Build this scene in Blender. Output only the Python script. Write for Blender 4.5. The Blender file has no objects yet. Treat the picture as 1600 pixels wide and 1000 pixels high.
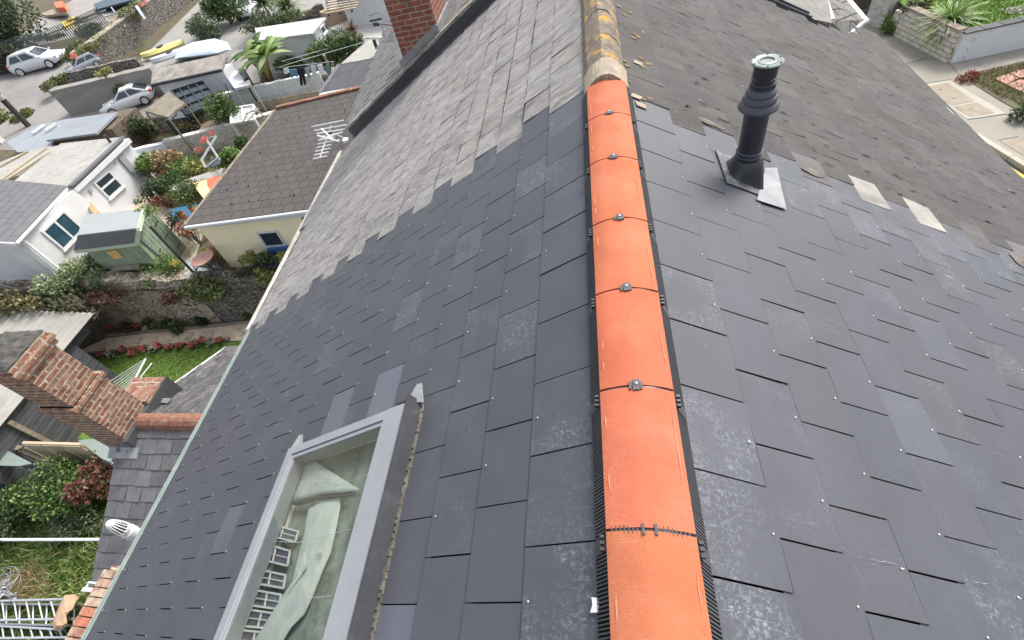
import bpy, math, random
from mathutils import Vector, Matrix
random.seed(7)
SC = bpy.context.scene
COL = SC.collection
rnd = random.random
uni = random.uniform

# ---------------------------------------------------------------- camera
F, PX, PY = 759.8117, 752.7763, 451.475          # focal length and principal point in photo pixels
RM = Matrix(((0.9679385790793193, 0.05778387788035441, 0.2444502619350365),
             (0.12028880733097302, 0.7477037016305558, -0.6530465354006995),
             (-0.22051192696516828, 0.6615135660174123, 0.7167805047858341)))
CP = Vector((-0.0571, 0.0, 1.5076))
cam = bpy.data.cameras.new('camera'); camo = bpy.data.objects.new('camera', cam); COL.objects.link(camo)
cam.sensor_fit = 'HORIZONTAL'; cam.sensor_width = 36; cam.lens = F / 1600 * 36
cam.shift_x = (800 - PX) / 1600; cam.shift_y = -(500 - PY) / 1600
cam.clip_start = .02; cam.clip_end = 2000
camo.matrix_world = Matrix.Translation(CP) @ RM.to_4x4()
SC.camera = camo
# ---------------------------------------------------------------- sky, sun, exposure
w = bpy.data.worlds.new('World'); SC.world = w; w.use_nodes = True
nt = w.node_tree; bg = nt.nodes['Background']
sk = nt.nodes.new('ShaderNodeTexSky'); sk.sky_type = 'NISHITA'; sk.sun_disc = False
SUN_AZ, SUN_EL = math.radians(36), math.radians(50)       # azimuth measured from +Y towards +X
sk.sun_elevation = SUN_EL; sk.sun_rotation = SUN_AZ
sk.dust_density = 4.0; sk.air_density = 1.0; sk.ozone_density = .8
hs = nt.nodes.new('ShaderNodeHueSaturation'); hs.inputs['Saturation'].default_value = .42
nt.links.new(sk.outputs[0], hs.inputs['Color']); nt.links.new(hs.outputs[0], bg.inputs[0]); bg.inputs[1].default_value = .15
sl = bpy.data.lights.new('sun', 'SUN'); so = bpy.data.objects.new('sun', sl); COL.objects.link(so)
sl.energy = 1.35; sl.angle = math.radians(16); sl.color = (1, .95, .88)
sd = Vector((math.sin(SUN_AZ) * math.cos(SUN_EL), math.cos(SUN_AZ) * math.cos(SUN_EL), math.sin(SUN_EL)))
so.rotation_euler = sd.to_track_quat('Z', 'Y').to_euler(); so.location = sd * 50
SC.view_settings.view_transform = 'Standard'; SC.view_settings.look = 'None'
SC.view_settings.exposure = 1.12; SC.view_settings.gamma = 1

# ---------------------------------------------------------------- survey helpers: photo sight line -> place in the world
def ray(x, y): return RM @ Vector(((x - PX) / F, -(y - PY) / F, -1))
def onplane(x, y, n, d):
    r = ray(x, y); n = Vector(n); return CP + r * ((d - n.dot(CP)) / n.dot(r))
def P(x, y, z): return onplane(x, y, (0, 0, 1), z)
def PXc(x, y, v): return onplane(x, y, (1, 0, 0), v)
def PYc(x, y, v): return onplane(x, y, (0, 1, 0), v)
def G(x, y): return onplane(x, y, (.077, -.063, 1), -8.8)
def gz(x, y): return -8.8 - .077 * x + .063 * y
V = Vector
UP = V((0, 0, 1))
RMT = RM.transposed()
def proj(p):
    d = RMT @ (V(p) - CP); return PX + F * d.x / -d.z, PY - F * d.y / -d.z

# ---------------------------------------------------------------- mesh builder
class MB:
    def __init__(s): s.v = []; s.f = []; s.t = []; s.uv = []; s.sm = False
    def face(s, pts, tint=(1, 1, 1, 0), uv=None):
        i = len(s.v); s.v += [V(p) for p in pts]; s.f.append(tuple(range(i, i + len(pts)))); s.t.append(tint)
        if uv is None:
            a = V(pts[0]); U = (V(pts[1]) - a); U = U.normalized() if U.length > 1e-9 else V((1, 0, 0))
            n = U.cross(V(pts[2]) - a)
            W = n.cross(U).normalized() if n.length > 1e-12 else V((0, 1, 0))
            uv = [((V(p) - a).dot(U), (V(p) - a).dot(W)) for p in pts]
        s.uv.append(uv)
    def raw(s, verts, faces, tint=(1, 1, 1, 0)):
        i = len(s.v); s.v += [V(p) for p in verts]
        for f in faces:
            s.f.append(tuple(k + i for k in f)); s.t.append(tint)
            pts = [V(verts[k]) for k in f]; a = pts[0]; U = (pts[1] - a); U = U.normalized() if U.length > 1e-9 else V((1, 0, 0))
            n = U.cross(pts[2] - a); W = n.cross(U).normalized() if n.length > 1e-12 else V((0, 1, 0))
            s.uv.append([((p - a).dot(U), (p - a).dot(W)) for p in pts])
    def obox(s, o, U, W, H, tint=(1, 1, 1, 0)):          # corner o, three edge vectors
        o = V(o); U = V(U); W = V(W); H = V(H)
        if U.cross(W).dot(H) < 0: U, W = W, U
        v = [o, o + U, o + U + W, o + W, o + H, o + U + H, o + U + W + H, o + W + H]
        for f in ((0, 3, 2, 1), (4, 5, 6, 7), (0, 1, 5, 4), (1, 2, 6, 5), (2, 3, 7, 6), (3, 0, 4, 7)):
            s.face([v[k] for k in f], tint)
    def box(s, x0, x1, y0, y1, z0, z1, tint=(1, 1, 1, 0)):
        s.obox((x0, y0, z0), (x1 - x0, 0, 0), (0, y1 - y0, 0), (0, 0, z1 - z0), tint)
    def bar(s, a, b, wd, ht, tint=(1, 1, 1, 0), up=UP):    # beam of section wd x ht
        a = V(a); b = V(b); d = (b - a); u = d.normalized(); sd_ = u.cross(V(up))
        if sd_.length < 1e-4: sd_ = u.cross(V((1, 0, 0)))
        sd_.normalize(); h = sd_.cross(u).normalized()
        s.obox(a - sd_ * wd / 2 - h * ht / 2, d, sd_ * wd, h * ht, tint)
    def tube(s, pts, r, n=8, tint=(1, 1, 1, 0), cap=True, rs=None):
        pts = [V(p) for p in pts]; i0 = len(s.v); m = len(pts)
        ref = None
        for k, p in enumerate(pts):
            d = (pts[min(k + 1, m - 1)] - pts[max(k - 1, 0)]).normalized()
            if ref is None:
                ref = d.cross(UP)
                if ref.length < .05: ref = d.cross(V((1, 0, 0)))
            a = (ref - d * ref.dot(d)).normalized(); b = d.cross(a); ref = a
            rr = rs[k] if rs else r
            for j in range(n):
                t = 2 * math.pi * j / n; s.v.append(p + a * math.cos(t) * rr + b * math.sin(t) * rr)
        for k in range(m - 1):
            for j in range(n):
                q = (i0 + k * n + j, i0 + k * n + (j + 1) % n, i0 + (k + 1) * n + (j + 1) % n, i0 + (k + 1) * n + j)
                s.f.append(q); s.t.append(tint); s.uv.append([(j / n, k), ((j + 1) / n, k), ((j + 1) / n, k + 1), (j / n, k + 1)])
        if cap:
            for base, rev in ((i0, True), (i0 + (m - 1) * n, False)):
                f = list(range(base, base + n)); f = f[::-1] if rev else f
                s.f.append(tuple(f)); s.t.append(tint); s.uv.append([(0, 0)] * n)
    def lathe(s, c, prof, n=24, tint=(1, 1, 1, 0), axis=None):      # prof: (r, h)
        c = V(c); s.tube_rings(c, prof, n, tint, axis)
    def tube_rings(s, c, prof, n, tint, axis):
        ax = V(axis).normalized() if axis is not None else UP
        a = ax.orthogonal().normalized() if axis is not None else V((1, 0, 0)); b = ax.cross(a)
        i0 = len(s.v)
        for r, h in prof:
            for j in range(n):
                t = 2 * math.pi * j / n; s.v.append(c + ax * h + (a * math.cos(t) + b * math.sin(t)) * r)
        for k in range(len(prof) - 1):
            for j in range(n):
                s.f.append((i0 + k * n + j, i0 + k * n + (j + 1) % n, i0 + (k + 1) * n + (j + 1) % n, i0 + (k + 1) * n + j))
                s.t.append(tint); s.uv.append([(j / n, k), ((j + 1) / n, k), ((j + 1) / n, k + 1), (j / n, k + 1)])
        for base, rev in ((i0, True), (i0 + (len(prof) - 1) * n, False)):
            f = list(range(base, base + n)); f = f[::-1] if rev else f
            s.f.append(tuple(f)); s.t.append(tint); s.uv.append([(0, 0)] * n)
    def slab(s, pts, th, tint=(1, 1, 1, 0)):             # polygon with thickness below it
        pts = [V(p) for p in pts]; n = (pts[1] - pts[0]).cross(pts[2] - pts[0]).normalized()
        if n.z < 0: pts = pts[::-1]; n = -n
        lo = [p - n * th for p in pts]
        s.face(pts, tint); s.face(lo[::-1], tint)
        for k in range(len(pts)):
            j = (k + 1) % len(pts); s.face([pts[j], pts[k], lo[k], lo[j]], tint)
    def build(s, name, m, parent=None, smooth=False, tag=None):
        me = bpy.data.meshes.new(name)
        org = V((0, 0, 0))
        if parent is not None:
            q = parent
            while q is not None: org += q.location; q = q.parent
            loc = V((0, 0, 0))
        else:
            n = len(s.v); org = V((sum(p.x for p in s.v) / n, sum(p.y for p in s.v) / n, min(p.z for p in s.v))); loc = org
        me.from_pydata([tuple(p - org) for p in s.v], [], s.f)
        me.materials.append(m)
        ca = me.color_attributes.new('tint', 'FLOAT_COLOR', 'CORNER')
        uvl = me.uv_layers.new(name='UVMap')
        buf = []; ub = []
        for f, t, u in zip(s.f, s.t, s.uv):
            t = t if len(t) == 4 else (*t, 0)
            for k in range(len(f)): buf += t; ub += (u[k][0], u[k][1])
        ca.data.foreach_set('color', buf); uvl.data.foreach_set('uv', ub)
        if smooth: me.polygons.foreach_set('use_smooth', [True] * len(me.polygons))
        me.update()
        o = bpy.data.objects.new(name, me); COL.objects.link(o); o.location = loc
        if parent is not None: o.parent = parent
        return o

def tag(o, label, cat=None, group=None, kind=None):
    if label: o['label'] = label
    if cat: o['category'] = cat
    if group: o['group'] = group
    if kind: o['kind'] = kind
    return o
def thing(name, label, cat, loc, group=None):
    o = bpy.data.objects.new(name, None); COL.objects.link(o); o.location = V(loc); o.empty_display_size = .2
    return tag(o, label, cat, group)
def structure(name, mb, m, label=None):
    o = mb.build(name, m); o['kind'] = 'structure'
    return o
def copy_tree(root, loc, rz, label, first=False):
    r = root.copy(); COL.objects.link(r); r.location = V(loc); r.rotation_euler = (0, 0, rz); r['label'] = label
    for ch in list(root.children):
        c = ch.copy(); COL.objects.link(c); c.parent = r
        for g in list(ch.children):
            d = g.copy(); COL.objects.link(d); d.parent = c
    return r

# ---------------------------------------------------------------- materials
def nodes(name):
    m = bpy.data.materials.new(name); m.use_nodes = True; t = m.node_tree
    return m, t, t.nodes['Principled BSDF']
def N(t, kind, **kw):
    n = t.nodes.new(kind)
    for k, v in kw.items(): setattr(n, k, v)
    return n
def mixc(t, fac, a, b, mode='MIX'):
    n = t.nodes.new('ShaderNodeMix'); n.data_type = 'RGBA'; n.blend_type = mode; n.clamp_result = False
    for sck, v in ((0, fac), (6, a), (7, b)):
        if isinstance(v, (int, float)): n.inputs[sck].default_value = v
        elif isinstance(v, tuple): n.inputs[sck].default_value = (*v[:3], 1)
        else: t.links.new(v, n.inputs[sck])
    return n.outputs[2]
def noise(t, co, scale, detail=4, rough=.6, dist=0):
    n = N(t, 'ShaderNodeTexNoise'); n.inputs['Scale'].default_value = scale; n.inputs['Detail'].default_value = detail
    n.inputs['Roughness'].default_value = rough; n.inputs['Distortion'].default_value = dist
    t.links.new(co, n.inputs['Vector']); return n.outputs['Fac']
def ramp(t, fac, lo, hi):
    n = N(t, 'ShaderNodeMapRange'); n.inputs[1].default_value = lo; n.inputs[2].default_value = hi; n.clamp = True
    t.links.new(fac, n.inputs[0]); return n.outputs[0]
def math_(t, op, a, b):
    n = N(t, 'ShaderNodeMath', operation=op)
    for i, v in ((0, a), (1, b)):
        if isinstance(v, (int, float)): n.inputs[i].default_value = v
        else: t.links.new(v, n.inputs[i])
    return n.outputs[0]
def mapping(t, co, sc=(1, 1, 1), rot=(0, 0, 0)):
    n = N(t, 'ShaderNodeMapping'); n.inputs['Scale'].default_value = sc; n.inputs['Rotation'].default_value = rot
    t.links.new(co, n.inputs['Vector']); return n.outputs[0]
def surf(name, base, rough=.8, var=.25, vs=2.0, second=None, ss=1.5, slo=.5, shi=.65, third=None, ts=6, tlo=.6, thi=.7,
         bump=.3, bs=40, metal=0, spec=.4, stretch=(1, 1, 1), rot=(0, 0, 0), bloom=None, bstretch=None, coord='Object', trans=0, bdist=.01):
    m, t, b = nodes(name)
    tc = N(t, 'ShaderNodeTexCoord'); co = tc.outputs[coord]
    mc = mapping(t, co, stretch, rot)
    at = N(t, 'ShaderNodeAttribute', attribute_name='tint')
    c = mixc(t, 1, base, at.outputs['Color'], 'MULTIPLY')
    n1 = noise(t, mc, vs, 6, .65)
    lo = 1 - var; hi = 1 + var
    mr = N(t, 'ShaderNodeMapRange'); mr.inputs[1].default_value = .3; mr.inputs[2].default_value = .7
    mr.inputs[3].default_value = lo; mr.inputs[4].default_value = hi; t.links.new(n1, mr.inputs[0])
    cc = N(t, 'ShaderNodeCombineColor'); [t.links.new(mr.outputs[0], cc.inputs[i]) for i in range(3)]
    c = mixc(t, 1, c, cc.outputs[0], 'MULTIPLY')
    if second: c = mixc(t, ramp(t, noise(t, mc, ss, 8, .7), slo, shi), c, second)
    if third: c = mixc(t, ramp(t, noise(t, mapping(t, mc, (1, 1, 1), (.5, .3, .8)), ts, 8, .7), tlo, thi), c, third)
    if bloom:                      # chalky bloom and scuffs, strength in the alpha of 'tint'
        b1 = ramp(t, noise(t, co, 5.5, 3, .5), .42, .66)
        b2 = ramp(t, noise(t, co, 70, 10, .85, .5), .50, .72)
        b3 = ramp(t, noise(t, mapping(t, co, (1, 9, 1), (0, 0, .7)), 9, 5, .7, 1.2), .60, .68)
        k = math_(t, 'MULTIPLY', math_(t, 'MAXIMUM', math_(t, 'MULTIPLY', b1, b2), math_(t, 'MULTIPLY', b3, math_(t, 'MULTIPLY', b1, .7))), at.outputs['Alpha'])
        c = mixc(t, k, c, bloom)
    t.links.new(c, b.inputs['Base Color'])
    b.inputs['Roughness'].default_value = rough; b.inputs['Metallic'].default_value = metal
    b.inputs['Specular IOR Level'].default_value = spec
    if bump:
        bn = N(t, 'ShaderNodeBump'); bn.inputs['Strength'].default_value = bump; bn.inputs['Distance'].default_value = bdist
        t.links.new(noise(t, mc, bs, 6, .7), bn.inputs['Height']); t.links.new(bn.outputs[0], b.inputs['Normal'])
    return m
def bricks(name, c1, c2, mortar, bw, bh, ms, rough=.85, bias=0, bump=.6, wob=1.6, offset=.5, dirt=None, dlo=.55, dhi=.7, ds=3, spec=.3, var=.3):
    m, t, b = nodes(name)
    tc = N(t, 'ShaderNodeTexCoord'); uv = tc.outputs['UV']; ob = tc.outputs['Object']
    # a little waviness keeps courses from looking ruled
    nz = N(t, 'ShaderNodeTexNoise'); nz.inputs['Scale'].default_value = 7; t.links.new(ob, nz.inputs['Vector'])
    ad = N(t, 'ShaderNodeVectorMath', operation='MULTIPLY_ADD'); t.links.new(nz.outputs['Color'], ad.inputs[0])
    ad.inputs[1].default_value = (ms * wob,) * 3; t.links.new(uv, ad.inputs[2])
    br = N(t, 'ShaderNodeTexBrick'); br.offset = offset; t.links.new(ad.outputs[0], br.inputs['Vector'])
    br.inputs['Color1'].default_value = (*c1, 1); br.inputs['Color2'].default_value = (*c2, 1); br.inputs['Mortar'].default_value = (*mortar, 1)
    br.inputs['Scale'].default_value = 1; br.inputs['Mortar Size'].default_value = ms; br.inputs['Brick Width'].default_value = bw
    br.inputs['Row Height'].default_value = bh; br.inputs['Bias'].default_value = bias; br.inputs['Mortar Smooth'].default_value = .2
    at = N(t, 'ShaderNodeAttribute', attribute_name='tint')
    c = mixc(t, 1, br.outputs['Color'], at.outputs['Color'], 'MULTIPLY')
    mr = N(t, 'ShaderNodeMapRange'); mr.inputs[1].default_value = .3; mr.inputs[2].default_value = .7
    mr.inputs[3].default_value = 1 - var; mr.inputs[4].default_value = 1 + var; t.links.new(noise(t, ob, 9, 7, .75), mr.inputs[0])
    cc = N(t, 'ShaderNodeCombineColor'); [t.links.new(mr.outputs[0], cc.inputs[i]) for i in range(3)]
    c = mixc(t, 1, c, cc.outputs[0], 'MULTIPLY')
    if dirt: c = mixc(t, ramp(t, noise(t, ob, ds, 8, .75), dlo, dhi), c, dirt)
    t.links.new(c, b.inputs['Base Color']); b.inputs['Roughness'].default_value = rough; b.inputs['Specular IOR Level'].default_value = spec
    bn = N(t, 'ShaderNodeBump'); bn.inputs['Strength'].default_value = bump; bn.inputs['Distance'].default_value = .01
    h = math_(t, 'SUBTRACT', math_(t, 'MULTIPLY', noise(t, ob, 50, 5, .7), .5), br.outputs['Fac'])
    t.links.new(h, bn.inputs['Height']); t.links.new(bn.outputs[0], b.inputs['Normal'])
    return m
def rubble(name, stone, stone2, gap, scale=4, moss=None, coat=None, bump=1.0):
    m, t, b = nodes(name)
    tc = N(t, 'ShaderNodeTexCoord'); ob = tc.outputs['Object']
    nz = N(t, 'ShaderNodeTexNoise'); nz.inputs['Scale'].default_value = 5; t.links.new(ob, nz.inputs['Vector'])
    ad = N(t, 'ShaderNodeVectorMath', operation='MULTIPLY_ADD'); t.links.new(nz.outputs['Color'], ad.inputs[0])
    ad.inputs[1].default_value = (.25,) * 3; t.links.new(mapping(t, ob, (1, 1, 1.9)), ad.inputs[2])
    vo = N(t, 'ShaderNodeTexVoronoi', feature='DISTANCE_TO_EDGE'); vo.inputs['Scale'].default_value = scale; t.links.new(ad.outputs[0], vo.inputs['Vector'])
    v2 = N(t, 'ShaderNodeTexVoronoi'); v2.inputs['Scale'].default_value = scale; t.links.new(ad.outputs[0], v2.inputs['Vector'])
    sp = N(t, 'ShaderNodeSeparateColor'); t.links.new(v2.outputs['Color'], sp.inputs[0])
    c = mixc(t, sp.outputs[0], stone, stone2)
    e = ramp(t, vo.outputs['Distance'], .02, .09)
    if coat: e = math_(t, 'MAXIMUM', e, ramp(t, noise(t, ob, 1.6, 6, .7), .45, .6))
    c = mixc(t, e, gap, c)
    if coat: c = mixc(t, math_(t, 'MULTIPLY', ramp(t, noise(t, ob, 2.3, 8, .75), .45, .6), .85), c, coat)
    c = mixc(t, math_(t, 'MULTIPLY', ramp(t, noise(t, ob, 14, 6, .7), .4, .7), .5), c, gap)
    if moss: c = mixc(t, ramp(t, noise(t, ob, 2, 8, .8), .58, .68), c, moss)
    t.links.new(c, b.inputs['Base Color']); b.inputs['Roughness'].default_value = .95; b.inputs['Specular IOR Level'].default_value = .2
    bn = N(t, 'ShaderNodeBump'); bn.inputs['Strength'].default_value = bump; bn.inputs['Distance'].default_value = .05
    t.links.new(math_(t, 'ADD', e, math_(t, 'MULTIPLY', noise(t, ob, 25, 5, .7), .6)), bn.inputs['Height']); t.links.new(bn.outputs[0], b.inputs['Normal'])
    return m
def leafmat(name, base, rough=.55):
    m, t, b = nodes(name)
    at = N(t, 'ShaderNodeAttribute', attribute_name='tint')
    c = mixc(t, 1, base, at.outputs['Color'], 'MULTIPLY')
    t.links.new(c, b.inputs['Base Color']); b.inputs['Roughness'].default_value = rough
    tr = N(t, 'ShaderNodeBsdfTranslucent'); t.links.new(c, tr.inputs[0])
    mx = N(t, 'ShaderNodeMixShader'); mx.inputs[0].default_value = .25
    t.links.new(b.outputs[0], mx.inputs[1]); t.links.new(tr.outputs[0], mx.inputs[2])
    t.links.new(mx.outputs[0], t.nodes['Material Output'].inputs[0])
    return m
def glassmat(name, col=(.85, .95, .93), rough=.03, mixf=.25):
    m, t, b = nodes(name)
    tp = N(t, 'ShaderNodeBsdfTransparent'); tp.inputs[0].default_value = (*col, 1)
    gl = N(t, 'ShaderNodeBsdfGlossy'); gl.inputs[1].default_value = rough
    lw = N(t, 'ShaderNodeLayerWeight'); lw.inputs[0].default_value = .5
    k = math_(t, 'ADD', math_(t, 'MULTIPLY', math_(t, 'POWER', lw.outputs['Facing'], 4), .8), mixf)
    mx = N(t, 'ShaderNodeMixShader'); t.links.new(k, mx.inputs[0]); t.links.new(tp.outputs[0], mx.inputs[1]); t.links.new(gl.outputs[0], mx.inputs[2])
    t.links.new(mx.outputs[0], t.nodes['Material Output'].inputs[0])
    return m

M = {}
M['slate_new'] = surf('new_slate', (.062, .065, .078), rough=.55, var=.09, vs=3, bump=.12, bs=90, spec=.45, bloom=(.34, .355, .39))
M['tail_shade'] = surf('tail_shade', (.046, .048, .056), rough=.9, var=.3, vs=20, bump=0)  # tone for the shade painted along the slate tails
M['underlay'] = surf('roof_underlay', (.008, .008, .009), rough=.95, spec=.05)
M['slate_old_l'] = surf('weathered_slate', (.25, .24, .235), rough=.9, var=.32, vs=5, second=(.12, .115, .11), ss=9, slo=.5, shi=.7,
                        third=(.36, .35, .32), ts=22, tlo=.5, thi=.7, bump=1.0, bs=70, stretch=(.45, 1, .45), rot=(0, 0, .25), bdist=.014)
M['slate_old_r'] = surf('coated_slate', (.090, .087, .085), rough=.95, var=.18, vs=6, second=(.062, .057, .052), ss=2.2, slo=.5, shi=.8,
                        third=(.15, .146, .14), ts=60, tlo=.55, thi=.75, bump=1.0, bs=130, stretch=(.5, 1, .5), bdist=.01)
M['slate_dark'] = surf('extension_slate', (.110, .110, .116), rough=.6, var=.25, vs=6, second=(.16, .155, .14), ss=5, slo=.55, shi=.75, bump=.4, bs=50)
M['slate_rough'] = surf('rough_slate', (.13, .13, .13), rough=.85, var=.35, vs=8, second=(.2, .19, .18), ss=9, slo=.5, shi=.7, bump=.9, bs=40, stretch=(1, .4, 1))
M['terracotta'] = surf('ridge_terracotta', (.46, .138, .073), rough=.88, var=.14, vs=4, second=(.52, .20, .12), ss=3, slo=.5, shi=.8, third=(.36, .105, .06), ts=75, tlo=.58, thi=.74, bump=.45, bs=190, spec=.12, bloom=(.7, .42, .32))
M['ridge_old'] = surf('lichened_ridge', (.155, .125, .095), rough=.95, var=.35, vs=9, second=(.50, .26, .02), ss=9, slo=.55, shi=.62, third=(.27, .25, .21), ts=24, tlo=.5, thi=.66, bump=1, bs=45)
M['ridge_red'] = surf('old_terracotta', (.22, .095, .065), rough=.9, var=.35, vs=12, second=(.27, .22, .15), ss=14, slo=.5, shi=.66, bump=.9, bs=60)
M['mortar'] = surf('sand_mortar', (.36, .30, .22), rough=.95, var=.25, vs=10, second=(.24, .22, .19), ss=8, bump=.9, bs=60)
M['plastic_black'] = surf('black_plastic', (.022, .023, .026), rough=.38, var=.1, bump=.05, spec=.5)
M['plastic_grey'] = surf('grey_plastic', (.06, .065, .07), rough=.5, var=.1, bump=.05)
M['plastic_rib'] = surf('ribbed_plastic', (.075, .076, .082), rough=.5, var=.15, bump=0)
M['flue'] = surf('flue_black', (.028, .03, .036), rough=.34, var=.2, vs=5, bump=.04, spec=.55)
M['flue_collar'] = surf('flue_collar', (.075, .078, .092), rough=.6, var=.1, bump=.1)
M['flue_metal'] = surf('flue_cap_metal', (.12, .145, .14), rough=.42, metal=.35, var=.25, vs=9, bump=.05, second=(.26, .30, .28), ss=8, slo=.5, shi=.8)
M['lead'] = surf('lead', (.26, .27, .28), rough=.5, var=.25, vs=6, second=(.46, .46, .45), ss=5, slo=.55, shi=.75, bump=.3, bs=15, metal=.2)
M['lead_dark'] = surf('lead_dark', (.065, .066, .07), rough=.7, var=.3, bump=.5, bs=20)
M['frame_grey'] = surf('roof_window_frame', (.26, .275, .295), rough=.42, var=.08, vs=4, bump=.05, second=(.32, .33, .35), ss=14, slo=.62, shi=.8)
M['flashing'] = surf('dark_flashing', (.052, .054, .062), rough=.5, var=.2, vs=6, bump=.25, bs=20, metal=.1, second=(.10, .098, .09), ss=6, slo=.55, shi=.8)
M['silicone'] = surf('lichened_foam', (.125, .115, .092), rough=.95, var=.3, vs=20, second=(.19, .18, .15), ss=18, bump=1, bs=60)
M['silver'] = surf('aluminium', (.62, .63, .65), rough=.38, metal=.75, var=.1, bump=.05)
M['screw'] = surf('screw_metal', (.55, .56, .58), rough=.3, metal=.9, var=.05, bump=0)
M['screw_pale'] = surf('rivet_metal', (.70, .70, .70), rough=.45, metal=.3, var=.1, bump=0)
M['white_plastic'] = surf('white_plastic', (.78, .80, .80), rough=.4, var=.05, bump=.02)
M['glass'] = glassmat('roof_window_glass', (.96, .98, .97), .02, .12)
M['dark_glass'] = surf('dark_pane', (.03, .045, .055), rough=.08, var=.3, vs=2, bump=0, spec=.7)
M['blue_glass'] = surf('blue_pane', (.022, .065, .09), rough=.08, var=.4, vs=3, bump=0, spec=.7)
M['white_render'] = surf('white_render', (.62, .63, .65), rough=.85, var=.07, vs=1.5, second=(.52, .54, .54), ss=1.2, slo=.55, shi=.8, bump=.2, bs=40)
M['grey_render'] = surf('grey_render', (.62, .63, .635), rough=.9, var=.12, vs=1.5, second=(.50, .50, .495), ss=1.3, slo=.5, shi=.75, bump=.4, bs=30)
M['yellow_render'] = surf('yellow_render', (.92, .82, .56), rough=.85, var=.04, vs=1.2, second=(.86, .77, .54), ss=1.5, slo=.55, shi=.8, bump=.2, bs=40)
M['upvc'] = surf('window_white', (.62, .63, .64), rough=.35, var=.03, bump=0)
M['concrete'] = surf('concrete', (.27, .262, .245), rough=.95, var=.15, vs=.7, second=(.25, .245, .235), ss=.5, slo=.45, shi=.7, third=(.4, .39, .36), ts=3, tlo=.55, thi=.75, bump=.4, bs=25)
M['road'] = surf('road_concrete', (.21, .20, .19), rough=.95, var=.15, vs=.4, second=(.26, .25, .235), ss=.35, slo=.45, shi=.65, bump=.3, bs=30)
M['concrete_wall'] = surf('concrete_wall', (.27, .255, .235), rough=.95, var=.2, vs=.8, second=(.2, .19, .17), ss=1.0, slo=.45, shi=.7, bump=.5, bs=20, stretch=(.3, .3, 1.6))
M['pavement'] = surf('pavement', (.27, .25, .21), rough=.95, var=.12, vs=1, second=(.29, .265, .23), ss=1.2, slo=.48, shi=.7, bump=.4, bs=60)
M['pavement_pale'] = surf('pale_concrete', (.36, .34, .285), rough=.95, var=.12, vs=2, bump=.4, bs=60)
M['slab'] = surf('chamber_cover', (.28, .24, .185), rough=.95, var=.15, vs=4, bump=.3, bs=70)
M['asphalt'] = surf('asphalt', (.10, .10, .10), rough=.9, var=.2, vs=3, bump=.5, bs=80)
M['yellow_line'] = surf('yellow_paint', (.72, .50, .10), rough=.8, var=.2, vs=12, second=(.4, .36, .25), ss=12, slo=.6, shi=.75)
M['soil'] = surf('soil', (.11, .085, .06), rough=.95, var=.4, vs=3, second=(.09, .12, .04), ss=1.5, slo=.48, shi=.62, bump=.9, bs=18)
M['lawn'] = surf('lawn', (.11, .19, .035), rough=.95, var=.35, vs=6, second=(.19, .24, .05), ss=3, slo=.5, shi=.7, bump=.8, bs=60)
M['gravel'] = surf('gravel', (.70, .58, .42), rough=.95, var=.5, vs=16, second=(.36, .28, .18), ss=20, slo=.5, shi=.65, bump=1, bs=40)
M['flag'] = surf('flagstone', (.58, .49, .37), rough=.95, var=.15, vs=3, second=(.28, .22, .15), ss=2, bump=.4, bs=30)
M['wood_grey'] = surf('weathered_wood', (.24, .20, .155), rough=.9, var=.35, vs=6, stretch=(.4, 1, 1), bump=.5, bs=30)
M['wood_brown'] = surf('brown_wood', (.13, .10, .075), rough=.9, var=.3, vs=8, bump=.5, bs=30)
M['wood_peach'] = surf('pale_board', (.44, .36, .25), rough=.8, var=.18, vs=5, stretch=(.3, 3, 3), second=(.34, .23, .15), ss=3, slo=.6, shi=.8, bump=.2)
M['wood_green'] = surf('green_board', (.24, .30, .21), rough=.8, var=.15, vs=4, second=(.18, .23, .15), ss=3, bump=.3, bs=20)
M['felt_grey'] = surf('grey_felt', (.27, .29, .295), rough=.9, var=.08, vs=2, second=(.21, .225, .23), ss=2, slo=.5, shi=.8, bump=.3, bs=80)
M['felt_dark'] = surf('dark_felt', (.062, .064, .07), rough=.85, var=.2, vs=2, second=(.1, .1, .1), ss=3, slo=.5, shi=.75, bump=.3, bs=70)
M['felt_mid'] = surf('mid_felt', (.13, .133, .145), rough=.85, var=.12, vs=2, bump=.3, bs=80)
M['pale_green'] = surf('pale_green_board', (.21, .26, .235), rough=.8, var=.2, vs=4, stretch=(1, 4, 4), second=(.15, .19, .165), ss=4, bump=.2)
M['dark_clad'] = surf('dark_cladding', (.075, .076, .084), rough=.75, var=.3, vs=5, stretch=(3, .5, 3), second=(.12, .12, .12), ss=4, slo=.5, shi=.75, bump=.3)
M['corrugated'] = surf('corrugated_sheet', (.29, .28, .255), rough=.75, var=.12, vs=1, second=(.21, .20, .18), ss=1.4, slo=.48, shi=.75, bump=.1)
M['sheet_blue'] = surf('pale_sheet', (.24, .26, .285), rough=.6, var=.15, vs=.8, second=(.22, .235, .25), ss=1.2, slo=.52, shi=.7, third=(.3, .28, .2), ts=2.5, tlo=.62, thi=.75, bump=.3, bs=12)
M['asbestos'] = surf('pale_flat_roof', (.34, .335, .31), rough=.95, var=.15, vs=1.2, second=(.24, .23, .21), ss=2.5, slo=.5, shi=.65, bump=.5, bs=14, stretch=(1, 1, 1))
M['white_roof'] = surf('white_roof', (.50, .50, .465), rough=.85, var=.08, vs=1.5, second=(.40, .39, .36), ss=1.5, slo=.5, shi=.75, bump=.2)
M['tarp'] = surf('pale_blue_cover', (.46, .56, .66), rough=.5, var=.05, vs=1, bump=.1, bs=4)
M['car_white'] = surf('white_paint', (.60, .61, .63), rough=.22, var=.02, bump=0, spec=.6)
M['car_grey'] = surf('grey_paint', (.26, .29, .33), rough=.22, var=.02, bump=0, spec=.6)
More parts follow.
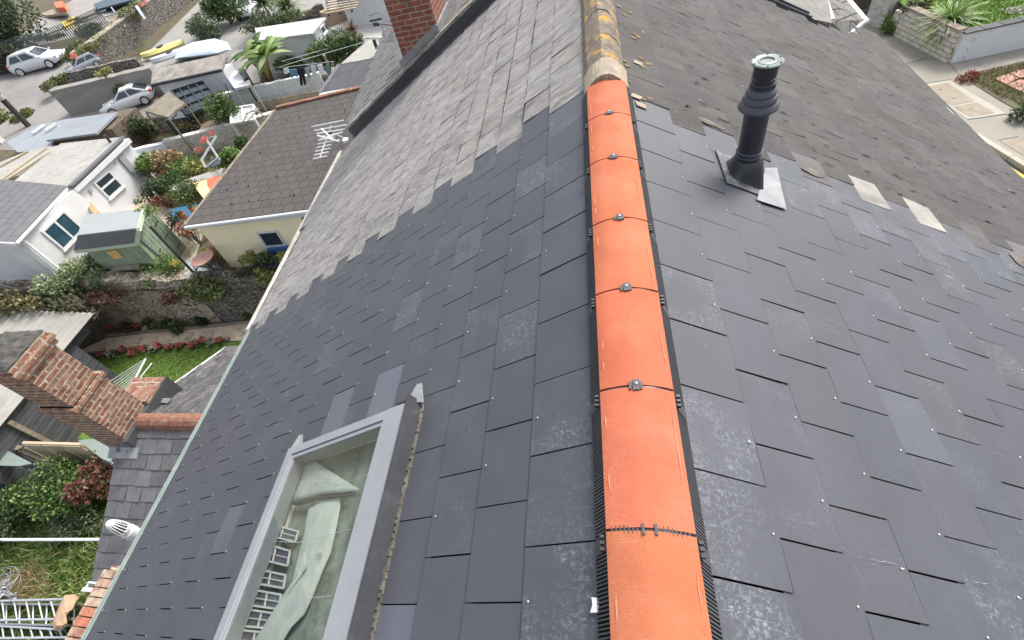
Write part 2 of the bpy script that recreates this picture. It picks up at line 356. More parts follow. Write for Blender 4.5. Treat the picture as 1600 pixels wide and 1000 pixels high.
M['tyre'] = surf('tyre', (.02, .02, .02), rough=.8, var=.1, bump=.1)
M['lamp_red'] = surf('red_lens', (.55, .05, .03), rough=.2, var=.1, bump=0)
M['lamp_clear'] = surf('clear_lens', (.6, .62, .65), rough=.15, var=.1, bump=0)
M['metal_dark'] = surf('dark_metal', (.04, .045, .05), rough=.45, var=.2, bump=.1)
M['metal_fence'] = surf('palisade_metal', (.10, .115, .115), rough=.6, var=.2, bump=.1)
M['metal_pale'] = surf('galvanised', (.42, .43, .43), rough=.5, metal=.4, var=.2, bump=.1)
M['pole_wood'] = surf('pole_timber', (.05, .042, .036), rough=.85, var=.3, vs=8, bump=.5)
M['bark'] = surf('bark', (.16, .13, .09), rough=.95, var=.3, vs=12, bump=.8)
M['orange'] = surf('orange_plastic', (.78, .14, .06), rough=.6, var=.1, bump=.1)
M['yellow'] = surf('yellow_tarp', (.78, .52, .05), rough=.7, var=.15, vs=3, second=(.85, .72, .4), ss=3, slo=.58, shi=.62, bump=.3, bs=6)
M['kayak_yellow'] = surf('kayak_yellow', (.78, .68, .26), rough=.4, var=.1, vs=3, bump=.05)
M['blue_paint'] = surf('blue_paint', (.03, .12, .22), rough=.5, var=.2, bump=.1)
M['red_block'] = surf('red_paving', (.42, .24, .19), rough=.95, var=.2, vs=6, bump=.3)
M['sack'] = surf('hessian', (.46, .31, .20), rough=.95, var=.12, vs=7, bump=.4, bs=70, second=(.52, .26, .19), ss=4, slo=.56, shi=.8)
M['cloth'] = surf('cloth', (1, 1, 1), rough=.9, var=.1, vs=8, bump=.1)
M['pot'] = surf('pot', (.42, .17, .10), rough=.85, var=.15, bump=.2)
M['leaf'] = leafmat('leaf', (1, 1, 1))
M['petal'] = leafmat('petal', (1, 1, 1), .7)
M['brick_old'] = bricks('old_brick', (.27, .105, .07), (.17, .075, .055), (.40, .35, .27), .215, .078, .013, dirt=(.30, .235, .17), dlo=.47, dhi=.64, ds=11, bump=1.0, var=.65, wob=2.6)
M['brick_pale'] = bricks('weathered_brick', (.42, .20, .14), (.36, .27, .19), (.48, .43, .36), .225, .075, .010, dirt=(.42, .38, .31), dlo=.5, dhi=.7, ds=5)
M['brick_dark'] = bricks('chimney_brick', (.26, .085, .06), (.20, .065, .05), (.30, .25, .2), .225, .078, .009, dirt=(.09, .07, .055), dlo=.58, dhi=.75, ds=2, var=.25)
M['tiles_brown'] = bricks('brown_tiles', (.090, .081, .077), (.074, .067, .064), (.025, .023, .022), .33, .32, .010, var=.12, bump=.5, bias=-.2)
M['tiles_grey'] = bricks('grey_tiles', (.145, .143, .15), (.125, .123, .13), (.06, .06, .065), .6, .3, .012, var=.12, bump=.5)
M['blockwork'] = bricks('white_blockwork', (.60, .57, .49), (.54, .51, .44), (.30, .26, .2), .44, .16, .016, dirt=(.34, .31, .25), dlo=.58, dhi=.72, bump=1.2, ds=3)
M['rubble'] = rubble('rubble_wall', (.64, .55, .43), (.44, .37, .29), (.06, .048, .035), 4.6, moss=(.12, .12, .05), coat=(.68, .58, .45))
M['rubble_grey'] = rubble('grey_rubble_wall', (.30, .275, .25), (.20, .18, .16), (.08, .072, .065), 5, coat=None)
M['limewash'] = rubble('limewashed_wall', (.60, .58, .52), (.55, .53, .48), (.34, .32, .27), 3, coat=(.62, .62, .60), bump=.5)
M['white_wall'] = rubble('white_garden_wall', (.74, .77, .78), (.70, .73, .74), (.56, .6, .61), 3.5, coat=(.78, .80, .81), bump=.5)

# ---------------------------------------------------------------- foliage
GREENS = {'dark': [(.030, .055, .018), (.045, .08, .022), (.06, .10, .03)],
          'mid': [(.05, .10, .02), (.08, .15, .03), (.11, .19, .04), (.035, .07, .018)],
          'bright': [(.12, .22, .03), (.17, .27, .05), (.08, .15, .025), (.21, .30, .07)],
          'pale': [(.30, .36, .17), (.40, .44, .26), (.14, .20, .07), (.22, .29, .11)],
          'yellow': [(.34, .36, .08), (.22, .28, .06), (.46, .42, .1), (.13, .18, .04)],
          'red': [(.30, .06, .04), (.20, .05, .035), (.13, .10, .04), (.38, .12, .08)],
          'bronze': [(.14, .07, .05), (.10, .055, .04), (.19, .11, .07)],
          'olive': [(.12, .12, .05), (.09, .085, .04), (.15, .15, .06), (.07, .07, .035)],
          'dry': [(.40, .30, .17), (.30, .21, .12), (.22, .18, .08)],
          'coral': [(.72, .16, .12), (.80, .28, .20), (.60, .10, .08)],
          'white': [(.75, .74, .68), (.65, .62, .55)],
          'orange': [(.75, .25, .08), (.65, .16, .06)]}
def rdir():
    z = uni(-1, 1); a = uni(0, 2 * math.pi); r = math.sqrt(1 - z * z); return V((r * math.cos(a), r * math.sin(a), z))
def leaf(mb, p, d, n, ln, wd, col, k=1.0):
    s = d.cross(n)
    if s.length < 1e-3: s = d.orthogonal()
    s.normalize(); g_ = sum(col) / 3; c = (*[(x * .88 + g_ * .12) * k * .92 for x in col], 0)
    mb.face([p, p + d * ln * .45 + s * wd * .5, p + d * ln, p + d * ln * .45 - s * wd * .5], c)
def cloud(mb, c, r, n, size, pal, lumps=7, fill=.35, up=.4):
    """leaves spread through a set of overlapping lumps inside an ellipsoid"""
    c = V(c); r = V(r) if not isinstance(r, (int, float)) else V((r, r, r))
    cs = []
    for i in range(lumps):
        d = rdir(); q = uni(.35, .75); cs.append((V((d.x * r.x * q, d.y * r.y * q, d.z * r.z * q)), uni(.32, .6), uni(.75, 1.25)))
    pal = GREENS[pal] if isinstance(pal, str) else pal
    for i in range(n):
        o, q, br = random.choice(cs)
        d = rdir(); rr = (fill + (1 - fill) * rnd() ** .5) * q
        p = c + o + V((d.x * r.x * rr, d.y * r.y * rr, d.z * r.z * rr))
        dd = (d * .7 + rdir() * .8 + UP * up * .5).normalized(); nn = (d + rdir() * .7 + UP * up).normalized()
        leaf(mb, p, dd, nn, size * uni(.6, 1.4), size * uni(.4, .8), random.choice(pal), br * uni(.7, 1.3))
def stems(mb, c, top, n, r, spread):
    c = V(c)
    for i in range(n):
        e = V(top) + V((uni(-1, 1) * spread, uni(-1, 1) * spread, uni(-.3, .3) * spread))
        m_ = (c + e) / 2 + V((uni(-1, 1), uni(-1, 1), 0)) * spread * .15
        mb.tube([c, m_, e], r, 5, rs=[r, r * .7, r * .25])
def bush(name, label, cat, px, py, z, rad, n, size, pal, extra=None, group=None, ground=None, lumps=8, stemc=(.14, .11, .08)):
    """a shrub: leaves as one part, woody stems as another"""
    c = P(px, py, z); rad = V(rad) if not isinstance(rad, (int, float)) else V((rad, rad, rad * .8))
    g = ground if ground is not None else c.z - rad.z
    t = thing(name, label, cat, (c.x, c.y, g), group)
    mb = MB(); cloud(mb, c, rad, n, size, pal, lumps)
    if extra:
        for pl, m2, s2 in extra: cloud(mb, c + V((0, 0, rad.z * .15)), rad * 1.02, m2, s2, pl, lumps, fill=.8)
    mb.build('foliage', M['leaf'], t)
    sb = MB(); stems(sb, (c.x, c.y, g), c, 5, max(.012, rad.x * .04), rad.x * .6); sb.build('stem', M['bark'], t)
    return t
def blades(mb, pts_fn, n, h, wd, pal, lean=.5):
    pal = GREENS[pal] if isinstance(pal, str) else pal
    for i in range(n):
        p = pts_fn(); d = (UP + V((uni(-1, 1), uni(-1, 1), 0)) * lean).normalized()
        s = V((uni(-1, 1), uni(-1, 1), 0)).normalized() * wd; hh = h * uni(.5, 1.3)
        c = random.choice(pal); k = uni(.7, 1.3); c = (c[0] * k, c[1] * k, c[2] * k, 0)
        q = p + d * hh * .6; q2 = p + (d * hh) + V((d.x, d.y, -.3)) * hh * .3
        mb.face([p - s, p + s, q + s * .7, q - s * .7], c); mb.face([q - s * .7, q + s * .7, q2], c)
def spiky(name, label, cat, base, n, ln, wd, pal, trunk=0, group=None, droop=.5):
    base = V(base); t = thing(name, label, cat, base, group); mb = MB(); pal = GREENS[pal] if isinstance(pal, str) else pal
    top = base + UP * trunk
    if trunk:
        tb = MB(); tb.tube([base, base + UP * trunk * .5 + V((.03, .02, 0)), top], .06, 8, rs=[.08, .06, .05]); tb.build('trunk', M['bark'], t)
    for i in range(n):
        a = uni(0, 6.283); e = uni(-.2, 1.2); d = V((math.cos(a) * math.cos(e), math.sin(a) * math.cos(e), math.sin(e)))
        L = ln * uni(.6, 1.2); s = d.cross(UP)
        if s.length < .01: s = V((1, 0, 0))
        s = s.normalized() * wd; c = random.choice(pal); k = uni(.7, 1.3); c = (c[0] * k, c[1] * k, c[2] * k, 0)
        p0 = top; pr = None; prev = p0
        for q in range(1, 5):
            u = q / 4; p = top + d * L * u - UP * droop * L * u * u * .6
            w0 = s * (1 - (q - 1) / 4) * .9 + s * .1; w1 = s * (1 - u)
            if q < 4: mb.face([prev - w0, prev + w0, p + w1, p - w1], c)
            else: mb.face([prev - w0, prev + w0, p], c)
            prev = p
    mb.build('leaves', M['leaf'], t); return t

# ---------------------------------------------------------------- slates laid one by one
def slate_field(mb, O, U, D, Nn, bounds, width, phase, keep, tint, gap=(.004, .009), th=.0052, lift=.0085, over=.03, jit=.0006, stag=.5, uspan=(-3, 9), clip=None):
    """O origin on the roof plane, U along the ridge, D down the slope; bounds = list of (s_top, s_tail)"""
    for j, (s0, s1) in enumerate(bounds):
        off = phase + (stag * width if j % 2 else 0)
        k = int((uspan[0] - off) / width) - 1
        while True:
            u0 = off + k * width; k += 1
            if u0 > uspan[1]: break
            u1 = u0 + width
            if u1 < uspan[0]: continue
            if not keep((u0 + u1) / 2, (s0 + s1) / 2, j): continue
            g = uni(*gap); tw = uni(-jit, jit) * 4; dl = uni(-1, 1) * jit * 5
            a0 = .002; a1 = lift + uni(-1, 1) * jit
            uu0 = u0 + g / 2; uu1 = u1 - g / 2; t0 = s0 - over; t1 = s1 + dl
            if clip:
                qs = clip(uu0, uu1, t0, t1)
            else: qs = [(uu0, uu1, t0, t1)]
            def pt(u, s, h): return O + U * u + D * s + Nn * h
            c = tint((u0 + u1) / 2, (s0 + s1) / 2, j); T0, T1 = t0, t1
            for uu0, uu1, t0, t1 in qs:
                h0 = a0 + (a1 - a0) * (t0 - T0) / (T1 - T0); h1 = a0 + (a1 - a0) * (t1 - T0) / (T1 - T0)
                v = [pt(uu0, t0, h0), pt(uu1, t0, h0), pt(uu1, t1, h1 + tw), pt(uu0, t1, h1 - tw)]
                lo = [p - Nn * th for p in v]
                mb.raw(v + lo, [(3, 2, 1, 0), (4, 5, 6, 7), (0, 1, 5, 4), (1, 2, 6, 5), (2, 3, 7, 6), (3, 0, 4, 7)], c)

# ================================================================ SETTING
def sheet(name, pts, m, th=None):
    mb = MB(); pts = [V(p) for p in pts]
    if (pts[1] - pts[0]).cross(pts[2] - pts[0]).z < 0: pts = pts[::-1]
    mb.face(pts); return structure(name, mb, m)
YW = 8.66                                        # garden retaining wall line
def gp(x, y, d=0): return (x, y, gz(x, y) + d)
sheet('garden_ground', [(-300, -300, -8.9), (6, -300, -8.9), (6, YW, -8.9), (-300, YW, -8.9)], M['soil'])
sheet('hillside_ground', [gp(-300, YW), gp(6, YW), gp(6, 400), gp(-300, 400)], M['soil'])
ZS = -8.4
sheet('street_ground', [(5.2, -300, ZS - .12), (300, -300, ZS - .12), (300, 400, ZS - .12), (5.2, 400, ZS - .12)], M['asphalt'])

def gpoly(name, px, m, d=.006, plane=G):
    mb = MB(); pts = [plane(*q) + V((0, 0, d)) for q in px]
    if (pts[1] - pts[0]).cross(pts[2] - pts[0]).z < 0: pts = pts[::-1]
    mb.face(pts); return structure(name, mb, m)
gpoly('road', [(-160, 112), (0, 110), (60, 102), (112, 96), (128, 120), (120, 150), (175, 178), (140, 212), (95, 215), (60, 235), (-160, 235)], M['road'], .01)
gpoly('yard_paving', [(200, 108), (222, 91), (348, -34), (700, -60), (640, 90), (560, 110), (400, 130), (236, 140)], M['concrete'], .008)
gpoly('lane', [(110, 184), (245, 150), (262, 175), (150, 225)], M['road'], .014)
gpoly('court_paving', [(20, 70), (60, 30), (150, -20), (260, -30), (210, 30), (150, 50), (60, 72)], M['concrete'], .01)
gpoly('patio', [(150, 330), (185, 285), (240, 275), (330, 330), (300, 420), (180, 420)], M['flag'], .012)

# ================================================================ MAIN HOUSE WITH THE NEW SLATES
aL, aR = math.radians(30.229), math.radians(31.594)
NL = V((-math.sin(aL), 0, math.cos(aL))); NR = V((math.sin(aR), 0, math.cos(aR)))
DL = V((-math.cos(aL), 0, -math.sin(aL))); DR = V((math.cos(aR), 0, -math.sin(aR)))
YA = V((0, 1, 0)); O0 = V((0, 0, 0))
GA = .2447; dL0, dR0 = .4047, .4786; W0 = .30
bL = [(.06, dL0)] + [(dL0 + GA * i, dL0 + GA * (i + 1)) for i in range(18)] + [(dL0 + GA * 18, 4.985)]
bR = [(.06, dR0)] + [(dR0 + GA * i, dR0 + GA * (i + 1)) for i in range(17)] + [(dR0 + GA * 17, 4.76)]
PHL, PHR = .4172, .3577
EDGE_L, EDGE_R, PARTY = 3.2, 2.93, 7.62
Y0 = -3.0
def onL(x, y, h=0): return onplane(x, y, NL, h)
def onR(x, y, h=0): return onplane(x, y, NR, h)
def Lp(s, y, h=0): return O0 + DL * s + YA * y + NL * h
def Rp(s, y, h=0): return O0 + DR * s + YA * y + NR * h
# skylight footprint on the left slope (slope distance, y)
SK = (1.115, 2.30, -.04, 1.098)

house = thing('slate_roofed_house', 'terraced house seen from above its newly slated roof with an orange ridge', 'house', (0, 0, -8.9))
SPECIAL = {}
def _sp(side, px, py, k, b):
    q = (onL if side == 'L' else onR)(px, py, .01); d = DL if side == 'L' else DR; SPECIAL.setdefault(side, []).append((q.dot(d), q.y, k, b))
for a in ((832, 285, 1.05, 1.5), (640, 480, 1.15, 1.0), (728, 385, 1.05, .9), (812, 530, 1, 1.0), (885, 640, 1, .9), (605, 612, 1.75, .25), (535, 640, 1.6, .15), (345, 850, 1.35, .4),
          (622, 972, 1.5, .15), (870, 930, 1, .9), (890, 300, 1.1, .5), (885, 180, 1.25, .5), (880, 760, 1, .5), (770, 480, 1, .7)): _sp('L', *a)
for a in ((1120, 690, 1.12, 1.2), (1180, 970, 1, 1.2), (1440, 700, 1.25, .2), (1090, 480, 1.0, .8), (1340, 330, 1.3, 1.0), (1480, 385, 1.25, 1.0), (1400, 500, 1, .7), (1130, 830, 1.05, 1.0), (1560, 430, 1.2, .9), (1530, 890, 1, .8)): _sp('R', *a)
SIDE = 'L'
def tint_new(u, s, j):
    for (s_, y_, k_, b_) in SPECIAL[SIDE]:
        if abs(s - s_) < .122 and abs(u - y_) < .15: return (k_ * .99, k_, k_ * 1.01, b_)
    k = uni(.96, 1.04)
    if SIDE == 'R' and u > EDGE_R - .45 and s > 1.3: return (k * uni(1.0, 1.2), k * 1.08, k * 1.08, uni(.5, 1.3))
    if rnd() < .02: k *= uni(1.1, 1.25)
    b = uni(.02, .2) if rnd() < .7 else uni(.2, .5)
    if rnd() < .05: b = uni(.6, .95)
    return (k * uni(.985, 1.015), k, k * uni(.985, 1.03), b)
def keepL(u, s, j):
    return u < EDGE_L
def clipL(u0, u1, t0, t1):                      # trim slates round the roof window opening
    a, b, c, d = SK[0] + .03, SK[1] - .01, SK[2] + .01, SK[3] - .01
    if t1 <= a or t0 >= b or u1 <= c or u0 >= d: return [(u0, u1, t0, t1)]
    out = []
    if t0 < a: out.append((u0, u1, t0, a))
    if t1 > b: out.append((u0, u1, b, t1))
    m0, m1 = max(t0, a), min(t1, b)
    if u0 < c: out.append((u0, c, m0, m1))
    if u1 > d: out.append((d, u1, m0, m1))
    return out
mb = MB(); slate_field(mb, O0, YA, DL, NL, bL, W0, PHL, keepL, tint_new, uspan=(Y0, EDGE_L), clip=clipL); mb.build('left_slate_slope', M['slate_new'], house)
SIDE = 'R'
mb = MB(); slate_field(mb, O0, YA, DR, NR, bR, W0, PHR, lambda u, s, j: u < EDGE_R, tint_new, uspan=(Y0, EDGE_R)); mb.build('right_slate_slope', M['slate_new'], house)
# dark underlay below the slates, with the window opening left out
mb = MB()
h_ = -.012
def strip(pf, s0, s1, y0, y1, mbx, h=h_):
    mbx.face([pf(s0, y0, h), pf(s1, y0, h), pf(s1, y1, h), pf(s0, y1, h)])
strip(Lp, 0, SK[0], Y0, EDGE_L + .3, mb); strip(Lp, SK[1], 4.97, Y0, EDGE_L + .3, mb)
strip(Lp, SK[0], SK[1], Y0, SK[2], mb); strip(Lp, SK[0], SK[1], SK[3], EDGE_L + .3, mb)
strip(Rp, 0, 4.74, Y0, EDGE_R + .3, mb)
mb.build('roof_underlay', M['underlay'], house)
mb = MB()  # thin dark ribbons paint the shadow under each lifted slate tail
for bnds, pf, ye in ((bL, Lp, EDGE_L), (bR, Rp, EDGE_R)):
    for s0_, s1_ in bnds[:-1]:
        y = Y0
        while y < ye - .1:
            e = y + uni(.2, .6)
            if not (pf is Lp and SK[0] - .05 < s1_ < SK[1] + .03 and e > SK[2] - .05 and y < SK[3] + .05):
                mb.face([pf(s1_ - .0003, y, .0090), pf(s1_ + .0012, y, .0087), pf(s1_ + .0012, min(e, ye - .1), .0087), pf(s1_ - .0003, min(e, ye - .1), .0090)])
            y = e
mb.build('tail_shade', M['tail_shade'], house)['kind'] = 'stuff'
# copper rivets in the tails: the hundred nearest as parts of their own
RV = []
for bnds, ph, pf, keep, Dn, Nn in ((bL, PHL, Lp, keepL, DL, NL), (bR, PHR, Rp, lambda u, s, j: u < EDGE_R, DR, NR)):
    for j, (s0, s1) in enumerate(bnds):
        off = ph + (.5 * W0 if j % 2 else 0)
        for k in range(-12, 12):
            u = off + (k + .5) * W0
            if pf is Lp and SK[0] - .06 < s1 < SK[1] + .03 and SK[2] - .08 < u < SK[3] + .05: continue
            if u < Y0 + .2 or not keep(u, (s0 + s1) / 2, j) or rnd() < .25: continue
            RV.append((pf(s1 - .028 + uni(-.004, .004), u + uni(-.006, .006), .0125), Dn, Nn))
def rv_near(r):
    x, y = proj(r[0]); return (0 if 0 < x < 1600 and 0 < y < 1000 else 100) + (r[0] - CP).length
RV.sort(key=rv_near)
def add_rivet(mb, c, Dn, Nn):
    mb.lathe(c, [(.0031, 0), (.0031, .0012), (.0013, .0024)], 7, axis=Nn)
    if rnd() < .45: mb.tube([c + Nn * .001, c + YA * uni(-.006, .008) + Dn * uni(-.004, .008) + Nn * .003], .0014, 5)
for r_ in RV[:100]:
    mb = MB(); add_rivet(mb, *r_); mb.build('slate_rivet', M['screw_pale'], house)
mb = MB()
for r_ in RV[100:]: add_rivet(mb, *r_)
mb.build('slate_rivet', M['screw_pale'], house)['kind'] = 'stuff'
mb = MB()
mb.box(-4.05, 3.75, Y0, 3.1, -8.9, -2.62); mb.build('wall', M['white_render'], house)
# gutters
def gutter(mbx, x, z, y0, y1, r=.055, sgn=1):
    n = 8; prev = None
    for th, rr in ((0, r), (.006, r - .006)): pass
    for k in range(n):
        a0 = math.pi + math.pi * k / n; a1 = math.pi + math.pi * (k + 1) / n
        for rr in (r, r - .007):
            mbx.face([(x + math.cos(a0) * rr, y0, z + math.sin(a0) * rr), (x + math.cos(a1) * rr, y0, z + math.sin(a1) * rr),
                      (x + math.cos(a1) * rr, y1, z + math.sin(a1) * rr), (x + math.cos(a0) * rr, y1, z + math.sin(a0) * rr)])
    for sx in (-1, 1): mbx.box(x + sx * r - .004, x + sx * r + .004, y0, y1, z - .004, z + .004)
mb = MB(); gutter(mb, -4.345, -2.55, Y0, 3.35); mb.build('left_gutter', surf('gutter_green', (.30, .37, .34), rough=.5, var=.15, vs=4, bump=.1, second=(.5, .52, .48), ss=9, slo=.6, shi=.75), house)
mb = MB(); gutter(mb, 4.12, -2.52, Y0, 3.2); mb.build('right_gutter', M['white_plastic'], house)

# chalky scrapes left by handling the slates
mb = MB()
def scrape(pf, s, y, ds, dy, wd, n=16):
    a = [0, 0]; prev = None
    for q in range(n + 1):
        f = q / n; w2 = .55 * wd * math.sin(math.pi * min(max(f, .06), .94)) * uni(.5, 1.2); c = (s + ds * f + uni(-.002, .002), y + dy * f + uni(-.002, .002))
        cur = (pf(c[0] - w2 * .7, c[1] + w2 * .4, .0150), pf(c[0] + w2 * .7, c[1] - w2 * .4, .0150))
        if prev and rnd() < .68: mb.face([prev[0], prev[1], cur[1], cur[0]])
        prev = cur
for (px, py, qx, qy, wd) in ((1308, 850, 1345, 878, .004), (1330, 868, 1412, 884, .0028), (1340, 876, 1400, 890, .002), (1503, 906, 1552, 914, .006), (1548, 912, 1582, 932, .004), (1588, 826, 1598, 834, .008), (1590, 905, 1599, 912, .009),
                             (1245, 478, 1340, 520, .0018), (1282, 495, 1330, 512, .0022), (1180, 440, 1230, 478, .002), (1262, 508, 1322, 524, .0018), (1345, 530, 1440, 570, .0016), (1500, 690, 1590, 720, .002), (1540, 690, 1580, 705, .003), (1395, 470, 1470, 500, .002)):
    a, b = onR(px, py, .013), onR(qx, qy, .013); scrape(Rp, a.dot(DR), a.y, (b - a).dot(DR), b.y - a.y, wd)
for k in range(70):
    s_, y_ = uni(.3, 4.2), uni(.1, 2.8); scrape(Rp, s_, y_, uni(-.02, .11), uni(-.09, .09), uni(.0006, .0016), 5)
for (px, py, qx, qy, wd) in ((330, 890, 355, 830, .003), (345, 838, 365, 800, .003), (372, 870, 390, 810, .002), (1, 1, 1, 1, 0)):
    if wd: a, b = onL(px, py, .013), onL(qx, qy, .013); scrape(Lp, a.dot(DL), a.y, (b - a).dot(DL), b.y - a.y, wd)
for k in range(60):
    s_, y_ = uni(.3, 4.6), uni(.1, 3.0)
    if SK[0] - .15 < s_ < SK[1] + .1 and y_ < SK[3] + .15: continue
    scrape(Lp, s_, y_, uni(-.02, .10), uni(-.09, .09), uni(.0006, .0016), 5)
mb.build('chalk_scrape', surf('chalk_mark', (.24, .25, .27), rough=.95, var=.3, vs=30), house)['kind'] = 'stuff'

# ridge: orange angle tiles on a ribbed black vent roll
ridge_joints = [.42, .855, 1.28, 1.69, 2.155, 2.585, 2.985]
RX = .024
def ridge_prof(hw, top, edge, n=26, rnd_=.35):
    pr = []
    for i in range(n + 1):
        t = -1 + 2 * i / n; z = top - (top - edge) * (abs(t) ** 2.1)
        pr.append((RX + t * hw, z))
    return pr
def ridge_tile_mesh(mbx, y0, y1, hw=.116, top=.060, edge=.026, th=.012, tint=(1, 1, 1, 0), z1=0, segs=3, prof=None):
    po = prof or ridge_prof(hw, top, edge); pi_ = [(x, z - th) for x, z in po]
    lp = po + pi_[::-1]; n = len(lp); ys = [y0 + (y1 - y0) * k / segs for k in range(segs + 1)]
    vs = [(x, y, z + z1 * k / segs) for k, y in enumerate(ys) for x, z in lp]; fs = []
    for k in range(segs):
        for i in range(n): fs.append((k * n + i, k * n + (i + 1) % n, (k + 1) * n + (i + 1) % n, (k + 1) * n + i))
    m_ = len(po)
    for base in (0, segs * n):
        for i in range(m_ - 1): fs.append((base + i, base + i + 1, base + n - 2 - i, base + n - 1 - i))
    mbx.raw(vs, fs, tint)
ys = [-.9, -.46, -.01] + ridge_joints
for i in range(len(ys) - 1):
    y0, y1 = ys[i], ys[i + 1]; gp_ = .004 if i != 3 - 1 else .012
    mb = MB(); ridge_tile_mesh(mb, y0 + gp_, y1 - .004, tint=(uni(.94, 1.05), uni(.93, 1.06), uni(.95, 1.1), .3))
    for v in mb.v: v += V((0, 0, .0012 * math.sin(v.y * 40 + v.x * 55 + i)))
    mb.build('ridge_tile', M['terracotta'], house)
    mb = MB()                                   # worn pale streaks along the tile edges
    for sx, n2 in ((1, 4), (-1, 2)):
        for q in range(n2):
            ya = y0 + uni(.02, .3); L_ = uni(.03, .12); xx = RX + sx * (.116 * .86 + uni(-.002, .003)); zz = .060 - .034 * .86 ** 2.1 + .0026
            mb.raw([(xx, ya, zz), (xx + .003, ya + L_ * .3, zz - .0008), (xx + .002, ya + L_, zz - .0006), (xx - .001, ya + L_ * .6, zz + .0008)], [(0, 1, 2, 3)])
    mb.build('wear_mark', surf('worn_edge', (.47, .20, .13), rough=.9, var=.1) if 'worn_edge' not in bpy.data.materials else bpy.data.materials['worn_edge'], house)['kind'] = 'stuff'
# joint straps, clips and screws
for i, y in enumerate([-.01] + ridge_joints[:-1]):
    mb = MB()
    ridge_tile_mesh(mb, y - .009, y + .009, hw=.118, top=.056, edge=.018, th=.01)
    for sx in (-1, 1):                              # side tabs at the ends of the strap
        for dy in (-.012, -.028, -.044):
            x = RX + sx * .122; mb.box(min(x, x + sx * .012), max(x, x + sx * .012), y + dy - .004, y + dy + .004, .0, .016)
    if i == 1:
        for k in range(-9, 10):
            if abs(k) < 2: continue
            x = RX + k * .011; zz = .060 - .034 * abs(k * .011 / .116) ** 2.1; mb.box(x - .003, x + .003, y - .011, y + .011, zz - .008, zz - .001)
    strap = mb.build('ridge_strap', M['plastic_black'], house)
    mb = MB()
    for sx in (-1, 1):
        x = RX - .002 + sx * (.017 if i != 1 else .0165)
        mq = MB(); mq.box(x - .0035, x + .0035, y - .014, y + .014, .050, .066); mq.build('clip_prong', M['plastic_grey'], strap)
    if i == 1: continue
    if i != 1:
        mb.box(RX - .0105, RX + .0105, y - .017, y + .021, .056, .067)
        mb.box(RX - .018, RX + .018, y - .004, y + .004, .054, .063)
    clip = mb.build('ridge_clip', M['plastic_grey'], house)
    if i != 1:
        mb = MB(); mb.lathe((RX, y + .004, .067), [(.0062, 0), (.0062, .002), (.0045, .0045), (.002, .0058), (0.0003, .006)], 14)
        mb.build('screw', M['screw'], clip, smooth=True)
# ribbed vent roll both sides
for sx, off in ((-1, .113), (1, .113)):
    mb = MB(); y = -1.0; a = aL if sx < 0 else aR
    x0 = RX + sx * off; x1 = RX + sx * (off + (.044 if sx > 0 else .036))
    z0 = .024; z1 = -abs(x1) * math.tan(a) + .026
    zb0 = -abs(x0) * math.tan(a) + .014; zb1 = -abs(x1) * math.tan(a) + .013
    while y < 2.97:
        t = .0048 * uni(.9, 1.1); sk = uni(-.0008, .0008)
        v = [(x0, y, zb0), (x1, y + sk, zb1), (x1, y + t + sk, zb1), (x0, y + t, zb0), (x0, y, z0), (x1, y + sk, z1), (x1, y + t + sk, z1), (x0, y + t, z0)]
        mb.raw(v, [(0, 3, 2, 1), (4, 5, 6, 7), (0, 1, 5, 4), (1, 2, 6, 5), (2, 3, 7, 6), (3, 0, 4, 7)])
        y += .0098
    xa, xb = min(x0, x1), max(x0, x1)
    mq = MB(); mq.face([(x0 - sx * .02, -1, zb0 - .001), (x1, -1, zb1 + .002), (x1, 2.97, zb1 + .002), (x0 - sx * .02, 2.97, zb0 - .001)]); mq.build('vent_backing', M['underlay'], house)
    for yj in ridge_joints[:-1]:                    # plain coupling plates by each joint
        mb.raw([(x0, yj - .05, z0 + .003), (x1, yj - .05, z1 + .003), (x1, yj - .012, z1 + .003), (x0, yj - .012, z0 + .003)], [(0, 1, 2, 3)])
    mb.build('ridge_vent', M['plastic_rib'], house)
mb = MB(); mb.box(RX - .10, RX + .10, -1, 2.97, -.06, .02); mb.build('ridge_core', M['underlay'], house)

# mortar collar where the new ridge meets the old one
mb = MB(); ridge_tile_mesh(mb, 2.985, 3.19, hw=.135, top=.092, edge=-.02, th=.05, z1=.012, segs=4)
for v in mb.v: v += V((uni(-.002, .002), uni(-.006, .006), uni(-.002, .002)))
mb.build('mortar_fillet', M['mortar'], house)

# ---------------------------------------------------------------- roof window
sky = thing('roof_window', 'grey framed roof window set in the dark slates left of the orange ridge', 'roof window', Lp(1.9, .55))
s0, s1, y0, y1 = SK
def lbox(mbx, sa, sb, ya, yb, ha, hb, tint=(1, 1, 1, 0)):
    mbx.obox(Lp(sa, ya, ha), DL * (sb - sa), YA * (yb - ya), NL * (hb - ha), tint)
H = .098
mb = MB()
lbox(mb, s0 + .036, s0 + .185, y0, y1, -.05, H)            # broad uphill rail
lbox(mb, s1 - .075, s1, y0, y1 - .001, -.05, H - .003)
lbox(mb, s0 + .186, s1 - .076, y1 - .050, y1 - .001, -.05, H - .002)
lbox(mb, s0 + .186, s1 - .076, y0 + .002, y0 + .06, -.05, H - .002)
mb.build('frame', M['frame_grey'], sky)
mb = MB()
for (sa, sb, ya, yb) in ((s0 + .189, s0 + .205, y0 + .064, y1 - .054), (s1 - .096, s1 - .079, y0 + .064, y1 - .054),
                         (s0 + .205, s1 - .096, y1 - .076, y1 - .054), (s0 + .205, s1 - .096, y0 + .064, y0 + .085)):
    lbox(mb, sa, sb, ya, yb, .0, H - .010)
mb.build('sash', M['frame_grey'], sky)
mb = MB(); lbox(mb, s0 + .20, s1 - .09, y0 + .07, y1 - .06, H - .020, H - .016); pane = mb.build('pane', M['glass'], sky)
mb = MB()                                                  # near-upright metal cheek along the uphill side
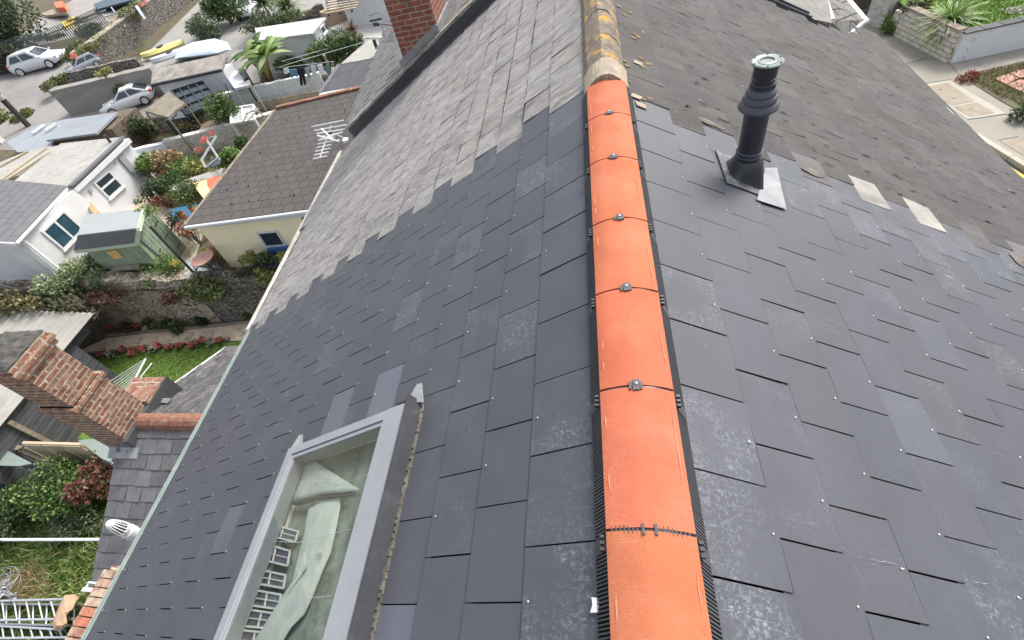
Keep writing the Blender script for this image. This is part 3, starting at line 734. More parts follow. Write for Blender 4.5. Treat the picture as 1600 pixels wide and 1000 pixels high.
lbox(mb, s0, s0 + .018, y0 - .03, y1 + .035, -.03, H + .006)
lbox(mb, s0 + .018, s0 + .10, y1 + .004, y1 + .016, H - .004, H + .004)
lbox(mb, s0 + .02, s0 + .034, y0 - .02, y1 + .01, -.03, H - .03)
lbox(mb, s1 + .001, s1 + .03, y0 - .03, y1 + .012, -.02, .06)
lbox(mb, s0 + .036, s1, y1, y1 + .02, -.02, .05); lbox(mb, s0 + .036, s1, y0 - .03, y0, -.02, .05)
mb.build('flashing', M['flashing'], sky)
mb = MB(); k = 90                                          # rough mastic line along its foot
for i in range(k):
    ya = y0 - .05 + (y1 + .07 - y0) * i / k; r_ = uni(.008, .014)
    mb.obox(Lp(s0 - r_, ya, .004), DL * r_, YA * (y1 - y0 + .14) / k, NL * uni(.012, .022))
mb.build('mastic_line', M['silicone'], sky)
for (sa, ya, sg) in ((s0 + .0, y1 + .035, 1), (s1 - .03, y1 + .02, 1)):
    mb = MB(); a = Lp(sa - .03, ya - .02, .03); b = Lp(sa + .05, ya - .015, .07); c = Lp(sa - .022, ya + sg * .075, .06); d = Lp(sa + .0, ya + sg * .07, .07)
    mb.raw([a, b, d, c, a + NL * .006, b + NL * .006, d + NL * .006, c + NL * .006], [(0, 1, 2, 3), (7, 6, 5, 4), (0, 4, 5, 1), (1, 5, 6, 2), (2, 6, 7, 3), (3, 7, 4, 0)])
    mb.build('lead_corner', M['lead'], sky)
# behind the glass: cream lining, plus added shapes imitating a reflection of house fronts
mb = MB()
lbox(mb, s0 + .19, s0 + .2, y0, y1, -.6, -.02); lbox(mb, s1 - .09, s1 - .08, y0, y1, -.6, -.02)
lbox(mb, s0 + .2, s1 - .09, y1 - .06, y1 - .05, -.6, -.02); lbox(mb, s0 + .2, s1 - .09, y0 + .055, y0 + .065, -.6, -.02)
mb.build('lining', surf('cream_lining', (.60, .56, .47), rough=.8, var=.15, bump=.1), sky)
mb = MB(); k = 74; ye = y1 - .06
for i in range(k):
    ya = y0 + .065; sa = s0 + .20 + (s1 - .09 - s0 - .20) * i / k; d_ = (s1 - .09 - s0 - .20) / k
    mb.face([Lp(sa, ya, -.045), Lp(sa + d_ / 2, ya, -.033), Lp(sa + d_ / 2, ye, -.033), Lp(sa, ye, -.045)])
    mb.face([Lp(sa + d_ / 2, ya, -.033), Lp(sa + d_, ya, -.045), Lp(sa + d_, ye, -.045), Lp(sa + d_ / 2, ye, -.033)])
mb.build('reflected_ribs', surf('green_grey_reflection', (.20, .25, .225), rough=.8, var=.5, vs=4, second=(.06, .075, .07), ss=5, slo=.48, shi=.66, bump=0), sky)
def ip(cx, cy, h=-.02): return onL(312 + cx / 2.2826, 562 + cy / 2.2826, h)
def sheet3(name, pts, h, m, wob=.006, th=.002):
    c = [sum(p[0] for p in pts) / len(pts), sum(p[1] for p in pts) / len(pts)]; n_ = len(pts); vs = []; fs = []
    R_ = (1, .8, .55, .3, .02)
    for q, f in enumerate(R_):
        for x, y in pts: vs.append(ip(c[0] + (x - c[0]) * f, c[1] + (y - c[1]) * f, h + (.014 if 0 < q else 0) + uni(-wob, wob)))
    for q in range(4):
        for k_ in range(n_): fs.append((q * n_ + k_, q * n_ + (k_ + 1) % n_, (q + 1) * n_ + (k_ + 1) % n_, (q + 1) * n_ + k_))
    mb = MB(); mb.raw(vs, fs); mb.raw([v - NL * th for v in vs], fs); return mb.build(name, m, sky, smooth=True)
refl_pale = surf('pale_reflection', (.56, .60, .55), rough=.8, var=.10, vs=7, second=(.46, .50, .46), ss=9, bump=.25)  # pale sheets stand in for a reflection in the pane
sheet3('reflected_sheet', [(500, 488), (500, 530), (486, 600), (466, 690), (440, 748), (400, 850), (372, 908), (325, 955), (280, 1030), (170, 1040), (240, 930), (330, 790), (352, 700), (372, 620), (388, 530), (440, 505)], -.005, refl_pale)
sheet3('reflected_sheet', [(338, 430), (352, 372), (398, 352), (450, 388), (570, 462), (500, 476), (430, 482), (380, 496), (322, 506)], -.02, refl_pale)
sheet3('dark_reflection', [(325, 508), (400, 488), (500, 480), (540, 476), (545, 484), (470, 492), (400, 502), (350, 520), (322, 516)], .0, surf('dark_reflection', (.06, .07, .065), rough=.9), wob=.001)
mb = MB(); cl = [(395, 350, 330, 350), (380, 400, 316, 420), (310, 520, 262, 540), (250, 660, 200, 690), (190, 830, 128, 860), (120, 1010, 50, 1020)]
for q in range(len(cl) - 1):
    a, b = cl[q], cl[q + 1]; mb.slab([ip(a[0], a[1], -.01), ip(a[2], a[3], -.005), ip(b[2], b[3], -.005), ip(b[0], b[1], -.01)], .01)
mb.build('reflected_facade', surf('reflected_facade', (.58, .50, .36), rough=.8, var=.25, vs=8, second=(.38, .28, .18), ss=9, slo=.55, shi=.7, bump=.1), sky)
for (xa, ya_, xb, yb_, xc, yc_, xd, yd_) in ((250, 585, 352, 612, 340, 650, 238, 625), (226, 655, 322, 682, 312, 735, 212, 710), (206, 748, 306, 768, 298, 815, 194, 796), (196, 822, 290, 838, 282, 890, 182, 876), (178, 892, 268, 905, 256, 960, 160, 950), (150, 965, 250, 975, 236, 1040, 132, 1036)):  # added frames imitate the windows of the reflected fronts
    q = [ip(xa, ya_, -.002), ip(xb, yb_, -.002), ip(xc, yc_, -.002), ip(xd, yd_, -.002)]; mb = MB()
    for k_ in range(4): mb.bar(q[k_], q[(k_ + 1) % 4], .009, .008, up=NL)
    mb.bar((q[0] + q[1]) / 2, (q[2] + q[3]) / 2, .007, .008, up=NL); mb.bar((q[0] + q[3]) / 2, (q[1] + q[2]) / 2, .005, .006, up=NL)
    f_ = mb.build('reflected_window', surf('reflected_window', (.62, .63, .58), rough=.7, var=.1) if 'reflected_window' not in bpy.data.materials else bpy.data.materials['reflected_window'], sky)
    mb = MB(); mb.slab([p - NL * .006 for p in q], .003, (uni(.8, 1.3), uni(.8, 1.2), uni(.9, 1.4), 0)); mb.build('reflected_pane', surf('reflected_pane', (.12, .125, .14), rough=.4, var=.5, vs=14) if 'reflected_pane' not in bpy.data.materials else bpy.data.materials['reflected_pane'], f_)
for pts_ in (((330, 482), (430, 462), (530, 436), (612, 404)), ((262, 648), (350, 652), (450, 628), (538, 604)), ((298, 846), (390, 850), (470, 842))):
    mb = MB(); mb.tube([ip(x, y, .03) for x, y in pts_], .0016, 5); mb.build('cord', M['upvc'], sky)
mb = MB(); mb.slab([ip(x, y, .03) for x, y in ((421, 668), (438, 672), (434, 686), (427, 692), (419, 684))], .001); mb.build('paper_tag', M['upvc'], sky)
# ---------------------------------------------------------------- flue
fb = V((.79, 2.59, -.49))
flue = thing('flue_pipe', 'black vertical boiler flue with stepped collar standing on the right slates', 'flue', fb)
mb = MB(); mb.tube_rings(fb, [(.064, -.02), (.064, .04), (.063, .12), (.062, .48), (.060, .54)], 32, (1, 1, 1, 0), None); mb.build('pipe', M['flue'], flue, smooth=True)
mb = MB(); mb.tube_rings(fb, [(.062, .452), (.092, .455), (.099, .462), (.0985, .474), (.089, .492), (.082, .496), (.084, .510), (.078, .528), (.071, .532), (.073, .546), (.067, .562), (.062, .566), (.060, .582)], 36, (1, 1, 1, 0), None)
mb.build('storm_collar', M['flue_collar'], flue)
mb = MB(); mb.tube_rings(fb, [(.055, .57), (.061, .575), (.061, .598), (.058, .602), (.054, .604), (.054, .618), (.060, .620), (.060, .626), (.056, .628), (.056, .685), (.062, .687), (.062, .695)], 32, (1, 1, 1, 0), None)
term = mb.build('terminal', M['plastic_black'], flue)
mb = MB(); mb.tube_rings(fb, [(.062, .693), (.074, .700), (.0745, .705), (.068, .709), (.046, .707), (.044, .709), (.032, .711), (.029, .705), (.001, .705)], 36, (1, 1, 1, 0), None)
cap = mb.build('cap', M['flue_metal'], flue)
for k in range(6):
    a = k * math.pi / 3 + .3; c = fb + V((math.cos(a) * .066, math.sin(a) * .066, .704)); mb = MB(); mb.lathe(c, [(.005, 0), (.005, .006), (.002, .009)], 8); mb.build('cap_screw', M['plastic_black'], cap)
mb = MB()
for h in (.19, .165, .135): mb.tube_rings(fb, [(.064, h), (.070, h + .003), (.070, h + .010), (.064, h + .013)], 32, (1, 1, 1, 0), None)
mb.build('seal_rings', M['flue_collar'], flue)
mb = MB()                                                   # moulded boot: round at the neck, square on the slope
n_ = 32; rings = []
for q, (rr, up_, sq) in enumerate(((.069, .15, 0), (.084, .128, .1), (.093, .085, .45), (.097, .03, .9), (.103, .0, 1))):
    for k in range(n_):
        a = 2 * math.pi * k / n_; c, s_ = math.cos(a), math.sin(a); m_ = max(abs(c), abs(s_)); f_ = (1 - sq) + sq * min(1 / m_, 1.28)
        x, y = c * rr * f_, s_ * rr * f_
        base = -math.tan(aR) * x + .012
        z = base * sq + (up_ if sq < 1 else 0) * (1 - sq * .35) + (0 if sq else 0)
        rings.append(fb + V((x, y, z)))
fs = []
for q in range(4):
    for k in range(n_): fs.append((q * n_ + k, q * n_ + (k + 1) % n_, (q + 1) * n_ + (k + 1) % n_, (q + 1) * n_ + k))
mb.raw(rings, fs); mb.build('boot', M['flue'], flue, smooth=True)
mb = MB(); sF = (fb.x) / math.cos(aR)
mb.obox(Rp(sF - .17, fb.y - .16, .011), DR * .33, YA * .33, NR * .006); mb.build('flange', surf('dusty_flange', (.11, .11, .12), rough=.7, var=.3, vs=10, second=(.34, .34, .34), ss=9, slo=.5, shi=.7), flue)
mb = MB(); a, b, c, d = onR(1187, 292, .02), onR(1213, 250, .02), onR(1229, 327, .02), onR(1182, 312, .02)
mb.slab([onR(1196, 262, .018), onR(1214, 262, .018), onR(1229, 327, .018), onR(1183, 312, .018)], .003); mb.build('lead_slate', M['lead'], flue)

# ================================================================ NEIGHBOUR WITH THE OLD ROOF
nb = thing('weathered_house', 'adjoining terraced house with an old grey slate roof, orange lichen on its ridge', 'house', (0, 5.4, -8.9))
bLo = bL[:-1] + [(dL0 + GA * 18, dL0 + GA * 19), (dL0 + GA * 19, 5.27)]
bRo = bR[:-1] + [(dR0 + GA * 17, dR0 + GA * 18)]
def eaveL(u): return 4.985 + min(.3, max(0, (u - 3.0)) * .075)
def tint_ol(u, s, j):
    k = uni(.93, 1.07); return (k, k * uni(.98, 1.01), k * uni(.96, 1.02), 0)
mb = MB()
slate_field(mb, O0, YA, DL, NL, bLo, W0, PHL, lambda u, s, j: EDGE_L <= u < PARTY + .1 and s < eaveL(u), tint_ol, gap=(.001, .009), th=.007, lift=.015, jit=.0012, uspan=(EDGE_L - .2, PARTY + .1))
mb.build('left_slate_slope', M['slate_old_l'], nb)
def shade_lines(pf, Dn, Nn, bnds, ya, yb, wd, h, name, m, parent, step=.3, prob=.9, ymax=None):  # dark strips that paint shade below the course tails
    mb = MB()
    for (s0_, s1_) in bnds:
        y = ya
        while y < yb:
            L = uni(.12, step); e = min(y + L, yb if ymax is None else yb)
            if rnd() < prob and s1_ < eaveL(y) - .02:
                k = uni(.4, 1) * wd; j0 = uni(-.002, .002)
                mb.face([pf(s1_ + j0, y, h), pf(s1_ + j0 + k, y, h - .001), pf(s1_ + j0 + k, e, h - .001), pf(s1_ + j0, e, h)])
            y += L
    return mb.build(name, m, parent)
shade_lines(Lp, DL, NL, bLo[1:], EDGE_L + .1, PARTY - .1, .010, .0165, 'course_shade', M['underlay'], nb)['kind'] = 'stuff'
PALE = [(onR(x, y, .01).dot(DR), onR(x, y, .01).y) for x, y in ((1356, 306), (1436, 346), (1532, 388))]
def tint_or(u, s, j):
    k = uni(.86, 1.12)
    for (s_, y_) in PALE:
        if abs(s - s_) < .125 and abs(u - y_) < .16: return (3.9, 3.9, 3.6, 0)      # a few pale unbroken slates beside the new work
    if u < EDGE_R + .26 and s > 1.2: k *= uni(1.25, 1.9)                               # mortar dust brushed over the joint
    return (k, k, k, 0)
mb = MB()
slate_field(mb, O0, YA, DR, NR, bRo, W0, PHR, lambda u, s, j: u >= EDGE_R and u < PARTY - .25 + .9 * max(0, s - 3.6), tint_or, gap=(.0002, .0016), th=.006, lift=.012, jit=.0006, uspan=(EDGE_R - .2, PARTY + 1))
mb.build('right_slate_slope', M['slate_old_r'], nb)
mb = MB(); strip(Lp, 0, 5.2, EDGE_L + .3, PARTY + .1, mb, -.01); strip(Rp, 0, 4.9, EDGE_R + .3, PARTY, mb, -.01); mb.build('roof_underlay', M['underlay'], nb)
mb = MB()                                       # dark open joints and slipped chips on the coated slope
for i in range(420):
    s = uni(.5, 4.7); y = uni(3.1, 7.3); L = uni(.015, .10) * (1 if rnd() < .85 else 1.6); wd = uni(.003, .008) * (1 if rnd() < .9 else 1.8)
    y = PHR + round((y - PHR) / .15) * .15 + uni(-.02, .02)
    if y < 3.15: continue
    a_, b_ = DR * L + YA * uni(-.008, .008), YA * wd; q_ = Rp(s, y, .0165); mb.face([q_, q_ + a_ * .4 - b_ * .6, q_ + a_, q_ + a_ * .7 + b_, q_ + a_ * .2 + b_ * .7])
mb.build('open_joints', M['underlay'], nb)['kind'] = 'stuff'
mb = MB()
for i in range(40):
    s = uni(.3, 4.6); y = uni(3.05, 6.5); r_ = uni(.003, .009); c = Rp(s, y, .014)
    mb.raw([c + DR * r_, c + YA * r_ * uni(.6, 1.6), c - DR * r_ * uni(.5, 1.5), c - YA * r_, c + NR * .006], [(0, 1, 4), (1, 2, 4), (2, 3, 4), (3, 0, 4)])
mb.build('chips', surf('pale_chips', (.42, .40, .35), rough=.9, var=.3), nb)['kind'] = 'stuff'
mb = MB()                                       # lichen crusts and mortar dust on the right slope by the ridge
for i in range(42):
    s = abs(random.gauss(0, .3)) + .15; y = uni(3.0, 4.6); r_ = uni(.004, .022) * (1 if s < .5 else .5); c = Rp(s, y, .0135)
    n_ = 11; ring = [c + (DR * math.cos(6.283 * k / n_) * 1.5 + YA * math.sin(6.283 * k / n_)) * r_ * uni(.35, 1.2) for k in range(n_)]
    mb.raw(ring + [c + NR * .0025], [(k, (k + 1) % n_, n_) for k in range(n_)])
LICH = mb.build('lichen', surf('lichen', (.30, .19, .075), rough=.95, var=.4, vs=40, second=(.3, .28, .22), ss=40, bump=1, bs=200), nb); LICH['kind'] = 'stuff'
mb = MB()
for i, (px, py, dy) in enumerate(((995, 165, 0), (985, 150, .0), (990, 98, .0))):
    a = onR(px, py, .012); mb.obox(a, DR * .07, YA * .05 + DR * uni(-.02, .02), NR * .004)
mb.build('mortar_patch', M['mortar'], nb)
def smear(px, py, L, wd):                        # sanded mortar haunches along the joint between old and new
    c = onR(px, py, .013); n_ = 14
    ring = [c + (DR * math.cos(6.283 * k / n_) * L + YA * math.sin(6.283 * k / n_) * wd) * uni(.75, 1.1) for k in range(n_)]
    return ring, c
M['haunch'] = surf('crumbly_mortar', (.15, .14, .12), rough=.95, var=.4, vs=14, bump=1, bs=70)
for (px, py, L, wd) in ((1270, 268, .10, .05), (1595, 408, .09, .08), (1110, 192, .13, .035)):
    ring, c = smear(px, py, L, wd); n_ = 14; mb = MB(); mb.raw(ring + [c + NR * .006], [(k, (k + 1) % n_, n_) for k in range(n_)]); mb.build('mortar_haunch', M['haunch'], nb)
po = [(-.135, -.05), (-.11, .01), (-.055, .06), (-.01, .088), (.05, .066), (.10, .015), (.13, -.045)]
for i in range(11):
    y = 3.17 + i * .45; mb = MB()
    k = uni(.9, 1.1)
    ridge_tile_mesh(mb, y + .004, y + .446, prof=[(x + RX, z) for x, z in po], th=.02, tint=(k, k, k, 0), segs=6)
    for v in mb.v: v += V((uni(-.004, .004), 0, uni(-.005, .004)))
    mb.build('ridge_tile', M['ridge_old'], nb)
mb = MB(); mb.box(-4.1, 3.8, 3.1, PARTY, -8.9, -2.75); mb.build('wall', M['white_render'], nb)
mb = MB(); mb.tube([(-4.47, 3.3, -2.63), (-4.66, PARTY - .1, -2.72)], .028, 8); mb.tube([(-4.5, 3.3, -2.66), (-4.69, PARTY - .1, -2.75)], .045, 8); mb.build('left_gutter', surf('cream_gutter', (.52, .50, .43), rough=.7, var=.2, vs=4, second=(.33, .32, .27), ss=5), nb)
mb = MB(); mb.tube([(4.085, 3.0, -2.53), (4.04, 7.5, -2.53)], .022, 8); mb.tube([(4.075, 6.0, -2.52), (4.035, 7.5, -2.52)], .024, 8); mb.build('right_gutter', surf('dull_gutter', (.40, .42, .40), rough=.7, var=.25, vs=6, second=(.25, .25, .22), ss=6), nb)

# ---------------------------------------------------------------- third house beyond the raised verge
h3 = thing('slate_house', 'next terraced house along with rough slates and a tall brick chimney at its verge', 'house', (0, 12, -8.9))
O3 = NL * .17
def x3(u): return 4.28 + max(0, u - PARTY) * .225
mb = MB()
slate_field(mb, O3, YA, DL, NL, [(.1 + .25 * i, .35 + .25 * i) for i in range(36)], .27, 7.6, lambda u, s, j: PARTY + .2 <= u < 16 and s * math.cos(aL) < x3(u) + .12, tint_ol,
            gap=(.002, .01), th=.008, lift=.03, jit=.004, uspan=(PARTY + .1, 16))
mb.build('slate_slope', M['slate_rough'], h3)
mb = MB()
mb.face([Lp(0, PARTY + .1, .155), Lp(4.9, PARTY + .1, .155), Lp(8, 21, .155), Lp(0, 21, .155)])
mb.face([Lp(0, PARTY + .06, .155), Lp(5.0, PARTY + .06, .155), Lp(5.0, PARTY + .06, -.02), Lp(0, PARTY + .06, -.02)])
mb.build('roof_underlay', M['underlay'], h3)
mb = MB()
lb = lambda sa, sb, ya, yb, ha, hb: mb.obox(Lp(sa, ya, ha), DL * (sb - sa), YA * (yb - ya), NL * (hb - ha))
lb(0, 5.02, PARTY + .06, PARTY + .24, .15, .20)
for i in range(40):                              # cement flaunching with a broken edge
    sa = 5.0 * i / 40; lb(sa, sa + .125, PARTY + .02 + uni(-.012, .012), PARTY + .1, .165 + uni(-.006, .004), .203 + uni(-.006, .006))
mb.build('verge', surf('verge_cement', (.29, .27, .22), rough=.95, var=.3, vs=8, second=(.16, .15, .13), ss=6, bump=1), h3)
mb = MB(); lb = lambda sa, sb, ya, yb, ha, hb: mb.obox(Lp(sa, ya, ha), DL * (sb - sa), YA * (yb - ya), NL * (hb - ha))
lb(0, 5.0, PARTY + .0, PARTY + .05, -.01, .155); lb(0, 4.95, PARTY - .10, PARTY, .012, .024)
mb.build('verge_flashing', M['lead_dark'], h3)
cy = PARTY + .22
mb = MB(); mb.box(-3.02, -2.33, cy, cy + .9, -2.1, 1.6); ch = mb.build('chimney', M['brick_dark'], h3)
mb = MB(); a = onL(700, 48, .2)
mb.obox((-3.1, cy - .012, -3.10 * math.tan(aL) + .24), (.80, 0, .80 * math.tan(aL)), (0, .014, 0), (0, 0, .13)); mb.obox((-3.1, cy - .13, -3.10 * math.tan(aL) + .205), (.86, 0, .86 * math.tan(aL)), (0, .13, 0), (0, 0, .012))
mb.box(-2.33, -2.29, cy - .05, cy + .9, -1.4, -1.0)
mb.build('lead_flashing', M['lead'], ch)
mb = MB(); mb.box(-4.15, -.1, PARTY + .12, 20, -8.9, -2.9); mb.build('wall', M['white_render'], h3)
mb = MB()                                        # far side gable fragment with patched brick
q = [onR(1165, -14, -.03), onR(1267, 29, -.03), onR(1300, 36, -.08), onR(1292, -14, -.08)]
mb.slab(q, .2); mb.build('cement_slope', surf('patched_cement', (.20, .19, .175), rough=.95, var=.3, vs=5, second=(.28, .11, .07), ss=4, slo=.62, shi=.66, bump=1), h3)
mb = MB(); mb.bar(onR(1168, -14, .01), onR(1266, 28, .01), .05, .05); mb.bar(onR(1190, -10, -.01), onR(1262, 23, -.01), .03, .07); mb.build('verge_gap', M['lead_dark'], h3)

# hipped bay roof of the third house above the street
bay = thing('bay_roof', 'small hipped bay roof of grey tiles with a white gutter above the pavement', 'bay roof', P(1320, 20, -3.4))
A_, B_, C_, D_, E_ = P(1351, 30, -3.1), P(1322, 54, -3.05), P(1293, 36, -2.7), P(1280, -16, -2.5), P(1312, -16, -3.12)
hub = P(1297, 34, -2.72)
mb = MB(); mb.slab([A_, B_, hub], .05); mb.slab([A_, hub, D_, E_], .05)
mb.slab([D_, hub, P(1270, 34, -2.75), P(1243, -16, -2.7)], .05)
mb.build('tiled_slopes', bricks('bay_tiles', (.17, .165, .155), (.14, .135, .13), (.02, .02, .02), .42, .34, .016, bump=.8, var=.35), bay)
mb = MB(); mb.bar(hub + V((0, 0, .03)), D_ + V((0, 0, .03)), .12, .03); mb.build('hip_flashing', M['lead'], bay)
mb = MB(); mb.bar(A_ - V((-.02, 0, .03)), B_ - V((-.02, 0, .03)), .06, .05); mb.bar(A_ - V((-.05, 0, .05)), E_ - V((-.05, 0, .05)), .06, .05); mb.bar(A_ + V((-.03, 0, 0)), E_ + V((-.03, 0, 0)), .07, .03); mb.build('gutter', M['upvc'], bay)
mb = MB(); mb.box(hub.x - .6, A_.x - .2, A_.y - 0.1, E_.y + 2.5, -8.5, -3.3); mb.build('wall', M['white_render'], bay)

# ================================================================ EXTENSION WITH THE TALL CHIMNEY
ex = thing('slate_extension', 'low rear extension with purple-grey slates and a worn terracotta ridge, end chimney', 'extension', (-5.8, 2.7, -8.9))
XV = -7.38; zr = -4.0; yr = 2.72
pt_ = math.atan(.503)
for sg in (-1, 1):
    Dv = V((0, sg * math.cos(pt_), -math.sin(pt_))); Ux = V((1, 0, 0)); Nn = V((0, sg * math.sin(pt_), math.cos(pt_)))
    L_ = 2.24 if sg < 0 else 2.36
    mb = MB()
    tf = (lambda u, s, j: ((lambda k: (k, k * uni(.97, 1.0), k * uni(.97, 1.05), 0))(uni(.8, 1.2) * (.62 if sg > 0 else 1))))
    slate_field(mb, V((XV, yr, zr)), Ux, Dv, Nn, [(.02 + i * L_ / 10, .02 + (i + 1) * L_ / 10) for i in range(10)], .275, .06, lambda u, s, j: -.2 < u - .02 < 3.0, tf,
                gap=(.004, .012), th=.008, lift=.018, jit=.0022, uspan=(-.02, 3.1),
                clip=lambda u0, u1, t0, t1: [(max(u0, uni(-.01, .02)), u1, t0, t1)] if u1 > .05 else [])
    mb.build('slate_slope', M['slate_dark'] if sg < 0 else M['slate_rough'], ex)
    mb = MB(); a = V((XV, yr, zr)) - Nn * .012
    mb.face([a, a + Ux * 3.3, a + Ux * 3.3 + Dv * L_, a + Dv * L_]); mb.build('roof_underlay', M['underlay'], ex)
for i in range(5):
    mb = MB(); pr = [(-.13, -.05), (-.10, .03), (-.05, .075), (0, .09), (.05, .075), (.10, .03), (.13, -.05)]
    x0 = -7.02 + i * .62; lp = pr + [(a, b - .02) for a, b in pr[::-1]]; n_ = len(lp); k = uni(.85, 1.15)
    vs = [(x0 + f * .61, yr + a + uni(-.003, .003), zr + b + .02 + uni(-.003, .003)) for f in (0, .33, .66, 1) for a, b in lp]
    mb.raw(vs, [(q * n_ + t_, q * n_ + (t_ + 1) % n_, (q + 1) * n_ + (t_ + 1) % n_, (q + 1) * n_ + t_) for q in range(3) for t_ in range(n_)] + [tuple(range(n_)), tuple(range(3 * n_, 4 * n_))], (k, k, k, 0))
    mb.build('ridge_tile', M['ridge_red'], ex)
mb = MB(); mb.box(XV + .12, -4.05, yr - 1.85, yr + 1.95, -8.9, -5.02)
mb.raw([(XV + .12, yr - 1.85, -5.02), (XV + .12, yr + 1.95, -5.02), (XV + .12, yr, -4.06), (-4.05, yr - 1.85, -5.02), (-4.05, yr + 1.95, -5.02), (-4.05, yr, -4.06)], [(0, 1, 2), (3, 5, 4), (0, 2, 5, 3), (1, 4, 5, 2)])
mb.build('wall', M['white_render'], ex)
mb = MB()
for sg, L_ in ((-1, 2.24), (1, 2.36)):
    Dv = V((0, sg * math.cos(pt_), -math.sin(pt_))); Nn = V((0, sg * math.sin(pt_), math.cos(pt_)))
    a = V((XV - .03, yr, zr)) - Nn * .03
    if sg > 0: mb.bar(a + Dv * .55, a + Dv * (L_ + .03), .05, .07)
a, b = P(352, 546, -5.1), P(376, 545, -5.1); mb.bar(a, b, .09, .03)
mb.build('verge_board', M['upvc'], ex)
mb = MB(); mb.obox(P(172, 699, -4.17), V((.56, 0, 0)), V((0, -.14, -.070)), V((0, .003, .012))); mb.build('lead_apron', M['lead'], ex)
mb = MB(); mb.slab([P(243, 622, -4.12), P(268, 622, -4.12), P(262, 630, -4.14), P(243, 628, -4.12)], .01); mb.build('lead_soaker', M['lead'], ex)
# chimney stack, stepped and leaning brickwork
cx0, cx1, cy0, cy1 = -7.72, -7.10, 2.42, 2.98
mb = MB()
mb.box(cx0, cx1, cy0, cy1, -8.0, -3.05); mb.box(cx0 + .02, cx1 - .02, cy0 + .02, cy1 - .02, -3.05, -2.32)
for i, (o_, z0, z1) in enumerate(((.035, -3.13, -3.05), (.03, -2.32, -2.24), (.055, -2.24, -2.165), (.03, -2.165, -2.09))): mb.box(cx0 - o_, cx1 + o_, cy0 - o_, cy1 + o_, z0 + .001, z1)
stack = mb.build('chimney', M['brick_old'], ex)
mb = MB(); n_ = 14
vs = []; fs = []
for i in range(n_ + 1):
    for j in range(n_ + 1):
        u, v = i / n_, j / n_; e = min(u, 1 - u, v, 1 - v)
        vs.append(V((cx0 - .03 + (cx1 - cx0 + .06) * u, cy0 - .03 + (cy1 - cy0 + .06) * v, -2.085 + min(e * .45, .08) + uni(-.015, .022))))
for i in range(n_):
    for j in range(n_): a = i * (n_ + 1) + j; fs.append((a, a + n_ + 1, a + n_ + 2, a + 1))
mb.raw(vs, fs); mb.box(cx0 - .02, cx1 + .02, cy0 - .02, cy1 + .02, -2.1, -2.07); mb.build('flaunching', surf('dark_cement', (.085, .082, .075), rough=.95, var=.35, vs=10, bump=1), stack)
mb = MB()                                        # shorter brick stub leaning on its back, capped with orange tiles
mb.box(-7.62, -7.04, 2.981, 3.40, -5.4, -3.93); mb.build('stub', M['brick_old'], stack)
mb = MB()
for i in range(3): mb.obox((-7.66 + i * .21, 2.99, -3.925 + uni(0, .01)), (.195, 0, uni(-.01, .01)), (0, .47, -.06), (0, 0, .03), (uni(.8, 1.1), 1, 1, 0))
mb.build('stub_cap', surf('orange_cap', (.26, .105, .07), rough=.9, var=.3, vs=10, second=(.28, .24, .19), ss=8, slo=.45, shi=.6, bump=.8), stack)
mb = MB(); mb.box(-7.09, -7.02, cy0 - .05, cy1 + .5, -4.4, -3.97);  mb.build('lead_skirt', M['lead_dark'], stack)

# white slotted vent cowl
cb = P(171, 818, -3.2)
cw = thing('vent_cowl', 'white plastic soil pipe with a slotted cowl poking up past the gutter', 'vent pipe', (cb.x, cb.y, -4.75))
mb = MB(); mb.tube_rings(V((cb.x, cb.y, 0)), [(.070, -4.8), (.070, -3.55), (.078, -3.55), (.078, -3.47), (.072, -3.46), (.072, -3.40)], 24, (1, 1, 1, 0), None); mb.build('pipe', M['white_plastic'], cw, smooth=False)
mb = MB(); mb.tube_rings(V((cb.x, cb.y, 0)), [(.064, -3.42), (.05, -3.3), (.03, -3.22)], 20, (1, 1, 1, 0), None); mb.build('core', M['plastic_black'], cw)
mb = MB()
for k in range(14):
    a = 2 * math.pi * k / 14; mb.tube([(cb.x + math.cos(a) * r_, cb.y + math.sin(a) * r_, z) for r_, z in ((.071, -3.41), (.066, -3.34), (.055, -3.26), (.040, -3.21))], .0075, 5)
mb.tube_rings(V((cb.x, cb.y, 0)), [(.072, -3.41), (.076, -3.40), (.072, -3.39)], 24, (1, 1, 1, 0), None)
mb.tube_rings(V((cb.x, cb.y, 0)), [(.044, -3.225), (.042, -3.20), (.03, -3.18), (.012, -3.17), (.001, -3.168)], 20, (1, 1, 1, 0), None)
mb.build('cowl', M['white_plastic'], cw)

# brick parapet beside the gutter
bw_ = thing('brick_parapet', 'narrow parapet wall of weathered red brick just below the gutter', 'wall', (-4.7, .3, -8.9))
mb = MB(); mb.box(-4.95, -4.60, -2.0, .66, -8.9, -2.96); mb.build('brickwork', M['brick_old'], bw_)
mb = MB()
y = -1.95
while y < .62:
    mb.box(-4.97, -4.58, y, y + .068, -2.959, -2.915 + uni(0, .006), random.choice([(1, 1, 1, 0), (1.3, .9, .8, 0), (.8, .9, .9, 0), (1.1, 1.3, 1.3, 0)])); y += .078
mb.build('coping', surf('brick_on_edge', (.27, .14, .10), rough=.95, var=.35, vs=9, second=(.45, .38, .28), ss=5, slo=.48, shi=.62, bump=.8), bw_)
mb = MB(); a, b, c = P(133, 922, -3.6), P(157, 925, -3.4), P(139, 911, -3.6)
br = thing('wall_bracket', 'small white metal bracket between the slates and the brick parapet', 'bracket', a)
mb.bar(P(131, 921, -3.6), P(156, 923, -3.5), .04, .04); mb.bar(P(140, 910, -3.6), P(157, 912, -3.5), .02, .03); mb.bar(P(140, 910, -3.6), P(130, 926, -3.6), .02, .02)
mb.build('arms', M['upvc'], br)

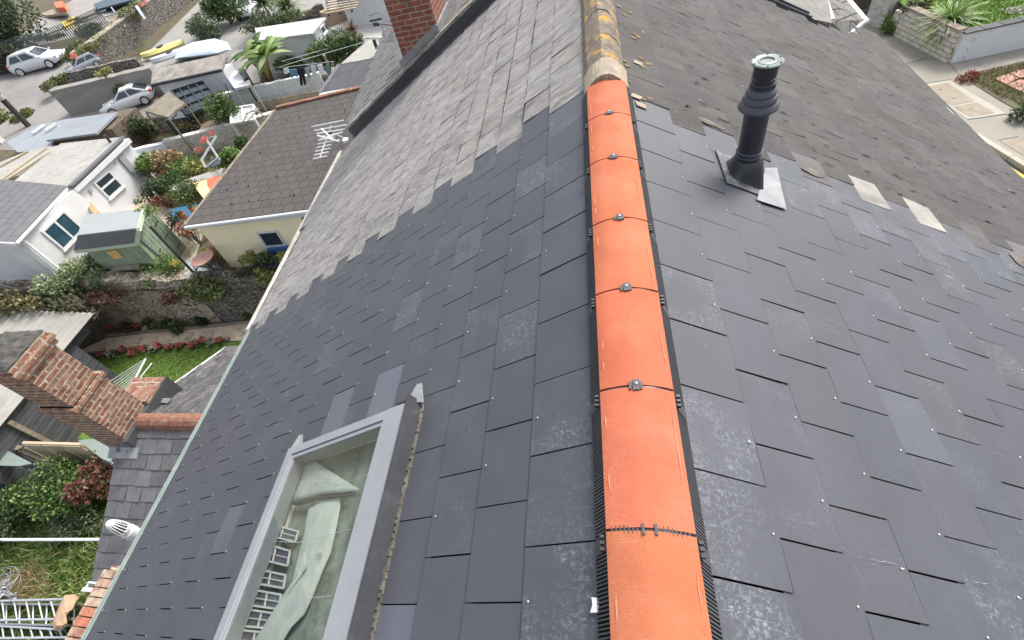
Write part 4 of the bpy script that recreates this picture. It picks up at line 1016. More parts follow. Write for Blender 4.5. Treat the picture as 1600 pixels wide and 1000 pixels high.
# debris on the new slates
lb2 = MB(); a = onL(922, 957, .017); b = onL(935, 957, .017); c = onL(937, 935, .017); d = onL(924, 933, .017); e = onL(926, 944, .019)
lb2.slab([a, b, c, d, e], .001); o = lb2.build('paper_scrap', surf('paper', (.82, .83, .85), rough=.8, var=.03)); tag(o, 'torn white paper scrap lying beside the ribbed black ridge vent', 'scrap')

# ================================================================ helpers for the gardens
def hgt(b, x, y):                                # height of the upright at b that reaches the sight line (x, y)
    best = None
    for k in range(600):
        z = b.z + k * .01; q = proj((b.x, b.y, z)); e = (q[0] - x) ** 2 + (q[1] - y) ** 2
        if best is None or e < best[0]: best = (e, k * .01)
    return best[1]
def LG(x, y): return P(x, y, -8.9)
def window(parent, a, b, d, n, fw=.05, fm=None, pm=None, splits=(.5,), proud=.03, hs=()):
    """a top left, b top right, d bottom left, n outward normal"""
    a, b, d, n = V(a), V(b), V(d), V(n); U = b - a; Wv = d - a; lu, lv = U.length, Wv.length; u = U / lu; v = Wv / lv
    mb = MB()
    def bx(mbx, u0, u1, v0, v1, h0, h1): mbx.obox(a + u * u0 + v * v0 + n * h0, u * (u1 - u0), v * (v1 - v0), n * (h1 - h0))
    bx(mb, 0, lu, 0, fw, -.02, proud); bx(mb, 0, lu, lv - fw, lv, -.02, proud); bx(mb, 0, fw, fw, lv - fw, -.02, proud); bx(mb, lu - fw, lu, fw, lv - fw, -.02, proud)
    for s in splits: bx(mb, lu * s - fw / 2, lu * s + fw / 2, fw, lv - fw, -.02, proud - .002)
    for s in hs: bx(mb, fw, lu - fw, lv * s - fw / 2, lv * s + fw / 2, -.02, proud - .004)
    bx(mb, -.04, lu + .04, lv, lv + .04, -.02, proud + .04)
    w_ = mb.build('window', fm or M['upvc'], parent)
    mb = MB(); bx(mb, fw * .5, lu - fw * .5, fw * .5, lv - fw * .5, -.015, proud - .02); mb.build('pane', pm or M['dark_glass'], w_)
    return w_
def wallrun(name, label, cat, a, b, h, th, m, cap=None, capm=None, part='masonry', h2=None, away=True, ragged=0, group=None):
    """upright wall between ground points a and b; thickness goes away from the camera"""
    a, b = V(a), V(b); d = (b - a); nrm = V((-d.y, d.x, 0)).normalized()
    if nrm.dot(a - CP) < 0: nrm = -nrm
    h2 = h if h2 is None else h2
    t = thing(name, label, cat, (a + b) / 2, group); mb = MB(); k = max(1, int(d.length / .35)) if ragged else 1
    tops = [a + d * i / k + UP * (h + (h2 - h) * i / k + (uni(-ragged, ragged) if ragged else 0)) for i in range(k + 1)]
    for i in range(k):
        p0, p1 = a + d * i / k - UP * .5, a + d * (i + 1) / k - UP * .5; q0, q1 = tops[i], tops[i + 1]
        mb.raw([p0, p1, q1, q0, p0 + nrm * th, p1 + nrm * th, q1 + nrm * th, q0 + nrm * th], [(0, 1, 2, 3), (7, 6, 5, 4), (3, 2, 6, 7)] + ([(0, 3, 7, 4)] if i == 0 else []) + ([(1, 5, 6, 2)] if i == k - 1 else []))
    mb.build(part, m, t)
    if cap:
        mb = MB(); L = 0; n_ = max(1, int(d.length / .5))
        for i in range(n_):
            p = a + d * (i + .02) / n_ + UP * (h + (h2 - h) * i / n_ + .003); q = a + d * (i + .98) / n_ + UP * (h + (h2 - h) * (i + 1) / n_ + .003)
            k_ = uni(.85, 1.15); mb.obox(p - nrm * .03, q - p, nrm * (th + .06), UP * (cap + uni(-.01, .01) * (1 if ragged else 0)), (k_, k_, k_, 0))
        mb.build('coping', capm or m, t)
    return t

# ---------------------------------------------------------------- lower garden: rubble wall, beds, gravel path, lawn
t = thing('rubble_wall', 'tall old rubble retaining wall with overhanging plants behind the gravel path', 'wall', (-14, YW, -8.9))
def wall_face(x0, x1, seed, m, part):
    nx = int((x1 - x0) / .28); nz_ = 7; mb = MB(); vs = []; fs = []
    for i in range(nx + 1):
        x = x0 + (x1 - x0) * i / nx; top = gz(x, YW) + .38 + uni(-.06, .06)
        for j in range(nz_ + 1):
            z = -9.0 + (top + 9.0) * j / nz_; edge = i in (0, nx)
            vs.append(V((x, YW + .10 * (j / nz_) + (0 if edge else uni(-.05, .05)), z)))
        vs.append(V((x, YW + .5, top + uni(-.03, .03))))
    w_ = nz_ + 2
    for i in range(nx):
        for j in range(nz_ + 1): a = i * w_ + j; fs.append((a, a + w_, a + w_ + 1, a + 1))
    mb.raw(vs, fs); mb.build(part, m, t)
wall_face(-30, -12.4, 1, M['rubble'], 'old_masonry'); wall_face(-12.4, -4.0, 2, M['rubble_grey'], 'patched_masonry')
gpoly('gravel_path', [(100, 560), (170, 527), (402, 504), (470, 498), (460, 530), (352, 533), (140, 553)], M['gravel'], .01, LG)
mb = MB()
for (x, y, w_, h_) in ((185, 535, 20, 11), (212, 533, 20, 11), (240, 532, 16, 10), (262, 529, 20, 12), (291, 526, 22, 13), (322, 523, 22, 13), (352, 521, 19, 13), (378, 519, 16, 13), (160, 541, 18, 9)):
    a, b, c, d = LG(x - w_ * .62, y + h_ * .5), LG(x + w_ * .35, y + h_ * .42), LG(x + w_ * .62, y - h_ * .5), LG(x - w_ * .3, y - h_ * .42)
    mb.slab([p + V((0, 0, .03)) for p in (a, b, c, d)], .03, (uni(.85, 1.15),) * 3 + (0,))
structure('path_slabs', mb, M['flag'])
gpoly('lawn', [(95, 566), (140, 556), (352, 536), (470, 520), (470, 640), (200, 720), (110, 680)], M['lawn'], .012, LG)
gpoly('flower_bed', [(120, 520), (165, 500), (460, 470), (460, 503), (402, 504), (168, 527)], M['soil'], .02, LG)
for nm, lab, pts in (('log_edging', 'weathered timber edging along the wall side of the gravel path', [(168, 527), (230, 520), (300, 514), (404, 503)]),
                     ('log_edging', 'weathered timber edging between the gravel path and the lawn', [(140, 554), (210, 545), (290, 538), (360, 531)])):
    t = thing(nm, lab, 'edging', LG(*pts[1]), 'timber edgings of the gravel path')
    for i in range(len(pts) - 1):
        a, b = LG(*pts[i]), LG(*pts[i + 1]); mb = MB(); n_ = 5
        mb.tube([a + (b - a) * k / n_ + V((0, uni(-.01, .01), .06)) for k in range(n_ + 1)], .055, 7); mb.build('log', M['wood_grey'], t)
LAWN = [LG(*q) for q in ((150, 560), (355, 540), (345, 560), (300, 600), (250, 670), (170, 620))]
def inpoly(p, poly):
    c = False; n = len(poly); j = n - 1
    for i in range(n):
        a, b = poly[i], poly[j]
        if (a.y > p.y) != (b.y > p.y) and p.x < (b.x - a.x) * (p.y - a.y) / (b.y - a.y) + a.x: c = not c
        j = i
    return c
def in_poly_fn(poly):
    xs = [p.x for p in poly]; ys_ = [p.y for p in poly]
    def fn():
        while True:
            p = V((uni(min(xs), max(xs)), uni(min(ys_), max(ys_)), poly[0].z))
            if inpoly(p, poly): return p
    return fn
mb = MB(); blades(mb, in_poly_fn(LAWN), 9000, .06, .011, [(.12, .22, .035), (.17, .27, .05), (.08, .15, .025), (.22, .28, .07)]); o = mb.build('grass', M['leaf']); tag(o, 'mown green lawn grass beside the gravel path', 'grass', kind='stuff')
ROUGH = [LG(*q) for q in ((-90, 780), (60, 800), (200, 760), (210, 1040), (-90, 1040))]
mb = MB(); fn = in_poly_fn(ROUGH)
blades(mb, fn, 15000, .24, .02, [(.10, .19, .035), (.15, .26, .05), (.06, .12, .02), (.21, .30, .08), (.30, .34, .12)], .8)
blades(mb, fn, 1500, .3, .012, 'dry', 1.0)
o = mb.build('rough_grass', M['leaf']); tag(o, 'long rough green grass round the ladders at the bottom left', 'grass', kind='stuff')
mb = MB(); blades(mb, in_poly_fn([LG(*q) for q in ((22, 915), (60, 885), (85, 925), (60, 938), (20, 935))]), 900, .35, .012, 'dry', 1.4); o = mb.build('dry_grass', M['leaf']); tag(o, 'dry straw-coloured cut stalks heaped above the ladders', 'dead grass', kind='stuff')

def flowers(px, py, pal, lab, r=.16, n=130, z=None, green=90, pf=None):
    c = (pf or LG)(px, py); t = thing('flower_clump', lab, 'flowers', c, 'bedding flowers beside the path'); mb = MB()
    cloud(mb, c + V((0, 0, .10)), V((r, r * .8, .10)), green, .07, 'mid', 4); 
    mb.build('foliage', M['leaf'], t); mb = MB()
    cloud(mb, c + V((0, 0, .17)), V((r, r * .8, .10)), n, .055, pal, 4, fill=.7); mb.build('petals', M['petal'], t)
FL = [(163, 556, 'coral', 'coral red flower clump at the left end of the lawn edging'), (178, 557, 'white', 'white flower clump near the left end of the lawn edging'),
      (195, 550, 'coral', 'coral flower clump right of the left white clump'), (214, 552, 'coral', 'wide coral flower clump above the clothes airer'),
      (226, 549, 'coral', 'coral flower clump just right of the airer tip'), (244, 550, 'white', 'white flower clump midway along the lawn edging'),
      (249, 545, 'coral', 'coral flower clump behind the middle white one'), (266, 546, 'coral', 'round coral flower clump right of the middle white one'),
      (286, 544, 'coral', 'coral flower clump before the big right hand cluster'), (303, 541, 'coral', 'large coral flower clump near the slate roof'),
      (318, 538, 'coral', 'brightest coral flower clump nearest the slate roof'), (333, 539, 'white', 'pale pink-white flower clump at the right end of the lawn edging'),
      (345, 537, 'coral', 'small coral flower clump at the far right end of the edging'),
      (178, 514, 'coral', 'small red clump at the left end of the bed under the wall'), (221, 511, 'coral', 'red geranium clump in the bed under the rubble wall'),
      (245, 508, 'coral', 'small red clump right of the geraniums under the wall'), (289, 500, 'coral', 'tall pink-red clump leaning on the rubble wall'),
      (350, 493, 'coral', 'small red clump under the grey part of the rubble wall'), (231, 516, 'white', 'tiny white flowers beside the geraniums'),
      (372, 497, 'white', 'white stones and flowers at the right end of the wall bed')]
for i, (x, y, pal, lab) in enumerate(FL): flowers(x, y, pal, lab, r=.24 if pal == 'coral' and i in (9, 10, 14, 3, 11) else .17, n=170 if pal == 'coral' else 90)
for (x, y, r_, pal, lab) in ((258, 508, .42, 'mid', 'grey green cushion plant in the bed under the wall'), (200, 512, .3, 'olive', 'low olive plant at the left of the wall bed'),
                             (235, 500, .3, 'mid', 'dark green plant against the rubble wall'), (310, 500, .33, 'dark', 'dark bushy plant under the wall right of the pink clump'),
                             (333, 493, .25, 'dark', 'small dark plant beneath the grey masonry'), (385, 490, .3, 'mid', 'green plant at the right end of the wall bed'), (272, 512, .3, 'mid', 'trailing green plant over the timber edging')):
    bush('bed_plant', lab, 'plant', x, y, -8.65, (r_, r_ * .7, r_ * .7), 420, .09, pal, group='plants in the bed under the wall', ground=-8.9, lumps=5)

# plants hanging over the rubble wall
def over(x, y, z, rad, n, size, pal, lab, name='wall_plant'):
    return bush(name, lab, 'plant', x, y, z, rad, n, size, pal, ground=z - rad[2], lumps=10)
over(318, 452, -7.2, (.95, .35, .42), 2600, .10, [(.12, .17, .04), (.18, .24, .06), (.08, .11, .03), (.14, .13, .06)], 'wide olive green plant spilling over the middle of the rubble wall')
over(417, 428, -7.0, (.45, .25, .25), 900, .09, 'yellow', 'yellow-green tuft on the wall top next to the neighbour roof')
over(258, 462, -7.3, (.36, .3, .42), 900, .07, [(.20, .10, .07), (.15, .08, .055), (.25, .13, .09)], 'reddish brown dead clump hanging on the rubble wall')
over(90, 478, -6.9, (2.0, .5, .5), 4200, .11, [(.07, .075, .04), (.12, .11, .06), (.09, .11, .04), (.17, .14, .09)], 'dark dry hedge sprawling over the left end of the rubble wall')
over(15, 470, -6.3, (1.2, .5, .35), 1500, .11, [(.2, .18, .06), (.12, .13, .05), (.25, .2, .09)], 'yellowish hedge end at the left edge above the corrugated roof')
over(160, 468, -7.0, (1.1, .3, .2), 1300, .09, 'bronze', 'thin brown twigs along the top of the rubble wall')
over(388, 425, -6.95, (.6, .2, .12), 500, .07, 'olive', 'sparse weeds along the coping under the yellow building')

# rotary clothes airer
t = thing('clothes_airer', 'white rotary clothes airer leaning over the lawn beside the brick stub', 'clothes airer', LG(208, 655))
tip, hub_ = P(228, 560, -7.9), P(204, 606, -8.1)
mb = MB(); mb.tube([hub_, tip], .03, 7); mb.tube([hub_ + V((.05, 0, 0)), tip + V((0, 0, -.25))], .018, 6); mb.tube([LG(208, 660), hub_], .03, 7)
e2 = P(128, 618, -7.9); mb.tube([hub_ + V((-.1, -.2, -.1)), e2], .028, 7); mb.build('arm', M['upvc'], t)
mb = MB()
for k in range(9):
    f = (k + 1) / 9; mb.tube([hub_ + (tip - hub_) * f, P(152 + (165 - 152) * (1 - f) * 2.4, 609 + (1 - f) * 34, -8.15)], .010, 5)
mb.build('line', M['upvc'], t)

# ---------------------------------------------------------------- corrugated shed with dark cladding
t = thing('corrugated_shed', 'dark clad shed with a pale corrugated roof behind the tall brick chimney', 'shed', (-17, 5.5, -8.9))
mb = MB(); X1, X0, yA, yB = -14.98, -22.0, 2.6, 7.62; n_ = 150; vs = []; fs = []
for i in range(n_ + 1):
    f = i / n_; x = X1 + (X0 - X1) * f; z = -6.9 + .9 * f + .028 * math.cos(2 * math.pi * (X1 - x) / .21)
    vs += [V((x, yA, z)), V((x + .05, yB, z))]
for i in range(n_): fs.append((2 * i, 2 * i + 1, 2 * i + 3, 2 * i + 2))
mb.raw(vs, fs); mb.raw([v - V((0, 0, .012)) for v in vs], fs); mb.build('roof', M['corrugated'], t)
mb = MB(); z = -8.9; i = 0
while z < -6.98:
    mb.obox((-15.16, 2.9, z), (.05, 0, .006), (0, 3.72, 0), (0, 0, .128), (uni(.75, 1.25),) * 3 + (0,)); z += .14
mb.build('cladding', M['dark_clad'], t)
mb = MB(); mb.box(-22, -15.17, 2.9, 6.6, -8.9, -7.0); mb.box(-21, -15.3, 6.6, 7.3, -7.35, -7.0); mb.build('wall', M['felt_dark'], t)
mb = MB(); q = PXc(88, 698, -15.08); mb.box(-15.1, -15.0, q.y - .05, q.y + .06, -8.9, -7.02); mb.build('corner_post', M['wood_grey'], t)
t = thing('board_fence', 'pale timber board panel standing behind the big green bush', 'fence', P(80, 715, -8.9)); q = P(125, 698, -7.3); p = P(28, 703, -7.3)
mb = MB()
for k in range(3):
    x0 = p.x + (q.x - p.x) * k / 3; mb.box(x0 + .01, x0 + (q.x - p.x) / 3 - .02, q.y, q.y + .03, -8.9, -7.3, (uni(.9, 1.1),) * 3 + (0,))
mb.build('board', M['wood_peach'], t); mb = MB(); mb.box(p.x, q.x, q.y + .03, q.y + .09, -7.36, -7.27); mb.build('rail', M['wood_peach'], t)
def gbox(name, label, cat, px, z, h, m, th=.04, part='panel', rim=None):
    c = [P(*q, z) for q in px]; cc = sum(c, V((0, 0, 0))) / len(c); t = thing(name, label, cat, (cc.x, cc.y, z - h)); mb = MB(); mb.slab(c, th); mb.build(part, m, t)
    if h > .6:
        for p_ in c: mb = MB(); mb.tube([p_ - UP * (th + .01), p_ - UP * h], .035, 6); mb.build('post', rim or m, t)
    return t
gbox('pale_bench', 'pale green boarded bench top at the right end of the timber panel', 'bench', [(122, 688), (157, 684), (175, 706), (172, 722), (158, 716)], -7.5, 1.4, M['pale_green'], .05)
gbox('pale_table', 'pale green boarded table at the left edge above the green bush', 'table', [(-40, 698), (8, 702), (50, 724), (30, 728), (-40, 726)], -7.5, 1.4, M['pale_green'], .05)
gbox('grey_boards', 'weathered grey boards at the left edge under the clad shed', 'boards', [(-40, 680), (0, 683), (36, 698), (26, 703), (-40, 698)], -7.6, 1.3, M['wood_grey'], .05)

# ---------------------------------------------------------------- shrubs at the lower left
bush('green_shrub', 'big glossy green shrub in front of the pale timber panel', 'shrub', 85, 765, -8.0, (1.0, .72, .75), 9000, .085, [(.06, .13, .02), (.12, .22, .035), (.20, .32, .06), (.035, .07, .014)], ground=-8.9, lumps=18)
bush('green_shrub', 'darker green shrub at the left edge below the pale table', 'shrub', 8, 790, -8.1, (.75, .8, .6), 4200, .08, [(.05, .09, .02), (.09, .15, .035), (.03, .06, .015)], ground=-8.9, lumps=10)
bush('red_shrub', 'red tinged shrub between the green shrub and the slate extension', 'shrub', 150, 745, -7.9, (.4, .65, .6), 2600, .09, [(.28, .07, .05), (.20, .06, .045), (.20, .17, .06), (.33, .13, .10), (.14, .15, .05)], ground=-8.9, lumps=9)
bush('grey_shrub', 'grey green straggly shrub beside the lower part of the extension wall', 'shrub', 118, 822, -8.5, (.7, .45, .3), 2200, .07, [(.16, .20, .10), (.22, .25, .15), (.09, .12, .04)], ground=-8.9, lumps=8)
spiky('strap_plant', 'arching strap leaved plant against the extension verge', 'plant', P(146, 812, -8.7), 90, .7, .02, 'mid')
t = thing('timber_plank', 'short pale plank lying by the left edge in the long grass', 'plank', P(6, 825, -8.7)); mb = MB(); mb.slab([P(-8, 835, -8.5), P(4, 842, -8.5), P(19, 812, -8.4), P(6, 806, -8.4)], .05); mb.build('board', M['wood_peach'], t)

# ladders, pole, sack, net
def ladder(name, label, A0, A1, B0, B1, n, z, rungs_only=False, group='aluminium ladders in the long grass'):
    a0, a1, b0, b1 = P(*A0, z), P(*A1, z), P(*B0, z), P(*B1, z)
    t = thing(name, label, 'ladder', (a0 + b1) / 2 - UP * .1, group)
    for a, b in ((a0, a1), (b0, b1)):
        mb = MB(); mb.bar(a, b, .035, .085); mb.build('rail', M['silver'], t)
    for k in range(n):
        f = (k + .5) / n; mb = MB(); mb.tube([a0 + (a1 - a0) * f, b0 + (b1 - b0) * f], .017, 7); mb.build('rung', M['silver'], t)
ladder('ladder', 'upper aluminium ladder half hidden under the brown sack', (-60, 941), (108, 936), (-60, 970), (118, 967), 9, -8.5)
ladder('ladder', 'lower section of the ladder lying just beneath the brown sack', (-60, 944), (128, 945), (-60, 974), (126, 978), 9, -8.68)
ladder('ladder', 'aluminium ladder lowest in the picture at the bottom left corner', (-60, 975), (100, 984), (-60, 998), (106, 996), 11, -8.6)
t = thing('long_pole', 'long white pole lying level across the rough grass', 'pole', P(50, 843, -8.3)); mb = MB(); mb.tube([P(-80, 843.5, -8.2), P(156, 843, -8.2)], .035, 8); mb.build('tube', M['upvc'], t)
t = thing('sack', 'crumpled brown hessian sack draped over the ladders', 'sack', P(103, 955, -8.6))
mb = MB(); outl = [(100, 930), (118, 928), (124, 934), (117, 950), (104, 962), (105, 968), (106, 978), (97, 983), (84, 984), (81, 974), (86, 962), (93, 945)]
cx_ = sum(a for a, b in outl) / 12; cy_ = sum(b for a, b in outl) / 12; rings = []
for q, (f, z) in enumerate(((1, -8.50), (.97, -8.38), (.75, -8.28), (.45, -8.25), (.15, -8.24))):
    for k, (x, y) in enumerate(outl): rings.append(P(cx_ + (x - cx_) * f, cy_ + (y - cy_) * f, z + uni(-.02, .02)))
n_ = len(outl); mb.raw(rings, [(q * n_ + k, q * n_ + (k + 1) % n_, (q + 1) * n_ + (k + 1) % n_, (q + 1) * n_ + k) for q in range(4) for k in range(n_)] + [tuple(range(4 * n_, 5 * n_))]); mb.build('fabric', M['sack'], t)
t = thing('wire_coil', 'tangled coil of pale wire netting at the left edge above the ladders', 'wire', LG(8, 915)); mb = MB()
for k in range(16):
    c = P(8 + uni(-6, 6), 912 + uni(-5, 5), -8.7); r_ = uni(.12, .3); ax = rdir(); ax.z = abs(ax.z) + 1; ax.normalize(); a_ = ax.orthogonal().normalized(); b_ = ax.cross(a_)
    mb.tube([c + (a_ * math.cos(u * .5236) + b_ * math.sin(u * .5236)) * r_ for u in range(13)], .006, 4, cap=False)
mb.build('wire', M['metal_pale'], t)
t = thing('plastic_sheet', 'scrunched pale grey plastic sheet by the ladder rails at the left edge', 'plastic sheet', LG(10, 930)); mb = MB(); n_ = 9
vs = [P(-14 + 40 * i / n_, 936 - 14 * j / n_ + 6 * math.sin(i), -8.55 + uni(0, .16)) for i in range(n_ + 1) for j in range(n_ + 1)]
mb.raw(vs, [(i * (n_ + 1) + j, i * (n_ + 1) + j + 1, (i + 1) * (n_ + 1) + j + 1, (i + 1) * (n_ + 1) + j) for i in range(n_) for j in range(n_)]); mb.build('sheet', surf('polythene', (.55, .57, .6), rough=.3, var=.3, vs=9), t)

# ================================================================ UPPER GARDENS AND BUILDINGS
# yellow building with brown tiles
ZY = -5.4
ya_ = P(290, 352, ZY); yb_ = P(540, 319, ZY); yc_ = P(590, 134, -4.95); yd_ = P(431, 172, -4.95)
t = thing('yellow_building', 'low pale yellow building under a brown tiled roof with a white gutter', 'building', (-9.4, 12.5, gz(-9.4, 12.5)))
mb = MB(); mb.slab([ya_, yb_, yc_, yd_], .09); mb.build('roof', M['tiles_brown'], t)
mb = MB(); mb.box(ya_.x + .14, yb_.x, ya_.y + .16, yd_.y - .1, -8.8, -5.51); mb.build('wall', M['yellow_render'], t)
mb = MB(); mb.tube([ya_ + V((-.02, -.05, -.05)), yb_ + V((0, -.05, -.05))], .055, 8); mb.box(ya_.x, yb_.x, ya_.y + .02, ya_.y + .1, ZY - .16, ZY - .092); mb.build('gutter', M['upvc'], t)
mb = MB(); mb.bar(ya_ + V((-.03, 0, .0)), yd_ + V((-.03, 0, .0)), .10, .06); mb.build('verge_trim', M['wood_grey'], t)
mb = MB(); n_ = 22
for i in range(n_):
    p = yd_ + (yc_ - yd_) * i / n_; q = yd_ + (yc_ - yd_) * (i + .97) / n_; mb.bar(p + UP * .03 + V((0, .1, 0)), q + UP * .03 + V((0, .1, 0)), .17, .08 + uni(0, .03), (uni(.7, 1.2), 1, 1, 0))
mb.build('ridge', M['ridge_red'], t)
mb = MB()
for k in range(26):                              # chipped black spots along the tile courses
    f, g = uni(.1, .9), random.choice([.12, .25, .3, .5, .55, .7, .85]); p = ya_ + (yb_ - ya_) * f * .8 + (yd_ - ya_) * g; s_ = uni(.015, .035)
    mb.box(p.x, p.x + s_ * 1.6, p.y, p.y + s_, p.z + .004, p.z + .012)
mb.build('tile_chips', M['underlay'], t)['kind'] = 'stuff'
yw = ya_.y + .155
def yp(x, y): return PYc(x, y, yw)
window(t, yp(400, 362.5), yp(433, 359.5), yp(416, 386), V((0, -1, 0)), fw=.06, splits=())
mb = MB(); a, b = yp(418, 385), yp(449, 381); mb.box(a.x, b.x, yw - .14, yw - .01, a.z - .16, a.z - .02); mb.build('window_box', surf('blue_box', (.06, .14, .30), rough=.6, var=.2), t)
mb = MB(); mb.slab([P(469, 334, -5.56), P(503, 329, -5.56), P(497, 356, -6.1), P(478, 366, -6.2)], .06); mb.build('porch_roof', M['felt_mid'], t)
# planters under the yellow wall
pl_ = thing('dark_planter_deck', 'dark slatted deck with planters beneath the small yellow wall window', 'deck', P(425, 405, -6.9)); mb = MB()
a, b, c, d = P(388, 418, -6.75), P(402, 396, -6.75), P(470, 390, -6.75), P(455, 416, -6.75)
for i in range(9):
    f = i / 9; mb.slab([a + (d - a) * f, b + (c - b) * f, b + (c - b) * (f + .085), a + (d - a) * (f + .085)], .06)
mb.build('slat', M['metal_dark'], pl_)
for (x, y, pal, lab) in ((390, 406, 'yellow', 'leafy yellow-green plant at the left of the dark deck'), (415, 405, 'mid', 'green plant in the middle beneath the yellow wall window'), (446, 404, 'yellow', 'golden green plant at the right of the dark deck')):
    bush('potted_plant', lab, 'plant', x, y, -6.6, (.3, .22, .2), 420, .09, pal, group='plants under the yellow wall', lumps=6)
mb = MB(); mb.box(ya_.x + 2.9, -4.4, YW + .02, YW + .42, -7.02, -6.93); o = mb.build('white_coping', M['white_render']); tag(o, 'white coping on the wall top at the right of the dark deck', 'coping')

# television aerial on the eaves of the third house
p0 = P(545, 213, -2.75); t = thing('tv_aerial', 'silver television aerial on a short mast at the corner of the rough slate roof', 'aerial', p0)
hb = P(517, 207, -2.45)
mb = MB(); mb.tube([p0 + V((.1, 0, -.5)), p0 + V((.05, 0, .1))], .02, 7); mb.tube([P(543, 246, -3.1), P(529, 218, -2.6)], .02, 7); mb.tube([P(545, 219, -2.6), hb], .013, 6); mb.build('mast', M['metal_pale'], t)
b0, b1 = P(500, 246, -2.5), P(517, 197, -2.45)
mb = MB(); mb.tube([b0, b1], .014, 6); mb.build('boom', M['silver'], t); bd = (b1 - b0); sd_ = V((bd.y, -bd.x, 0)).normalized()
mb = MB()
for k in range(7):
    p = b0 + bd * (k * .115); L = .13 + .006 * k; mb.tube([p - sd_ * L, p + sd_ * L], .013, 5)
mb.build('director', M['white_plastic'], t)
mb = MB()
for (x0, y0_, x1, y1_) in ((487, 198, 537, 188), (491, 204, 541, 195), (495, 209, 543, 201), (496, 212, 530, 221), (499, 219, 535, 206), (502, 201, 520, 218)): mb.tube([P(x0, y0_, -2.42), P(x1, y1_, -2.42)], .014, 5)
mb.build('reflector', M['white_plastic'], t)
mb = MB(); mb.tube_rings(P(540, 219, -2.45), [(.01, -.03), (.055, -.02), (.06, .02), (.02, .04)], 14, (1, 1, 1, 0), None); mb.build('end_disc', M['white_plastic'], t); mb = MB(); mb.box(hb.x - .04, hb.x + .04, hb.y - .03, hb.y + .03, hb.z - .03, hb.z + .03); mb.build('clamp', M['metal_dark'], t)
# second aerial on a long arm from the chimney
t = thing('chimney_aerial', 'small dark aerial on a long pale arm beside the tall brick chimney', 'aerial', P(632, 42, -1.6))
a, b = P(634, 42, -1.35), P(590, 36, -1.6)
mb = MB(); mb.tube([a, b], .022, 7); mb.tube([a, P(641, 55, -1.5)], .03, 6); mb.build('arm', M['wood_grey'], t)
mb = MB(); mb.tube([P(578, 33, -1.6), P(596, 29, -1.6)], .022, 6); mb.tube([P(584, 38, -1.6), P(592, 37, -1.6)], .04, 6); mb.tube([P(x, y, -1.5) for x, y in ((580, 31), (577, 24), (593, 20), (594, 29))], .007, 5); mb.tube([P(597, 41, -1.6), P(602, 62, -2.8)], .005, 4)
mb.build('antenna', M['metal_dark'], t)

def block(name, label, cat, x0, x1, y0, y1, z1, z0, roofm, wallm, th=.12, over=.12, slope=0, pitch=None):
    t = thing(name, label, cat, ((x0 + x1) / 2, (y0 + y1) / 2, z0)); mb = MB()
    mb.slab([(x0 - over, y0 - over, z1), (x1 + over, y0 - over, z1), (x1 + over, y1 + over, z1 + slope), (x0 - over, y1 + over, z1 + slope)], th); mb.build('roof', roofm, t)
    mb = MB(); mb.box(x0, x1, y0, y1, z0 - 1.0, z1 - th + min(0, slope)); mb.build('wall', wallm, t); return t

# grey tiled white house at the left
xA = -16.85; yA_, yB_ = 8.73, 11.5
t = thing('tiled_house', 'white house with a plain grey tiled roof at the left edge', 'house', (-18.5, 10, -7))
a, b = P(22, 378, -4.8), P(105, 290, -4.8); c = V((-21.6, b.y + .3, -4.0)); d = V((-21.6, a.y, -4.0))
mb = MB(); mb.slab([a, b, c, d], .09); mb.build('roof', M['tiles_grey'], t)
mb = MB(); mb.box(-22, a.x - .22, a.y + .14, b.y - .05, -8.9, -4.93); mb.raw([(-22, a.y + .14, -4.93), (a.x - .22, a.y + .14, -4.93), (-22, a.y + .14, -4.1)], [(0, 1, 2)]); mb.build('wall', M['grey_render'], t)
mb = MB(); mb.tube([a + V((-.0, 0, -.08)), b + V((0, 0, -.08))], .055, 8); mb.bar(a + V((0, -.03, -.07)), d + V((0, -.03, -.07)), .05, .12); mb.build('gutter', M['upvc'], t)
mb = MB(); xw = a.x - .2; q = PXc(30, 372, xw + .06); mb.tube([V((xw + .1, q.y, -4.95)), V((xw + .06, q.y + .03, -5.2)), V((xw + .06, q.y + .03, -7.4))], .04, 7); mb.build('downpipe', M['white_plastic'], t)
xp = lambda x, y: PXc(x, y, a.x - .21)
window(t, xp(63, 362), xp(98, 328), xp(99, 392), V((1, 0, 0)), fw=.07, pm=M['blue_glass'], splits=(.52,), proud=.04)
# stair with rails at the left edge
t = thing('garden_stair', 'dark garden stair with metal rails at the left edge below the white gable', 'stair', P(25, 450, -7.3))
for k in range(7):
    f = k / 7; mb = MB(); p = P(56 - 62 * f, 462 - 13 * f, -7.25 + .1 * k); mb.box(p.x - .32, p.x - .02, p.y - .1, p.y + 1.2, p.z - .1, p.z); mb.build('step', M['wood_brown'], t)
for dy in (0, 14):
    mb = MB(); mb.tube([P(44, 455 + dy, -6.9), P(-20, 440 + dy, -6.2)], .03, 6)
    for k in range(9):
        p = P(44 - 7 * k, 455 + dy - 1.65 * k, -6.9 + .08 * k); mb.tube([p, p - UP * .5], .012, 4)
    mb.build('rail', M['metal_pale'], t)

